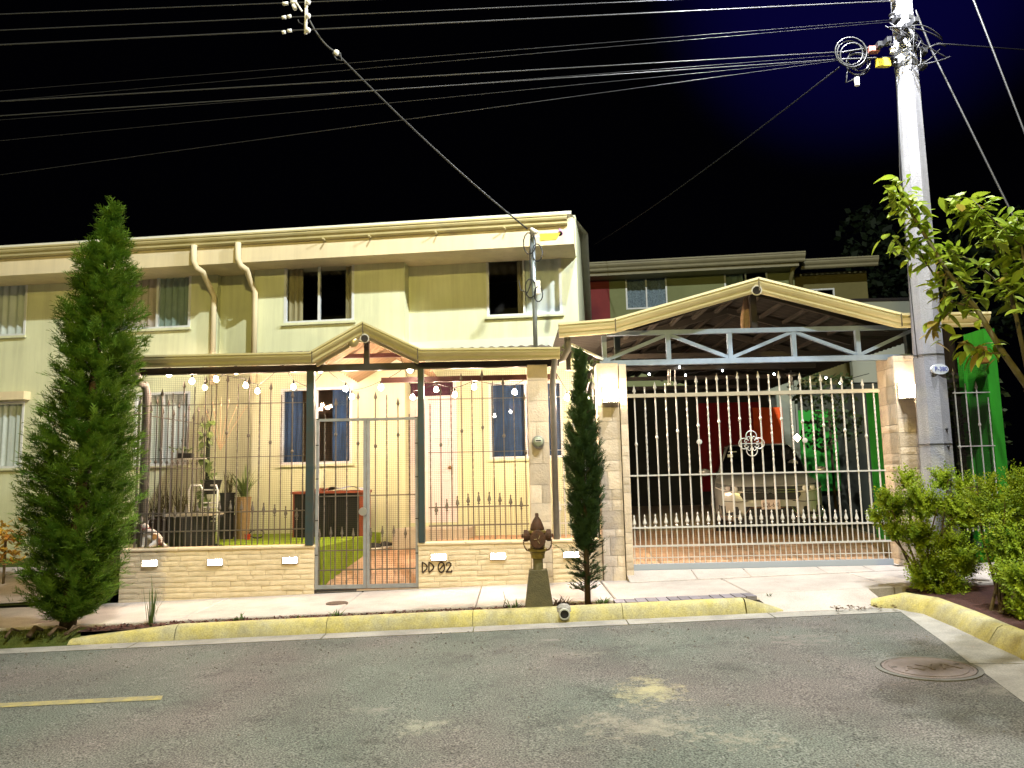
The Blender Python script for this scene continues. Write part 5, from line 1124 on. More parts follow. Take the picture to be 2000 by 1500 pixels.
t = thing('trinkets', 'heap of reddish trinkets on the left of the cabinet top', 'ornament', (-3.1, 2.0, zt_c))
mb = MB()
for i in range(14): mb.ball((P(605 + i * 3, 955, 2.0).x, 2.0 + U(-0.06, 0.06), zt_c + 0.03 + U(0, 0.015)), U(0.016, 0.028), 6, 4)
mb.build('beads', REDBR, t)
# pair of shoes on the path
def shoe(label, p, rz):
    t = thing('shoe', label, 'shoe', p, rz, 'pair of shoes on the garden path'); mb = MB()
    st = [(-0.13, 0.03, 0.03), (-0.11, 0.042, 0.075), (-0.05, 0.044, 0.085), (0.0, 0.043, 0.07), (0.06, 0.05, 0.055), (0.11, 0.045, 0.045), (0.145, 0.02, 0.025)]
    for y, w, h in st:
        for k in range(10): t_ = math.pi * k / 9; mb.v.append((y, math.cos(t_) * w, 0.022 + math.sin(t_) * h))
    for i in range(len(st) - 1):
        for k in range(9): mb.f.append((i * 10 + k, i * 10 + k + 1, i * 10 + 11 + k, i * 10 + 10 + k))
    mb.f += [tuple(range(10)), tuple(range(60, 70))]
    mb.build('upper', BLACK, t, smooth=True, local=True)
    mb = MB()
    for y, w, h in st: mb.v += [(y, w * 1.06, 0.0), (y, w * 1.06, 0.024), (y, -w * 1.06, 0.024), (y, -w * 1.06, 0.0)]
    for i in range(len(st) - 1):
        for k in range(4): mb.f.append((i * 4 + k, i * 4 + (k + 1) % 4, i * 4 + 4 + (k + 1) % 4, i * 4 + 4 + k))
    mb.f += [(0, 1, 2, 3), (24, 27, 26, 25)]
    mb.build('sole', WHT, t, local=True)
sp_ = P(740, 1060, 2.25); shoe('left one of the two black shoes on the garden path', (sp_.x - 0.02, 2.2, 0.372), 0.5); shoe('right one of the two black shoes on the garden path', (sp_.x + 0.13, 2.28, 0.384), 0.9)
# planters and plants on the turf
TAN = mat('tan_planter', (0.30, 0.20, 0.09), 0.7, 0, (0.22, 0.15, 0.07), 5); DKP = mat('black_planter', (0.010, 0.010, 0.011), 0.5)
LEAF1 = mat('strap_leaf', (0.10, 0.17, 0.03), 0.5, 0, (0.16, 0.22, 0.06), 9, trans=0.25); LEAF2 = mat('dry_grass_leaf', (0.10, 0.085, 0.02), 0.8, 0, (0.05, 0.05, 0.014), 12, trans=0.2)
def blade(mb, base, az, lean, ln, w, droop):
    d_ = Vector((math.cos(az), math.sin(az), 0)); s_ = Vector((-math.sin(az), math.cos(az), 0)); n_ = 6; n0 = len(mb.v)
    for i in range(n_ + 1):
        f = i / n_; p_ = Vector(base) + d_ * (ln * lean * f + ln * 0.35 * droop * f * f) + Vector((0, 0, ln * (f - droop * 0.55 * f * f)))
        ww = w * (1 - f) ** 0.7 * (0.6 + 0.8 * f if f < 0.5 else 1.0); mb.v += [tuple(p_ - s_ * ww), tuple(p_ + s_ * ww)]
    for i in range(n_): mb.f.append((n0 + 2 * i, n0 + 2 * i + 1, n0 + 2 * i + 3, n0 + 2 * i + 2))
def potted(label, u0, u1, v0, v1, Y, pm_, group='potted plants on the turf', square=False):
    a = P(u0, v1, Y); b = P(u1, v0, Y); cx_ = (a.x + b.x) / 2; r_ = (b.x - a.x) / 2
    t = thing('potted_plant', label, 'potted plant', (cx_, Y, TZ), 0, group)
    if square: MB().lathe([(r_ * 1.2, TZ), (r_ * 1.35, b.z - 0.03), (r_ * 1.45, b.z - 0.029), (r_ * 1.45, b.z), (r_ * 1.2, b.z)], (cx_, Y, 0), 4).build('pot', pm_, t)
    else: MB().lathe([(r_ * 0.8, TZ), (r_, b.z - 0.03), (r_ * 1.08, b.z - 0.028), (r_ * 1.08, b.z), (r_ * 0.85, b.z - 0.01)], (cx_, Y, 0), 16).build('pot', pm_, t, smooth=False)
    return t, Vector((cx_, Y, b.z))
t, q = potted('tall tan planter with fresh green strap leaves', 460, 490, 970, 1036, 1.9, TAN)
mb = MB()
for i in range(46): blade(mb, q + Vector((U(-0.05, 0.05), U(-0.05, 0.05), 0)), U(0, 6.28), U(0.2, 0.75), U(0.28, 0.62), U(0.014, 0.024), U(0.1, 0.8))
mb.build('leaves', LEAF1, t, recalc=False)
t, q = potted('tall black planter beside the tan planter', 432, 455, 962, 1038, 1.95, DKP, square=True)
mb = MB()
for i in range(22): blade(mb, q + Vector((U(-0.05, 0.05), U(-0.05, 0.05), 0)), U(0, 6.28), U(0.05, 0.4), U(0.2, 0.45), U(0.006, 0.012), U(0.1, 0.5))
mb.build('leaves', LEAF2, t, recalc=False)
t, q = potted('wide dark planter with a pale rim behind the cat', 338, 418, 1006, 1066, 0.75, DKP, square=True)
MB().box(P(333, 1010, 0.7).x, P(422, 1010, 0.7).x, 0.45, 1.05, q.z, q.z + 0.035).build('rim', mat('pale_rim', (0.42, 0.36, 0.26), 0.7), t)
mb = MB()
for i in range(230): blade(mb, (U(P(262, 1000, 1.6).x, P(375, 1000, 1.6).x), 1.6 + U(-0.25, 0.25), 0.95), U(0, 6.28), U(0.05, 0.35), U(0.25, 0.62), U(0.007, 0.014), U(0.1, 0.5))
t = thing('potted_plant', 'brownish ornamental grasses in a long dark trough behind the downspout', 'potted plant', (-4.9, 1.6, TZ), 0, 'potted plants on the turf')
mb.build('leaves', LEAF2, t, recalc=False); MB().box(P(258, 1000, 1.6).x, P(378, 1000, 1.6).x, 1.3, 1.9, TZ, 0.96).build('trough', mat('dark_brown_trough', (0.035, 0.018, 0.01), 0.7), t)
mb = MB()
for i in range(40): blade(mb, (U(P(432, 960, 2.4).x, P(462, 960, 2.4).x), 2.4 + U(-0.1, 0.1), 0.95), U(0, 6.28), U(0.03, 0.25), U(0.3, 0.6), U(0.004, 0.008), U(0.1, 0.4))
t = thing('potted_plant', 'dry upright grass in a dark pot against the house wall', 'potted plant', (-4.4, 2.4, TZ), 0, 'potted plants on the turf')
mb.build('leaves', LEAF2, t, recalc=False); MB().lathe([(0.13, TZ), (0.16, 0.95), (0.12, 0.95)], ((P(432, 960, 2.4).x + P(462, 960, 2.4).x) / 2, 2.4, 0), 12).build('pot', MATS['dark_brown_trough'], t)
# climbing plant with heart leaves on a stake, and its shelf pots
t = thing('climbing_plant', 'heart leaved climber on a dark stake above the white metal chair', 'plant', (P(408, 1000, 1.1).x, 1.1, TZ))
x_c = P(405, 940, 1.1).x; z0_, z1_ = P(405, 940, 1.1).z, P(405, 855, 1.1).z
MB().tube([(x_c, 1.1, z0_ - 0.1), (x_c, 1.1, z1_)], 0.03, 8).build('stake', mat('mossy_stake', (0.02, 0.03, 0.012), 0.9), t)
mb = MB()
def heart(mb, c_, s_, az, tilt):
    d_ = Vector((math.cos(az), math.sin(az), -tilt)).normalized(); e_ = d_.cross(Vector((0, 0, 1))).normalized(); n0 = len(mb.v); c_ = Vector(c_)
    mb.v += [tuple(c_), tuple(c_ - d_ * s_ * 0.25 + e_ * s_ * 0.35), tuple(c_ + d_ * s_ * 0.3 + e_ * s_ * 0.45), tuple(c_ + d_ * s_ * 1.1), tuple(c_ + d_ * s_ * 0.3 - e_ * s_ * 0.45), tuple(c_ - d_ * s_ * 0.25 - e_ * s_ * 0.35)]
    mb.f += [(n0, n0 + 1, n0 + 2, n0 + 3), (n0, n0 + 3, n0 + 4, n0 + 5)]
for i in range(60): heart(mb, (x_c + U(-0.10, 0.10), 1.08 + U(-0.07, 0.05), U(z0_ - 0.35, z1_ + 0.25)), U(0.07, 0.14), U(-3.1, 0), U(0.4, 1.6))
for i in range(18): heart(mb, (P(330 + i * 3.6, 872, 1.0).x, 1.0, P(330, 876, 1.0).z + U(-0.03, 0.03)), U(0.035, 0.06), U(-3, 0), U(0.2, 1.2))
mb.build('leaves', LEAF1, t, recalc=False)
a, b = P(350, 895, 1.0), P(375, 885, 1.0)
MB().box(a.x, b.x, 0.95, 1.08, a.z, b.z).build('shelf_pot', DKP, t); MB().box(P(345, 898, 1.0).x, P(400, 898, 1.0).x, 0.94, 1.1, a.z - 0.02, a.z - 0.001).build('shelf', WHT, t)
MB().lathe([(0.1, P(415, 965, 1.15).z), (0.15, P(415, 938, 1.15).z), (0.13, P(415, 937, 1.15).z)], (P(413, 950, 1.15).x, 1.15, 0), 12).build('pot', DKP, t)
MB().tube([(x_c, 1.1, z1_), (x_c + 0.04, 1.1, z1_ + 0.4), (x_c + 0.01, 1.15, z1_ + 0.8)], 0.008, 5).build('vine', MATS['mossy_stake'], t)
t = thing('fan_trellis', 'pale fan shaped trellis against the porch wall', 'trellis', tuple(P(432, 860, 1.9)))
for k in range(6):
    p0 = P(430, 880, 1.9); p1 = P(398 + k * 17, 772 + abs(k - 2.5) * 8, 1.9); MB().tube([p0, p0.lerp(p1, 0.5) + Vector((0, 0, 0.03)), p1], 0.007, 5).build('rod', mat('pale_cane', (0.50, 0.38, 0.22), 0.6), t)
# white tubular chair
t = thing('metal_chair', 'white tubular metal chair seen from behind on the turf', 'chair', (P(400, 1050, 0.95).x, 0.95, TZ))
def Q(u, v, Y): return P(u, v, Y)
MB().tube([Q(369, 1055, 0.75), Q(369, 957, 0.75), Q(373, 948, 0.75), Q(392, 948, 0.75), Q(396, 957, 0.75), Q(395, 1000, 0.75)], 0.014, 8).build('back_frame', WHT, t, smooth=True)
MB().tube([Q(422, 1062, 0.6), Q(425, 957, 0.6), Q(422, 948, 0.6), Q(412, 948, 0.65)], 0.014, 8).build('back_frame', WHT, t, smooth=True)
for v in (957, 982, 991, 1010, 1018): MB().tube([Q(396, v, 0.72), Q(424, v, 0.6)], 0.010, 6).build('slat', WHT, t)
MB().box(Q(416, 1062, 0.6).x, Q(431, 1062, 0.6).x, 0.57, 0.66, TZ, TZ + 0.02).build('foot', DKP, t)
# small watering items
p = P(486, 1030, 1.75); t = thing('red_pot', 'small red pot at the foot of the tan planter', 'pot', (p.x, 1.7, TZ)); MB().lathe([(0.035, TZ), (0.05, TZ + 0.085), (0.04, TZ + 0.085)], (p.x, 1.7, 0), 10).build('body', mat('red_plastic', (0.5, 0.04, 0.01), 0.4), t)
p = P(502, 1033, 1.75); t = thing('hose_loop', 'dark loop of hose on the turf by the wall corner', 'hose', (p.x, 1.75, TZ))
MB().tube([(p.x + 0.11 * math.cos(k / 10 * math.pi * 1.9), 1.75 + 0.03 * math.sin(k), TZ + 0.08 + 0.065 * math.sin(k / 10 * math.pi * 1.9)) for k in range(11)], 0.011, 6).build('hose', BLACK, t, smooth=True)
# path light under the path's turf edge
for (u, v, l_) in ((1096, 735, 'bright porch ceiling bulb behind the small cypress'),):
    pass

# ================================================================== CAR
SILV = mat('car_paint', (0.56, 0.56, 0.52), 0.24, 0.45, spec=0.6); CHR = mat('chrome', (0.75, 0.75, 0.75), 0.12, 1.0); CGL = mat('car_glass', (0.006, 0.007, 0.008), 0.06, 0, spec=0.7)
CY = 2.95; CZ = 0.37; cxc = P(1505, 985, CY).x
car = thing('parked_car', 'silver sport utility car parked nose out in the carport', 'car', (cxc, CY, CZ), -0.23)
def CP(x, y, z): return (x, y, z)
st = [(0.00, 0.60, 0.40, 0.74), (0.04, 0.74, 0.30, 0.80), (0.12, 0.83, 0.24, 0.86), (0.30, 0.885, 0.22, 0.93), (0.60, 0.905, 0.22, 0.985), (1.00, 0.91, 0.22, 1.04), (1.30, 0.91, 0.22, 1.08), (2.6, 0.915, 0.22, 1.10), (3.9, 0.90, 0.24, 1.10), (4.35, 0.86, 0.3, 1.05), (4.5, 0.78, 0.4, 0.95)]
mb = MB(); n_ = 28
for y, hw, zb2, zt2_ in st:
    zc2, hh2 = (zb2 + zt2_) / 2, (zt2_ - zb2) / 2
    for k in range(n_):
        a_ = 2 * math.pi * k / n_; c_, s_ = math.cos(a_), math.sin(a_); e_ = 0.34
        mb.v.append((hw * math.copysign(abs(c_) ** e_, c_), y, zc2 + hh2 * math.copysign(abs(s_) ** e_, s_) + (0.02 * (1 - (c_ * c_)) if s_ > 0 else 0)))
for i in range(len(st) - 1):
    for k in range(n_): mb.f.append((i * n_ + k, i * n_ + (k + 1) % n_, (i + 1) * n_ + (k + 1) % n_, (i + 1) * n_ + k))
mb.f += [tuple(range(n_)), tuple(range((len(st) - 1) * n_, len(st) * n_))[::-1]]
mb.build('body', SILV, car, smooth=True, local=True)
# cabin
cbs = [(1.02, 0.80, 1.05, 0.79), (1.30, 0.78, 1.26, 0.74), (1.62, 0.75, 1.46, 0.68), (1.90, 0.74, 1.60, 0.62), (2.3, 0.74, 1.655, 0.60), (3.3, 0.74, 1.655, 0.60), (4.0, 0.74, 1.58, 0.58), (4.4, 0.72, 1.12, 0.62)]
mb = MB()
for y, wb, zt2_, wt in cbs: mb.v += [(-wb - 0.05, y, 1.02), (-wt, y, zt2_ - 0.03), (-wt + 0.1, y, zt2_), (wt - 0.1, y, zt2_), (wt, y, zt2_ - 0.03), (wb + 0.05, y, 1.02)]
for i in range(len(cbs) - 1):
    for k in range(5): mb.f.append((i * 6 + k, i * 6 + k + 1, i * 6 + 7 + k, i * 6 + 6 + k))
mb.build('cabin', SILV, car, smooth=True, local=True)
MB().add([(-0.72, 1.03, 1.075), (0.72, 1.03, 1.075), (0.70, 1.29, 1.285), (0.56, 1.82, 1.60), (-0.56, 1.82, 1.60), (-0.70, 1.29, 1.285)], [(0, 1, 2, 3, 4, 5)]).build('windscreen', CGL, car, local=True)
for s_ in (-1, 1): MB().add([(s_ * 0.80, 1.35, 1.12), (s_ * 0.80, 3.9, 1.12), (s_ * 0.635, 3.6, 1.56), (s_ * 0.645, 2.0, 1.56)], [(0, 1, 2, 3)]).build('side_window', CGL, car, local=True)
for s_ in (-1, 1):
    MB().add([(s_ * 0.42, -0.008, 0.745), (s_ * 0.60, 0.01, 0.765), (s_ * 0.80, 0.13, 0.80), (s_ * 0.865, 0.33, 0.835), (s_ * 0.86, 0.36, 0.91), (s_ * 0.76, 0.24, 0.90), (s_ * 0.55, 0.10, 0.865), (s_ * 0.40, 0.045, 0.845)], [(0, 1, 2, 3, 4, 5, 6, 7) if s_ > 0 else (7, 6, 5, 4, 3, 2, 1, 0)])
    hl = MB()
    pts = [(0.42, -0.03, 0.74), (0.62, -0.005, 0.755), (0.80, 0.085, 0.785), (0.885, 0.28, 0.825), (0.875, 0.34, 0.905), (0.76, 0.18, 0.885), (0.56, 0.035, 0.86), (0.42, -0.01, 0.84)]
    hl.add([(s_ * x, y, z) for x, y, z in pts] + [(s_ * x * 0.97, y + 0.12, z) for x, y, z in pts], [tuple(range(8))] + [(i, (i + 1) % 8, 8 + (i + 1) % 8, 8 + i) for i in range(8)])
    h = hl.build('headlight', mat('headlight_lens', (0.16, 0.17, 0.17), 0.1, 0.3), car, local=True)
    MB().lathe([(0.042, 0.0), (0.046, -0.02), (0.03, -0.035)], (s_ * 0.57, -0.012, 0.805), 12, 'y').build('projector', WHT, h, local=True)
    MB().lathe([(0.036, 0.0), (0.04, -0.02), (0.02, -0.03)], (s_ * 0.69, 0.025, 0.82), 12, 'y').build('projector', WHT, h, local=True)
    MB().tube([(s_ * 0.43, -0.036, 0.748), (s_ * 0.62, -0.012, 0.762), (s_ * 0.80, 0.078, 0.792), (s_ * 0.884, 0.272, 0.83)], 0.009, 6).build('light_strip', WHT, h, local=True)
    MB().tube([(s_ * 0.36, -0.034, 0.60), (s_ * 0.55, -0.018, 0.585), (s_ * 0.80, 0.06, 0.60)], 0.006, 5).build('bumper_seam', BLACK, car, local=True)
    m_ = MB().ball((0, 0, 0), 0.1, 12, 8); m_.v = [(s_ * 1.05 + x * 1.15, 1.28 + y * 0.7, 1.10 + z * 0.72) for x, y, z in m_.v]
    mo = m_.build('mirror', SILV, car, smooth=True, local=True); MB().beam((s_ * 0.88, 1.28, 1.06), (s_ * 1.0, 1.28, 1.08), 0.05, 0.03).build('mirror_arm', BLACK, mo, local=True)
    # fog lamp recess with a chrome lip
    MB().add([(s_ * 0.50, -0.02, 0.36), (s_ * 0.80, 0.055, 0.36), (s_ * 0.83, 0.07, 0.52), (s_ * 0.54, -0.015, 0.50), (s_ * 0.50, 0.1, 0.36), (s_ * 0.80, 0.2, 0.36), (s_ * 0.83, 0.2, 0.52), (s_ * 0.54, 0.1, 0.50)], [(0, 1, 2, 3), (0, 1, 5, 4), (2, 3, 7, 6)]).build('fog_recess', BLACK, car, local=True)
    MB().tube([(s_ * 0.40, -0.035, 0.335), (s_ * 0.55, -0.03, 0.325), (s_ * 0.82, 0.05, 0.34), (s_ * 0.86, 0.08, 0.44), (s_ * 0.84, 0.065, 0.53)], 0.014, 6).build('chrome_lip', CHR, car, smooth=True, local=True)
# grille, bars, emblem
MB().add([(-0.44, -0.03, 0.62), (0.44, -0.03, 0.62), (0.50, -0.03, 0.70), (0.47, -0.005, 0.84), (-0.47, -0.005, 0.84), (-0.50, -0.03, 0.70), (-0.44, 0.08, 0.62), (0.44, 0.08, 0.62), (0.50, 0.08, 0.70), (0.47, 0.08, 0.84), (-0.47, 0.08, 0.84), (-0.50, 0.08, 0.70)],
         [(0, 1, 2, 3, 4, 5), (0, 1, 7, 6), (1, 2, 8, 7), (2, 3, 9, 8), (3, 4, 10, 9), (4, 5, 11, 10), (5, 0, 6, 11)]).build('grille', BLACK, car, local=True)
for z in (0.785, 0.745): MB().box(-0.42, 0.42, -0.05, -0.031, z - 0.010, z + 0.010).build('grille_bar', CHR, car, local=True)
em = MB(); em.extrude([(-0.075, 0.81), (-0.05, 0.81), (-0.03, 0.775), (0.03, 0.775), (0.05, 0.81), (0.075, 0.81), (0.055, 0.72), (0.03, 0.72), (0.02, 0.755), (-0.02, 0.755), (-0.03, 0.72), (-0.055, 0.72)], -0.066, -0.052); em.build('emblem', CHR, car, local=True)
MB().box(-0.72, 0.72, -0.028, 0.03, 0.845, 0.862).build('bonnet_edge', SILV, car, local=True)
MB().box(-0.42, 0.42, -0.03, 0.06, 0.345, 0.50).build('lower_intake', BLACK, car, local=True)
MB().tube([(-0.44, -0.035, 0.36), (-0.34, -0.045, 0.49), (0.34, -0.045, 0.49), (0.44, -0.035, 0.36)], 0.012, 6).build('chrome_lip', CHR, car, local=True)
MB().box(-0.60, 0.60, -0.02, 0.2, 0.20, 0.335).build('lower_lip', BLACK, car, local=True)
npl = MB().cbox(-0.155, 0.155, -0.058, -0.046, 0.455, 0.615, 0.004).build('number_plate', mat('plate_white', (0.62, 0.52, 0.50), 0.5), car, local=True)
o = link('lettering', text_mesh('BQL-610', 0.095, 0.001, mat('plate_ink', (0.03, 0.01, 0.012), 0.5)), npl); o.location = (0, -0.0605, 0.53); o.rotation_euler = (math.pi / 2, 0, 0); o.scale = (0.78, 1.05, 1)
for sx in (-1, 1):
    for y in (0.85, 3.55):
        w_ = MB().lathe([(0.25, -0.1), (0.33, -0.1), (0.345, -0.06), (0.345, 0.06), (0.33, 0.1), (0.25, 0.1)], (sx * 0.81, y, 0.345), 24, 'x').build('wheel', BLACK, car, local=True)
        MB().lathe([(0.04, -0.112), (0.25, -0.105), (0.25, 0.105), (0.04, 0.112)], (sx * 0.81, y, 0.345), 16, 'x').build('rim', mat('alloy', (0.45, 0.45, 0.45), 0.3, 0.8), w_, local=True)
MB().box(-0.60, -0.50, 1.12, 1.125, 1.0, 1.0001)
for (x0, x1, z0, z1) in ((-0.55, -0.46, 1.30, 1.33), (-0.55, -0.47, 1.25, 1.28)):
    pass
st_ = MB()
for (x0, x1, f0, f1) in ((-0.58, -0.42, 0.72, 0.79), (-0.60, -0.50, 0.55, 0.66)):
    yf = lambda f: 1.03 + f * 0.79 - 0.012; zf = lambda f: 1.075 + f * 0.525 + (0.018 if 0.2 < f < 0.7 else 0.006)
    st_.add([(x0, yf(f0), zf(f0)), (x1, yf(f0), zf(f0)), (x1, yf(f1), zf(f1)), (x0, yf(f1), zf(f1))], [(0, 1, 2, 3)])
st_.build('windscreen_sticker', WHT, car, local=True)

# ================================================================== HYDRANT
hx, hy = P(1053, 1187, -1.66).x, -1.66
hb0 = zg(hx) - 0.04
hyd = thing('fire_hydrant', 'old yellow fire hydrant on a tapered concrete plinth behind the kerb', 'fire hydrant', (hx, hy, hb0))
HYM = mat('faded_yellow_iron', (0.30, 0.22, 0.045), 0.65, 0.1, (0.17, 0.12, 0.03), 14, 0.4, 60); HYR = mat('rusty_red_iron', (0.11, 0.045, 0.02), 0.7, 0.1, (0.06, 0.03, 0.015), 18, 0.4, 60); PLI = mat('mossy_concrete', (0.13, 0.11, 0.055), 0.9, 0, (0.085, 0.075, 0.04), 9, 0.6, 60)
mb = MB(); w0, w1, hp = 0.155, 0.098, 0.42
mb.add([(-w0, -w0, 0), (w0, -w0, 0), (w0, w0, 0), (-w0, w0, 0), (-w1, -w1, hp), (w1, -w1, hp), (w1, w1, hp), (-w1, w1, hp)], [(0, 3, 2, 1), (4, 5, 6, 7), (0, 1, 5, 4), (1, 2, 6, 5), (2, 3, 7, 6), (3, 0, 4, 7)])
mb.build('plinth', PLI, hyd, local=True)
MB().lathe([(0.066, hp - 0.02), (0.066, hp + 0.1148)], n=18).build('barrel_base', mat('mossy_barrel', (0.10, 0.09, 0.03), 0.8, 0, (0.2, 0.17, 0.09), 12), hyd, smooth=False, local=True).scale = (0.84, 0.84, 1)
MB().lathe([(0.066, hp + 0.1148), (0.088, hp + 0.1230), (0.092, hp + 0.1640), (0.10, hp + 0.1763), (0.10, hp + 0.1927), (0.128, hp + 0.2009), (0.128, hp + 0.2255), (0.10, hp + 0.2337), (0.094, hp + 0.2952), (0.098, hp + 0.3936), (0.118, hp + 0.4018), (0.118, hp + 0.4223), (0.09, hp + 0.4264)], n=20).build('barrel', HYM, hyd, smooth=False, local=True).scale = (0.84, 0.84, 1)
MB().lathe([(0.09, hp + 0.4264), (0.094, hp + 0.4428), (0.078, hp + 0.4920), (0.052, hp + 0.5412), (0.028, hp + 0.5699), (0.024, hp + 0.5740), (0.024, hp + 0.6068), (0.016, hp + 0.6150)], n=18).build('bonnet', HYR, hyd, smooth=True, local=True).scale = (0.84, 0.84, 1)
cpz = hp + 0.3362
MB().lathe([(0.085, -0.09), (0.085, -0.125), (0.105, -0.128), (0.105, -0.15), (0.092, -0.165), (0.05, -0.17)], (0, 0, cpz), 18, 'y').build('pumper_cap', HYR, hyd, local=True).scale = (0.84, 0.84, 1)
mk = MB()
for k_ in range(3): a_ = k_ * 2.1 + 0.5; mk.beam((0.012 * math.cos(a_), -0.174, cpz + 0.012 * math.sin(a_)), (0.05 * math.cos(a_ + 0.5), -0.174, cpz + 0.05 * math.sin(a_ + 0.5)), 0.006, 0.010, up=(0, 1, 0))
mk.build('cap_mark', mat('worn_paint', (0.35, 0.26, 0.14), 0.7), hyd, local=True).scale = (0.84, 0.84, 1)
for s_ in (-1, 1):
    MB().lathe([(0.055, s_ * 0.08), (0.055, s_ * 0.13), (0.066, s_ * 0.135), (0.066, s_ * 0.185), (0.05, s_ * 0.19), (0.02, s_ * 0.195), (0.02, s_ * 0.22)], (0, 0, hp + 0.3690), 14, 'x').build('hose_nozzle', HYR, hyd, local=True).scale = (0.80, 0.84, 1)
    pts = [(s_ * (0.20 - 0.012 * k), -0.05 - 0.03 * math.sin(k / 7 * math.pi), hp + 0.3444 - 0.085 * math.sin(k / 9 * math.pi) * 2.2 if k < 8 else hp + 0.2460) for k in range(9)]
    pts = [(s_ * 0.195, -0.03, hp + 0.3280), (s_ * 0.19, -0.05, hp + 0.2706), (s_ * 0.165, -0.06, hp + 0.2296), (s_ * 0.14, -0.06, hp + 0.2132), (s_ * 0.11, -0.05, hp + 0.2214)]
    mb = MB()
    for (p0, p1) in zip(pts[:-1], pts[1:]):
        for i in range(3): q = Vector(p0).lerp(Vector(p1), (i + 0.5) / 3); mb.ball(tuple(q), 0.0105, 6, 4, 0.8 + 0.5 * (i % 2))
    mb.build('chain', HYR, hyd, local=True).scale = (0.80, 0.84, 1)

# ================================================================== CAT
FUR = bpy.data.materials.new('calico_fur'); FUR.use_nodes = True
_N = FUR.node_tree.nodes; _l = FUR.node_tree.links.new; _b = _N['Principled BSDF']; _b.inputs['Roughness'].default_value = 0.9
tcn = _N.new('ShaderNodeTexCoord'); src = None; rgb = _N.new('ShaderNodeRGB'); rgb.outputs[0].default_value = (0.82, 0.74, 0.66, 1); src = rgb.outputs[0]
for (c_, r_, col) in (((0.10, -0.07, 0.13), 0.045, (0.36, 0.17, 0.04)), ((0.155, -0.06, 0.09), 0.04, (0.16, 0.06, 0.03)), ((0.165, -0.05, 0.025), 0.05, (0.14, 0.05, 0.03)), ((-0.075, -0.06, 0.262), 0.014, (0.16, 0.07, 0.04))):
    vm = _N.new('ShaderNodeVectorMath'); vm.operation = 'DISTANCE'; vm.inputs[1].default_value = c_; _l(tcn.outputs['Object'], vm.inputs[0])
    mrr = _N.new('ShaderNodeMapRange'); mrr.inputs['From Min'].default_value = r_; mrr.inputs['From Max'].default_value = r_ * 0.65; _l(vm.outputs['Value'], mrr.inputs['Value'])
    mx = _N.new('ShaderNodeMix'); mx.data_type = 'RGBA'; _l(mrr.outputs[0], mx.inputs[0]); _l(src, mx.inputs[6]); mx.inputs[7].default_value = (*col, 1); src = mx.outputs[2]
_l(src, _b.inputs['Base Color'])
def skinned(name, joints, edges, m, parent, root=0, sub=2):
    bm = bmesh.new(); ly = bm.verts.layers.skin.verify(); vs2 = []
    for i, (p_, r_) in enumerate(joints):
        v_ = bm.verts.new(p_); v_[ly].radius = (r_, r_) if not isinstance(r_, tuple) else r_; v_[ly].use_root = (i == root); vs2.append(v_)
    for a_, b_ in edges: bm.edges.new((vs2[a_], vs2[b_]))
    me = bpy.data.meshes.new(name); bm.to_mesh(me); bm.free(); me.materials.append(m); o = link(name, me, parent)
    md = o.modifiers.new('skin', 'SKIN'); md.use_smooth_shade = True; s2 = o.modifiers.new('sub', 'SUBSURF'); s2.levels = sub; s2.render_levels = sub
    return o
cxp = P(292, 1070, 0.12).x
cat_t = thing('cat', 'white cat with brown patches sitting on the low wall behind the fence bars', 'cat', (cxp - 0.02, 0.13, 0.641)); cat_t.scale = (1.12, 1.12, 1.12)
# seated, body to the right, head turned to the viewer on the left
J = [((0.10, 0.0, 0.075), 0.072), ((0.075, 0.0, 0.13), 0.070), ((0.03, 0.0, 0.175), 0.058), ((-0.015, -0.005, 0.215), 0.045), ((-0.045, -0.015, 0.262), 0.048), ((-0.052, -0.055, 0.256), 0.026),
     ((-0.035, -0.03, 0.15), 0.028), ((-0.042, -0.032, 0.08), 0.020), ((-0.045, -0.035, 0.022), 0.017), ((-0.055, -0.055, 0.014), 0.016),
     ((-0.01, 0.025, 0.15), 0.026), ((-0.012, 0.03, 0.08), 0.020), ((-0.015, 0.03, 0.022), 0.017), ((-0.025, 0.01, 0.014), 0.016),
     ((0.115, -0.05, 0.065), 0.045), ((0.06, -0.062, 0.03), 0.026), ((0.035, -0.068, 0.016), 0.018), ((0.115, 0.05, 0.065), 0.042), ((0.06, 0.06, 0.03), 0.025), ((0.035, 0.065, 0.016), 0.018),
     ((0.165, 0.0, 0.035), 0.026), ((0.215, -0.01, 0.018), 0.016), ((0.26, -0.03, 0.014), 0.013)]
E_ = [(0, 1), (1, 2), (2, 3), (3, 4), (4, 5), (2, 6), (6, 7), (7, 8), (8, 9), (2, 10), (10, 11), (11, 12), (12, 13), (0, 14), (14, 15), (15, 16), (0, 17), (17, 18), (18, 19), (0, 20), (20, 21), (21, 22)]
skinned('body', J, E_, FUR, cat_t)
for s_ in (-1, 1):
    MB().add([(-0.045 + s_ * 0.018, -0.03, 0.297), (-0.045 + s_ * 0.046, -0.02, 0.285), (-0.045 + s_ * 0.054, -0.02, 0.332), (-0.045 + s_ * 0.032, -0.005, 0.296)], [(0, 1, 2), (1, 3, 2), (3, 0, 2), (0, 3, 1)]).build('ear', FUR, cat_t, local=True)
    MB().ball((-0.052 + s_ * 0.019, -0.060, 0.272), 0.0065, 8, 6).build('eye', BLACK, cat_t, local=True)
MB().ball((-0.053, -0.082, 0.258), 0.006, 8, 5).build('nose', mat('cat_nose', (0.35, 0.12, 0.1), 0.6), cat_t, local=True)
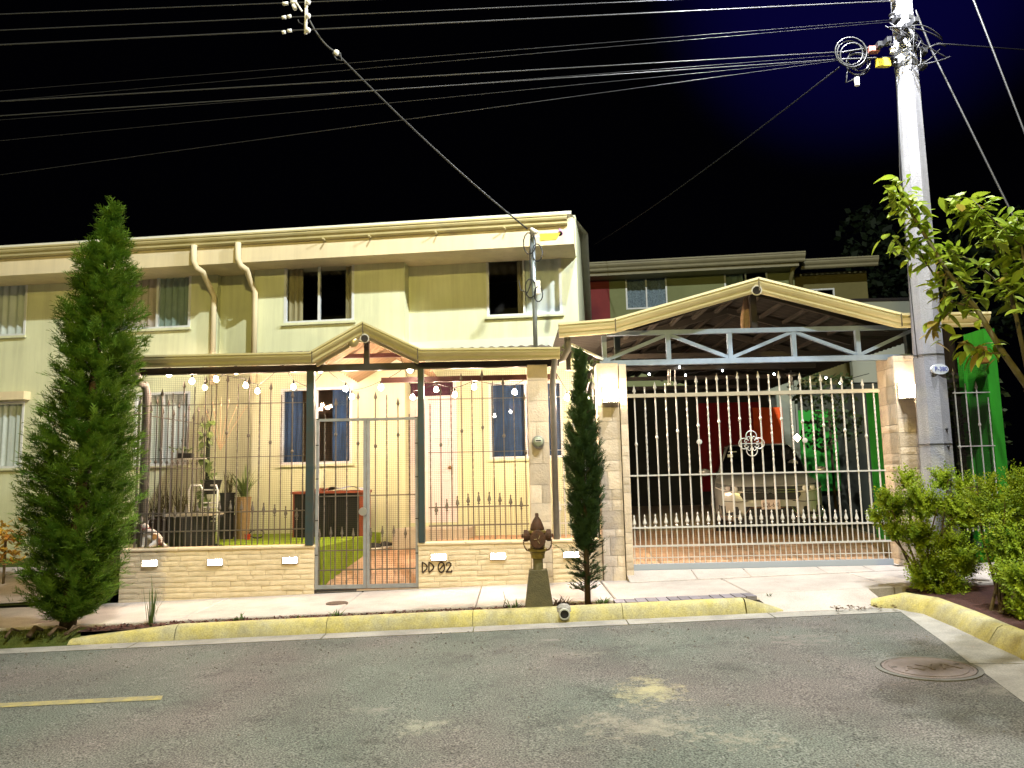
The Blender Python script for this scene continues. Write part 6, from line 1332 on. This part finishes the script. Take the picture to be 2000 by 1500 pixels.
MB().tube([(-0.03 + 0.047 * math.cos(k / 12 * 2 * math.pi), -0.012 + 0.047 * math.sin(k / 12 * 2 * math.pi), 0.226 + 0.008 * math.cos(k / 12 * 2 * math.pi)) for k in range(13)], 0.006, 5).build('collar', mat('red_collar', (0.25, 0.03, 0.03), 0.6), cat_t, local=True)

# ================================================================== SMALL STREET THINGS
px_, py_ = 0.50, -1.95
dpz = zg(px_) - 0.055
t = thing('drain_pipe', 'open white drain pipe end sticking out of the kerb', 'drain pipe', (px_, py_, dpz))
MB().lathe([(0.048, 0.25), (0.058, 0.25), (0.058, -0.06), (0.045, -0.062), (0.045, 0.2)], (px_, py_ + 0.02, dpz), 18, 'y').build('pipe', mat('dirty_pvc', (0.50, 0.50, 0.44), 0.6, 0, (0.36, 0.36, 0.3), 10), t)
MB().lathe([(0.0455, -0.045), (0.0455, -0.03)], (px_, py_ + 0.02, dpz), 16, 'y').build('dark_inside', BLACK, t)  # black disc put in for the shade inside the pipe
MB().ball((px_, py_ + 0.08, dpz + 0.02), 0.09, 10, 6, 0.85).build('mortar', CONC2, t)
# sidewalk cover
x_ = P(658, 1179, -0.9).x; t = thing('meter_cover', 'small round rusty water meter cover set in the pavement', 'cover', (x_, -0.9, zg(x_)))
MB().lathe([(0.13, -0.02), (0.13, 0.008), (0.115, 0.010), (0.112, 0.004), (0.10, 0.004), (0.10, 0.009), (0.01, 0.009)], (x_, -0.9, zg(x_)), 24).build('lid', mat('rusty_iron', (0.14, 0.09, 0.06), 0.7, 0.2, (0.09, 0.06, 0.045), 20, 0.5, 60), t)
# manhole
mx_, my_ = 3.06, -4.32; mz = zg(mx_) - 0.15
t = thing('manhole_cover', 'round worn manhole cover with raised letters in the road', 'manhole cover', (mx_, my_, mz))
MH = mat('pinkish_worn_iron', (0.21, 0.17, 0.155), 0.75, 0.1, (0.15, 0.12, 0.11), 6, 0.5, 70)
mbk = MB()
tilt = lambda mb_: setattr(mb_, 'v', [(x, y, z + 0.024 * (x - mx_)) for x, y, z in mb_.v])
a_ = MB().lathe([(0.36, -0.02), (0.36, 0.008), (0.325, 0.010), (0.322, 0.0)], (mx_, my_, mz), 36); tilt(a_); a_.build('frame_ring', mat('ring_concrete', (0.16, 0.155, 0.135), 0.8, 0, (0.12, 0.115, 0.105), 8, 0.4, 60), t)
a_ = MB().lathe([(0.315, -0.02), (0.315, 0.009), (0.295, 0.013), (0.29, 0.007), (0.268, 0.007), (0.265, 0.012), (0.01, 0.012)], (mx_, my_, mz), 36); tilt(a_); lid = a_.build('lid', MH, t)
o = piece('lettering', text_mesh('AYA', 0.22, 0.004, MH), lid, (mx_, my_ - 0.02, mz + 0.014), (0, -0.024, 0))
for s_ in (-1, 1): a_ = MB().box(mx_ + s_ * 0.235 - 0.02, mx_ + s_ * 0.235 + 0.02, my_ + 0.03, my_ + 0.045, mz + 0.006, mz + 0.0145); tilt(a_); a_.build('lifting_slot', BLACK, lid)
# lane marking
o = sheet([(-9.5, -4.22), (-2.72, -4.20), (-2.76, -4.08), (-9.5, -4.10)], -0.146).build('lane_marking', mat('worn_yellow_line', (0.36, 0.30, 0.10), 0.8, 0, (0.20, 0.185, 0.12), 12, 0.4, 110), None)
o['kind'] = 'structure'; o['label'] = 'worn yellow line painted on the road at the left'

# ================================================================== VEGETATION
CYPL = mat('cypress_green', (0.07, 0.16, 0.014), 0.6, 0, (0.15, 0.24, 0.022), 5, trans=0.18, spec=0.25)
CYPD = mat('cypress_dark', (0.028, 0.062, 0.018), 0.7, 0, (0.05, 0.09, 0.022), 6, trans=0.12, spec=0.2)
BARK = mat('bark', (0.10, 0.065, 0.035), 0.9, 0, (0.06, 0.04, 0.022), 14, 0.6, 60)
def spray(mb, p, d, ln, k=5, w=0.012):
    """feathery cypress frond: a stem with paired pointed leaflets"""
    d = d.normalized(); a = d.cross(Vector((U(-0.4, 0.4), U(-0.4, 0.4), 1))).normalized(); nrm = d.cross(a)
    n0 = len(mb.v); mb.v += [tuple(p - a * w * 0.3), tuple(p + a * w * 0.3), tuple(p + d * ln)]; mb.f.append((n0, n0 + 1, n0 + 2))
    for i in range(k):
        f = 0.12 + 0.76 * i / k; s = 1 if i % 2 else -1; q = p + d * ln * f; e = (d * 0.9 + a * s * 0.75 + nrm * U(-0.35, 0.35)).normalized() * ln * (0.58 - 0.38 * f); b = d * w
        n0 = len(mb.v); mb.v += [tuple(q - b), tuple(q + b), tuple(q + e)]; mb.f.append((n0, n0 + 1, n0 + 2))
def cypress(label, base, prof, lean, n, ln, upf, bare=None, mat_=CYPL, trunk_r=0.05, k=6, w=0.012, squash=1.0, group='cypress trees', per=14):
    """prof: list of (height above base, radius)"""
    t = thing('cypress', label, 'tree', tuple(base), 0, group); H = prof[-1][0]; bx, by, bz = base
    def rad(h):
        for (h0, r0), (h1, r1) in zip(prof[:-1], prof[1:]):
            if h0 <= h <= h1: return r0 + (r1 - r0) * (h - h0) / (h1 - h0)
        return 0.01
    ax = lambda h: Vector((bx + lean * h, by, bz + h))
    MB().tube([ax(0) - Vector((0, 0, 0.1)), ax(H * 0.4), ax(H * 0.75), ax(H)], [trunk_r, trunk_r * 0.7, trunk_r * 0.35, 0.006], 8).build('trunk', BARK, t, smooth=True)
    wts = []; hs = [prof[0][0] + (H - prof[0][0]) * (i + 0.5) / 60 for i in range(60)]
    tot = sum(rad(h) + 0.06 for h in hs); mb = MB(); tw = MB()
    lob = [(U(0, 6.28), U(0.15, 0.95) * H, U(0.18, 0.4)) for i in range(26)]
    for h in hs:
        for i in range(max(2, int(n / per * (rad(h) + 0.06) / tot))):
            hh = h + U(-0.5, 0.5) * (H - prof[0][0]) / 60; az = U(0, 6.283); rr = rad(hh)
            bump_ = 1.0
            for la, lh, lr in lob:
                da = math.atan2(math.sin(az - la), math.cos(az - la)); g_ = math.exp(-(da / 0.45) ** 2 - ((hh - lh) / lr) ** 2); bump_ += 0.13 * g_
            rr *= bump_ * random.choice((0.62, 0.75, 0.86, 0.95, 1.0, 1.08)); o_ = Vector((math.cos(az), math.sin(az) * squash, 0))
            up2 = upf * U(0.5, 1.5); bd = (o_ + Vector((U(-0.3, 0.3), U(-0.3, 0.3), up2))).normalized(); tip = ax(max(0.02, hh)) + o_ * max(0.03, rr - ln * 0.6); bl = min(rr * 0.6, ln * 2.2)
            for j in range(per):
                f = R(); p_ = tip - bd * bl * (1 - f) + Vector((U(-1, 1), U(-1, 1), U(-1, 1))) * ln * 0.28 * (1.1 - 0.6 * f)
                spray(mb, p_, bd + Vector((U(-1, 1), U(-1, 1), U(-0.7, 1))) * 0.5, ln * U(0.6, 1.25), k, w)
    for i in range(26): spray(mb, ax(H - 0.3 * R()), Vector((U(-1, 1), U(-1, 1), 1.5)), ln * U(0.5, 0.9), k, w * 0.8)
    cr = mb.build('crown', mat_, t, recalc=False); cr['kind'] = 'stuff'
    # inner twigs
    for i in range(40):
        h = U(prof[0][0], H * 0.85); az = U(0, 6.28); r_ = rad(h) * 0.75; tw.tube([ax(h), ax(h) + Vector((math.cos(az) * r_, math.sin(az) * r_, r_ * 0.4))], [0.008, 0.003], 4)
    tw.build('twigs', BARK, t)['kind'] = 'stuff'
    return t
cb = Vector((-4.95, -1.62, zg(-5.0) - 0.02))
cypress('tall bushy cypress at the left, in front of the neighbouring house', cb, [(0.10, 0.20), (0.25, 0.42), (0.5, 0.54), (1.2, 0.61), (1.75, 0.62), (2.3, 0.54), (2.8, 0.49), (3.5, 0.47), (4.05, 0.36), (4.35, 0.25), (4.6, 0.12), (4.78, 0.02)], 0.065, 20000, 0.15, 0.55, trunk_r=0.09)
cb2 = Vector((P(1148, 1172, -1.66).x, -1.66, zg(0.8) - 0.03))
cy2 = cypress('slim young cypress with a bare lower stem beside the fire hydrant', cb2, [(0.62, 0.10), (0.75, 0.17), (1.0, 0.20), (1.5, 0.235), (1.9, 0.22), (2.15, 0.17), (2.4, 0.10), (2.62, 0.06), (2.80, 0.01)], 0.0, 6500, 0.10, 1.6, mat_=CYPD, trunk_r=0.035, k=6, w=0.008)
mb = MB(); tw = MB()
for i in range(90):
    h = U(0.12, 0.66); az = U(0, 6.28); p0 = cb2 + Vector((0, 0, h)); ln = U(0.08, 0.24); p1 = p0 + Vector((math.cos(az) * ln, math.sin(az) * ln * 0.6, U(0.0, 0.14))); tw.tube([p0, p1], [0.005, 0.002], 4)
    for k in range(10): q = p0.lerp(p1, U(0.3, 1.05)); spray(mb, q, Vector((math.cos(az), math.sin(az), U(0.2, 1.2))), U(0.035, 0.085), 5, 0.008)
for i in range(16):
    q = cb2 + Vector((-0.10 - i * 0.016, -0.02, 0.52 + i * 0.009)); spray(mb, q, Vector((-0.8, 0, U(0.1, 0.9))), U(0.05, 0.09), 4, 0.005)
tw.build('twigs', BARK, cy2)['kind'] = 'stuff'; o = mb.build('lower_foliage', CYPD, cy2, recalc=False); o['kind'] = 'stuff'

# shrubs at the right-hand corner
SHR = mat('shrub_leaf', (0.34, 0.41, 0.02), 0.55, 0, (0.15, 0.25, 0.016), 5, trans=0.35, spec=0.2)
SHB = mat('shrub_stem', (0.12, 0.085, 0.035), 0.85, 0, (0.07, 0.05, 0.022), 12)
def shrub(label, base, blobs, nl, ls, stems, group='shrubs at the street corner'):
    """blobs: (x, y, z, r) leafy masses, world coordinates"""
    t = thing('shrub', label, 'shrub', tuple(base), 0, group); st_m = MB(); lf = MB(); tot = sum(b[3] ** 2 for b in blobs)
    for i in range(stems):
        b = random.choice(blobs); tgt = Vector(b[:3]) + Vector((U(-1, 1), U(-1, 1), U(-0.6, 0.4))) * b[3] * 0.6; o_ = Vector(base) + Vector((U(-0.10, 0.10), U(-0.10, 0.10), -0.03)); md_ = o_.lerp(tgt, 0.5) + Vector((U(-0.08, 0.08), U(-0.08, 0.08), U(0, 0.1)))
        st_m.tube([o_, md_, tgt], [0.017, 0.011, 0.005], 5)
        for k in range(3): q = md_.lerp(tgt, U(0.1, 0.9)); st_m.tube([q, q + Vector((U(-1, 1), U(-1, 1), U(-0.2, 1))) * 0.16], [0.005, 0.002], 4)
    st_m.build('stems', SHB, t)['kind'] = 'stuff'
    for (x, y, z, r) in blobs:
        m = int(nl * r * r / tot); tips = max(6, m // 16)
        for j in range(tips):
            v = Vector((U(-1, 1), U(-1, 1), U(-0.8, 1))); v = v.normalized() * r * (U(0.25, 1.0) ** 0.5) * U(0.85, 1.15); tip = Vector((x, y, z)) + v; ax_ = (v.normalized() + Vector((0, 0, 0.7))).normalized()
            L_ = U(0.10, 0.22) * (1.3 if v.z > r * 0.4 else 1.0)
            for k in range(16):
                f = k / 15; q = tip - ax_ * L_ * (1 - f); a = k * 2.4 + j; s = ax_.cross(Vector((math.cos(a), math.sin(a), 0.3))).normalized()
                d = (s + ax_ * 0.8).normalized(); e = d.cross(ax_ + Vector((U(-.3, .3), U(-.3, .3), 0))).normalized(); l = ls * U(0.7, 1.25) * (1.0 - 0.35 * f)
                n0 = len(lf.v); lf.v += [tuple(q), tuple(q + d * l * 0.5 + e * l * 0.28), tuple(q + d * l), tuple(q + d * l * 0.5 - e * l * 0.28)]; lf.f.append((n0, n0 + 1, n0 + 2, n0 + 3))
    o = lf.build('foliage', SHR, t, recalc=False); o['kind'] = 'stuff'
    return t
def B(u, v, Y, r): p = P(u, v, Y); return (p.x, p.y, p.z, r)
shrub('round leafy shrub at the foot of the utility pole, overhanging the pavement', (P(1815, 1150, -1.65).x, -1.65, zg(4.6) - 0.02), [B(1745, 985, -1.55, 0.22), B(1800, 975, -1.6, 0.28), B(1860, 990, -1.5, 0.26), B(1790, 1040, -1.7, 0.26), B(1745, 1030, -1.6, 0.18), B(1850, 1060, -1.6, 0.26), B(1820, 1100, -1.75, 0.24), B(1860, 1140, -1.8, 0.20), B(1725, 965, -1.55, 0.12), B(1880, 945, -1.5, 0.18), B(1710, 1000, -1.6, 0.12), B(1835, 1150, -1.9, 0.14), B(1770, 930, -1.5, 0.16), B(1840, 930, -1.5, 0.18), B(1890, 1000, -1.6, 0.24), B(1880, 1090, -1.7, 0.24), B(1800, 1120, -1.8, 0.20), B(1870, 1165, -1.95, 0.14)], 30000, 0.046, 18)
shrub('looser leafy shrub cut by the right edge, behind the curved kerb', (P(1960, 1195, -3.0).x, -3.0, zg(4.8) - 0.02), [B(1950, 990, -2.9, 0.26), B(2010, 985, -2.9, 0.30), B(1915, 975, -2.7, 0.20), B(1985, 1050, -3.1, 0.28), B(2010, 1130, -3.3, 0.30), B(1955, 1060, -2.9, 0.20), B(2050, 1050, -3.0, 0.3), B(1975, 1120, -3.2, 0.18), B(2015, 1210, -3.4, 0.2), B(1930, 940, -2.7, 0.14), B(1990, 935, -2.8, 0.18), B(1960, 1110, -3.0, 0.16), B(2000, 1180, -3.3, 0.18)], 22000, 0.043, 18)
# croton at the far left
CRO = mat('croton_leaf', (0.55, 0.42, 0.05), 0.5, 0, (0.40, 0.16, 0.03), 4, trans=0.2)
t = thing('croton_plant', 'yellow and red leaved croton at the left edge', 'plant', (P(15, 1045, 1.2).x, 1.2, 0.15)); mb = MB()
for i in range(300):
    b = Vector((P(14, 1000, 1.2).x + U(-0.3, 0.22), 1.2 + U(-0.25, 0.25), U(0.35, 0.95))); az = U(0, 6.28); d = Vector((math.cos(az), math.sin(az), U(-0.2, 0.9))).normalized(); e = d.cross(Vector((0, 0, 1))).normalized(); l = U(0.10, 0.18)
    n0 = len(mb.v); mb.v += [tuple(b), tuple(b + d * l * 0.5 + e * l * 0.22), tuple(b + d * l), tuple(b + d * l * 0.5 - e * l * 0.22)]; mb.f.append((n0, n0 + 1, n0 + 2, n0 + 3))
mb.build('leaves', CRO, t, recalc=False); MB().tube([(P(14, 1000, 1.2).x, 1.2, 0.05), (P(14, 1000, 1.2).x, 1.2, 0.7)], 0.02, 5).build('stem', SHB, t)
# strap-leaved tuft and weeds in the planting bed
t = thing('iris_clump', 'upright clump of strap leaves in the planting bed below the cat', 'plant', (P(298, 1213, -1.64).x, -1.64, zg(-4.1) - 0.03)); b0 = Vector((P(297, 1213, -1.64).x, -1.64, zg(-4.1) - 0.03)); mb = MB()
for i in range(13): blade(mb, b0 + Vector((U(-0.05, 0.05), U(-0.03, 0.03), 0.0)), U(-1.2, 1.2) if i % 2 else U(2, 4), U(0.02, 0.22), U(0.38, 0.64), U(0.010, 0.016), U(0.0, 0.12))
blade(mb, b0 + Vector((0.03, 0, 0.12)), 0.05, 0.35, 0.42, 0.011, 0.85); blade(mb, b0 + Vector((-0.03, 0, 0)), 2.8, 0.1, 0.3, 0.012, 0.2)
mb.build('leaves', mat('iris_leaf', (0.085, 0.13, 0.025), 0.5, 0, (0.05, 0.085, 0.02), 9, trans=0.25), t, recalc=False)
WEED = mat('weed_leaf', (0.07, 0.13, 0.012), 0.6, 0, (0.05, 0.09, 0.012), 12, trans=0.25); WEEDR = mat('red_weed_leaf', (0.09, 0.03, 0.025), 0.6, 0, (0.05, 0.05, 0.02), 15, trans=0.2)
def weed(label, u, v, s, m=WEED, n=26, Y=-1.64):
    x = P(u, v, Y).x; t = thing('weed', label, 'weed', (x, Y, zg(x) - 0.03), 0, 'weeds along the planting bed'); mb = MB()
    for i in range(n): blade(mb, (x + U(-s, s) * 0.5, Y + U(-0.05, 0.05), zg(x) - 0.035), U(0, 6.28), U(0.2, 0.9), U(0.4, 1.0) * s, U(0.006, 0.014), U(0.2, 0.9))
    mb.build('leaves', m, t, recalc=False)
weed('small green weed right of the strap-leaved clump', 468, 1212, 0.12); weed('low weed at the bed edge below the round pavement cover', 655, 1200, 0.11); weed('tiny weed left of the round pavement cover', 585, 1205, 0.06, n=12)
weed('low reddish weeds between the hydrant and the drain pipe', 1095, 1186, 0.16, WEEDR, 60); weed('small weed right of the young cypress stem', 1175, 1180, 0.12, WEED, 34); weed('green weed left of the hydrant plinth', 1005, 1190, 0.13, WEED, 22); weed('bright weed in the middle of the planting bed', 835, 1198, 0.07, WEED, 18)
weed('tiny weed beside the end of the paver strip', 1500, 1166, 0.06, WEED, 16, -1.58)
t = thing('dead_twig', 'dry twig standing in the bed left of the hydrant', 'twig', (P(980, 1190, -1.64).x, -1.64, zg(-0.2) - 0.03)); q = Vector((P(982, 1190, -1.64).x, -1.64, zg(-0.2) - 0.03))
MB().tube([q, q + Vector((0.03, 0, 0.1)), q + Vector((0.01, 0, 0.19))], [0.006, 0.005, 0.002], 5).build('stick', BARK, t)
# exposed roots by the big cypress
t = thing('tree_roots', 'gnarled pale roots and sticks at the foot of the tall cypress', 'roots', (-4.8, -1.85, zg(-4.8)))
for (u0, v0, u1, v1, r) in ((125, 1250, 190, 1218, 0.018), (55, 1258, 85, 1240, 0.03), (10, 1250, 40, 1240, 0.015), (95, 1245, 130, 1262, 0.02), (130, 1262, 160, 1235, 0.012)):
    a, b = P(u0, v0, -1.95), P(u1, v1, -1.7); z0 = zg(a.x) - 0.03; MB().tube([(a.x, -1.95, z0), ((a.x + b.x) / 2, -1.85, z0 + 0.07), (b.x, -1.72, z0 + 0.02)], [r, r * 0.9, r * 0.5], 6).build('root', BARK, t, smooth=True)
# lawn and verge grass blades, too many to count
mb = MB()
for i in range(2600):
    if R() < 0.6: x, y = U(-7.0, -4.72), U(-1.95, -1.56); z = zg(x) - 0.05
    else: x, y = U(-9.0, -5.5), U(0.1, 2.6); z = 0.0 + 0.09 * y + zg(x) * 0.8 + 0.02
    az = U(0, 6.28); l = U(0.02, 0.06); w = 0.004; n0 = len(mb.v); mb.v += [(x - math.sin(az) * w, y + math.cos(az) * w, z), (x + math.sin(az) * w, y - math.cos(az) * w, z), (x + math.cos(az) * l * 0.6, y + math.sin(az) * l * 0.6, z + l)]; mb.f.append((n0, n0 + 1, n0 + 2))
o = mb.build('grass', mat('grass_blade', (0.12, 0.14, 0.02), 0.7, 0, (0.07, 0.09, 0.015), 8, trans=0.3), None, recalc=False); tag(o, 'short grass on the verge and front lawn at the left', 'grass', kind='stuff')

# large-leaved tree leaning in from the right
LT = mat('broad_leaf', (0.32, 0.38, 0.03), 0.55, 0, (0.20, 0.30, 0.022), 3, 0, 60, 0.25, 0.25, 0.35)
LTY = mat('yellowing_leaf', (0.30, 0.26, 0.03), 0.5, 0, (0.28, 0.18, 0.04), 8, 0, 60, 0.2, 0.4, 0.3)
tr_b = Vector((P(2105, 1250, -3.20).x, -3.2, zg(5.6) - 0.05))
tree = thing('broadleaf_tree', 'large leaved tree leaning in from the right in front of the utility pole', 'tree', tuple(tr_b))
MB().tube([tr_b - Vector((0, 0, 0.1)), P(2070, 950, -3.70), P(2010, 760, -3.55)], [0.07, 0.055, 0.042], 9).build('trunk', BARK, tree, smooth=True)
TWIG = mat('green_bark', (0.14, 0.12, 0.05), 0.8, 0, (0.09, 0.075, 0.035), 10)
brs = []
for item in (([(2010, 760, -3.55), (1960, 690, -3.45), (1905, 600, -3.35), (1850, 530, -3.25), (1800, 450, -3.15), (1770, 400, -3.10), (1752, 358, -3.10)], 0.030),
               ([(2010, 740, -3.55), (1985, 620, -3.60), (1960, 520, -3.60), (1920, 430, -3.50), (1860, 400, -3.40)], 0.022),
               ([(1905, 600, -3.35), (1860, 590, -3.20), (1800, 500, -3.05), (1740, 470, -3.00)], 0.016),
               ([(1960, 690, -3.45), (1925, 690, -3.30), (1890, 672, -3.20)], 0.012),
               ([(2030, 800, -3.60), (2010, 600, -3.80), (1995, 480, -3.80), (1985, 420, -3.70)], 0.02),
               ('w', [(5.55, -3.85, 1.9), (4.7, -4.7, 3.0), (3.8, -5.5, 4.3), (3.2, -6.2, 5.1), (2.75, -6.5, 5.4)], 0.03), ('w', [(4.7, -4.7, 3.0), (4.0, -5.8, 4.6), (3.3, -6.6, 5.3), (3.0, -6.9, 5.5)], 0.02), ([(1985, 620, -3.60), (1960, 560, -3.30), (1900, 510, -3.20), (1830, 480, -3.10)], 0.014), ([(1850, 530, -3.25), (1840, 600, -3.10), (1830, 660, -3.05)], 0.010), ([(1920, 430, -3.50), (1900, 400, -3.50), (1850, 385, -3.45)], 0.010), ([(1995, 480, -3.80), (1950, 440, -3.80), (1900, 390, -3.70)], 0.010)):  # the two branches given in metres are unseen, shaped to shadow the road
    pts, r = item[-2:]
    q = [Vector(p_) for p_ in pts] if len(item) == 3 else [P(*p_) for p_ in pts]; MB().tube(q, [r * (1 - 0.75 * i / (len(q) - 1)) for i in range(len(q))], 7).build('branch', TWIG, tree, smooth=True); brs.append(q)
def leaf_mesh(m):
    mb = MB(); n = 6
    for i in range(n + 1):
        f = i / n; w = 0.21 * math.sin(math.pi * f ** 0.8) ** 0.9 if 0 < i < n else 0.0; z = -0.22 * f * f
        mb.v += [(-w, f, z + 0.06 * w * 2), (0, f, z - 0.03), (w, f, z + 0.06 * w * 2)]
    for i in range(n):
        for j in range(2): mb.f.append((3 * i + j, 3 * i + j + 1, 3 * i + 4 + j, 3 * i + 3 + j))
    return mb.mesh('leaf', m, True, recalc=False)
lms = [leaf_mesh(LT) for i in range(2)] + [leaf_mesh(LTY)]
cnt = 0; rest = MB()
for bi, q in enumerate(brs):
    total = [140, 96, 76, 26, 90, 620, 520, 70, 34, 30, 36][bi]
    for i in range(total):
        f = 0.62 + 0.38 * R() if bi in (5, 6) else 0.30 + 0.70 * (R() ** 0.7) if bi in (0, 1, 4) else U(0.15, 1.0); s = f * (len(q) - 1); k = min(int(s), len(q) - 2); p_ = q[k].lerp(q[k + 1], s - k)
        off = Vector((U(-1, 1), U(-1, 1), U(-0.8, 1))) * (0.10 if bi not in (5, 6) else 0.35); p_ = p_ + off; _d = p_ - CAM
        if bi in (5, 6) and 1000 + FPX * _d.dot(_r) / _d.dot(_f) < 2080 and 750 - FPX * _d.dot(_u) / _d.dot(_f) > -80: continue
        az = U(0, 6.28); droop = U(-1.0, 0.45); L_ = U(0.10, 0.20)
        m_ = lms[2] if (bi in (8, 3) and R() < 0.5) or R() < 0.04 else random.choice(lms[:2])
        if cnt % 2 == 0 and bi not in (5, 6): piece('leaf', m_, tree, tuple(p_), (droop, U(-0.5, 0.5), az), (L_, L_, L_))
        else:
            M_ = Matrix.Translation(p_) @ (Matrix.Rotation(az, 4, 'Z') @ Matrix.Rotation(U(-0.5, 0.5), 4, 'Y') @ Matrix.Rotation(droop, 4, 'X')) @ Matrix.Scale(L_, 4)
            rest.add([tuple(M_ @ v_.co) for v_ in lms[0].vertices], [tuple(f_.vertices) for f_ in lms[0].polygons])
        cnt += 1
o = rest.build('foliage', LT, tree, smooth=True, recalc=False); o['kind'] = 'stuff'
# dark tree mass behind the pole and hedge with ivy by the green wall
HED = mat('hedge_leaf', (0.02, 0.05, 0.012), 0.6, 0, (0.05, 0.06, 0.012), 7, trans=0.15)
def leafy(name, label, cat_, boxes, n, ls, m, stem=None, group=None):
    t = thing(name, label, cat_, stem if stem else (boxes[0][0], boxes[0][1], 0.2), 0, group); mb = MB()
    for i in range(n):
        c = random.choice(boxes); v = Vector((U(-1, 1), U(-1, 1), U(-1, 1)))
        if v.length > 1: v.normalize()
        p_ = Vector((c[0] + v.x * c[3], c[1] + v.y * c[3], c[2] + v.z * c[4])); d = Vector((U(-1, 1), U(-1, 1), U(-0.8, 0.8))).normalized(); e = d.cross(Vector((U(-1, 1), U(-1, 1), U(-1, 1)))).normalized(); l = ls * U(0.6, 1.3)
        n0 = len(mb.v); mb.v += [tuple(p_), tuple(p_ + d * l * 0.5 + e * l * 0.32), tuple(p_ + d * l), tuple(p_ + d * l * 0.5 - e * l * 0.32)]; mb.f.append((n0, n0 + 1, n0 + 2, n0 + 3))
    o = mb.build('foliage', m, t, recalc=False); o['kind'] = 'stuff'
    return t
hp_ = P(1870, 800, 1.2)
t = leafy('ivy_hedge', 'ivy covered hedge behind the fence panel right of the pole', 'hedge', [(hp_.x - 0.25 + 0.28 * i, 1.15, 0.5 + 0.5 * k, 0.3, 0.4) for i in range(3) for k in range(5)], 1500, 0.10, HED)
MB().box(hp_.x - 0.6, hp_.x + 0.5, 1.3, 1.5, 0.2, 2.9).build('core', DARKST, t)
bt = P(1960, 470, 9)
t = leafy('dark_tree', 'dark tree standing in the night behind the utility pole', 'tree', [(P(u, v, 24).x, 24 + U(-1, 1), P(u, v, 24).z, 1.5, 1.3) for u, v in ((1720, 520), (1745, 590), (1800, 560), (1960, 450), (2000, 520), (1900, 480), (1700, 460), (1990, 600))], 2600, 0.36, mat('night_leaf', (0.008, 0.02, 0.006), 0.7, 0, (0.012, 0.024, 0.006), 3), (P(1850, 700, 24).x, 24, 0.3))
MB().tube([(P(1850, 700, 24).x, 24, 0.3), (P(1850, 600, 24).x, 24, P(1850, 540, 24).z)], [0.3, 0.2], 7).build('trunk', BARK, t)
cpv = P(1620, 820, 6.5)
t = leafy('carport_plant', 'dark leafy plant at the back right of the carport', 'plant', [(P(u, v, 6.5).x, 6.5, P(u, v, 6.5).z, 0.35, 0.35) for u, v in ((1580, 760), (1610, 800), (1640, 760), (1600, 850), (1650, 830))], 700, 0.13, HED, (cpv.x, 6.5, 0.55))
MB().tube([(cpv.x, 6.5, 0.55), (cpv.x, 6.5, cpv.z)], 0.03, 6).build('stem', BARK, t)
lp = P(1115, 680, 0.6)
t = leafy('porch_vine', 'loose vine with mossy leaves between the porch gutter and the carport', 'vine', [(lp.x + 0.1 * i, 0.5, lp.z - 0.10 - 0.1 * i, 0.16, 0.12) for i in range(5)], 170, 0.07, HED, (lp.x, 0.5, 2.9))
MB().tube([(lp.x - 0.05, 0.5, lp.z), (lp.x + 0.2, 0.5, lp.z - 0.25), (lp.x + 0.5, 0.45, lp.z - 0.4)], 0.01, 5).build('stem', SHB, t)
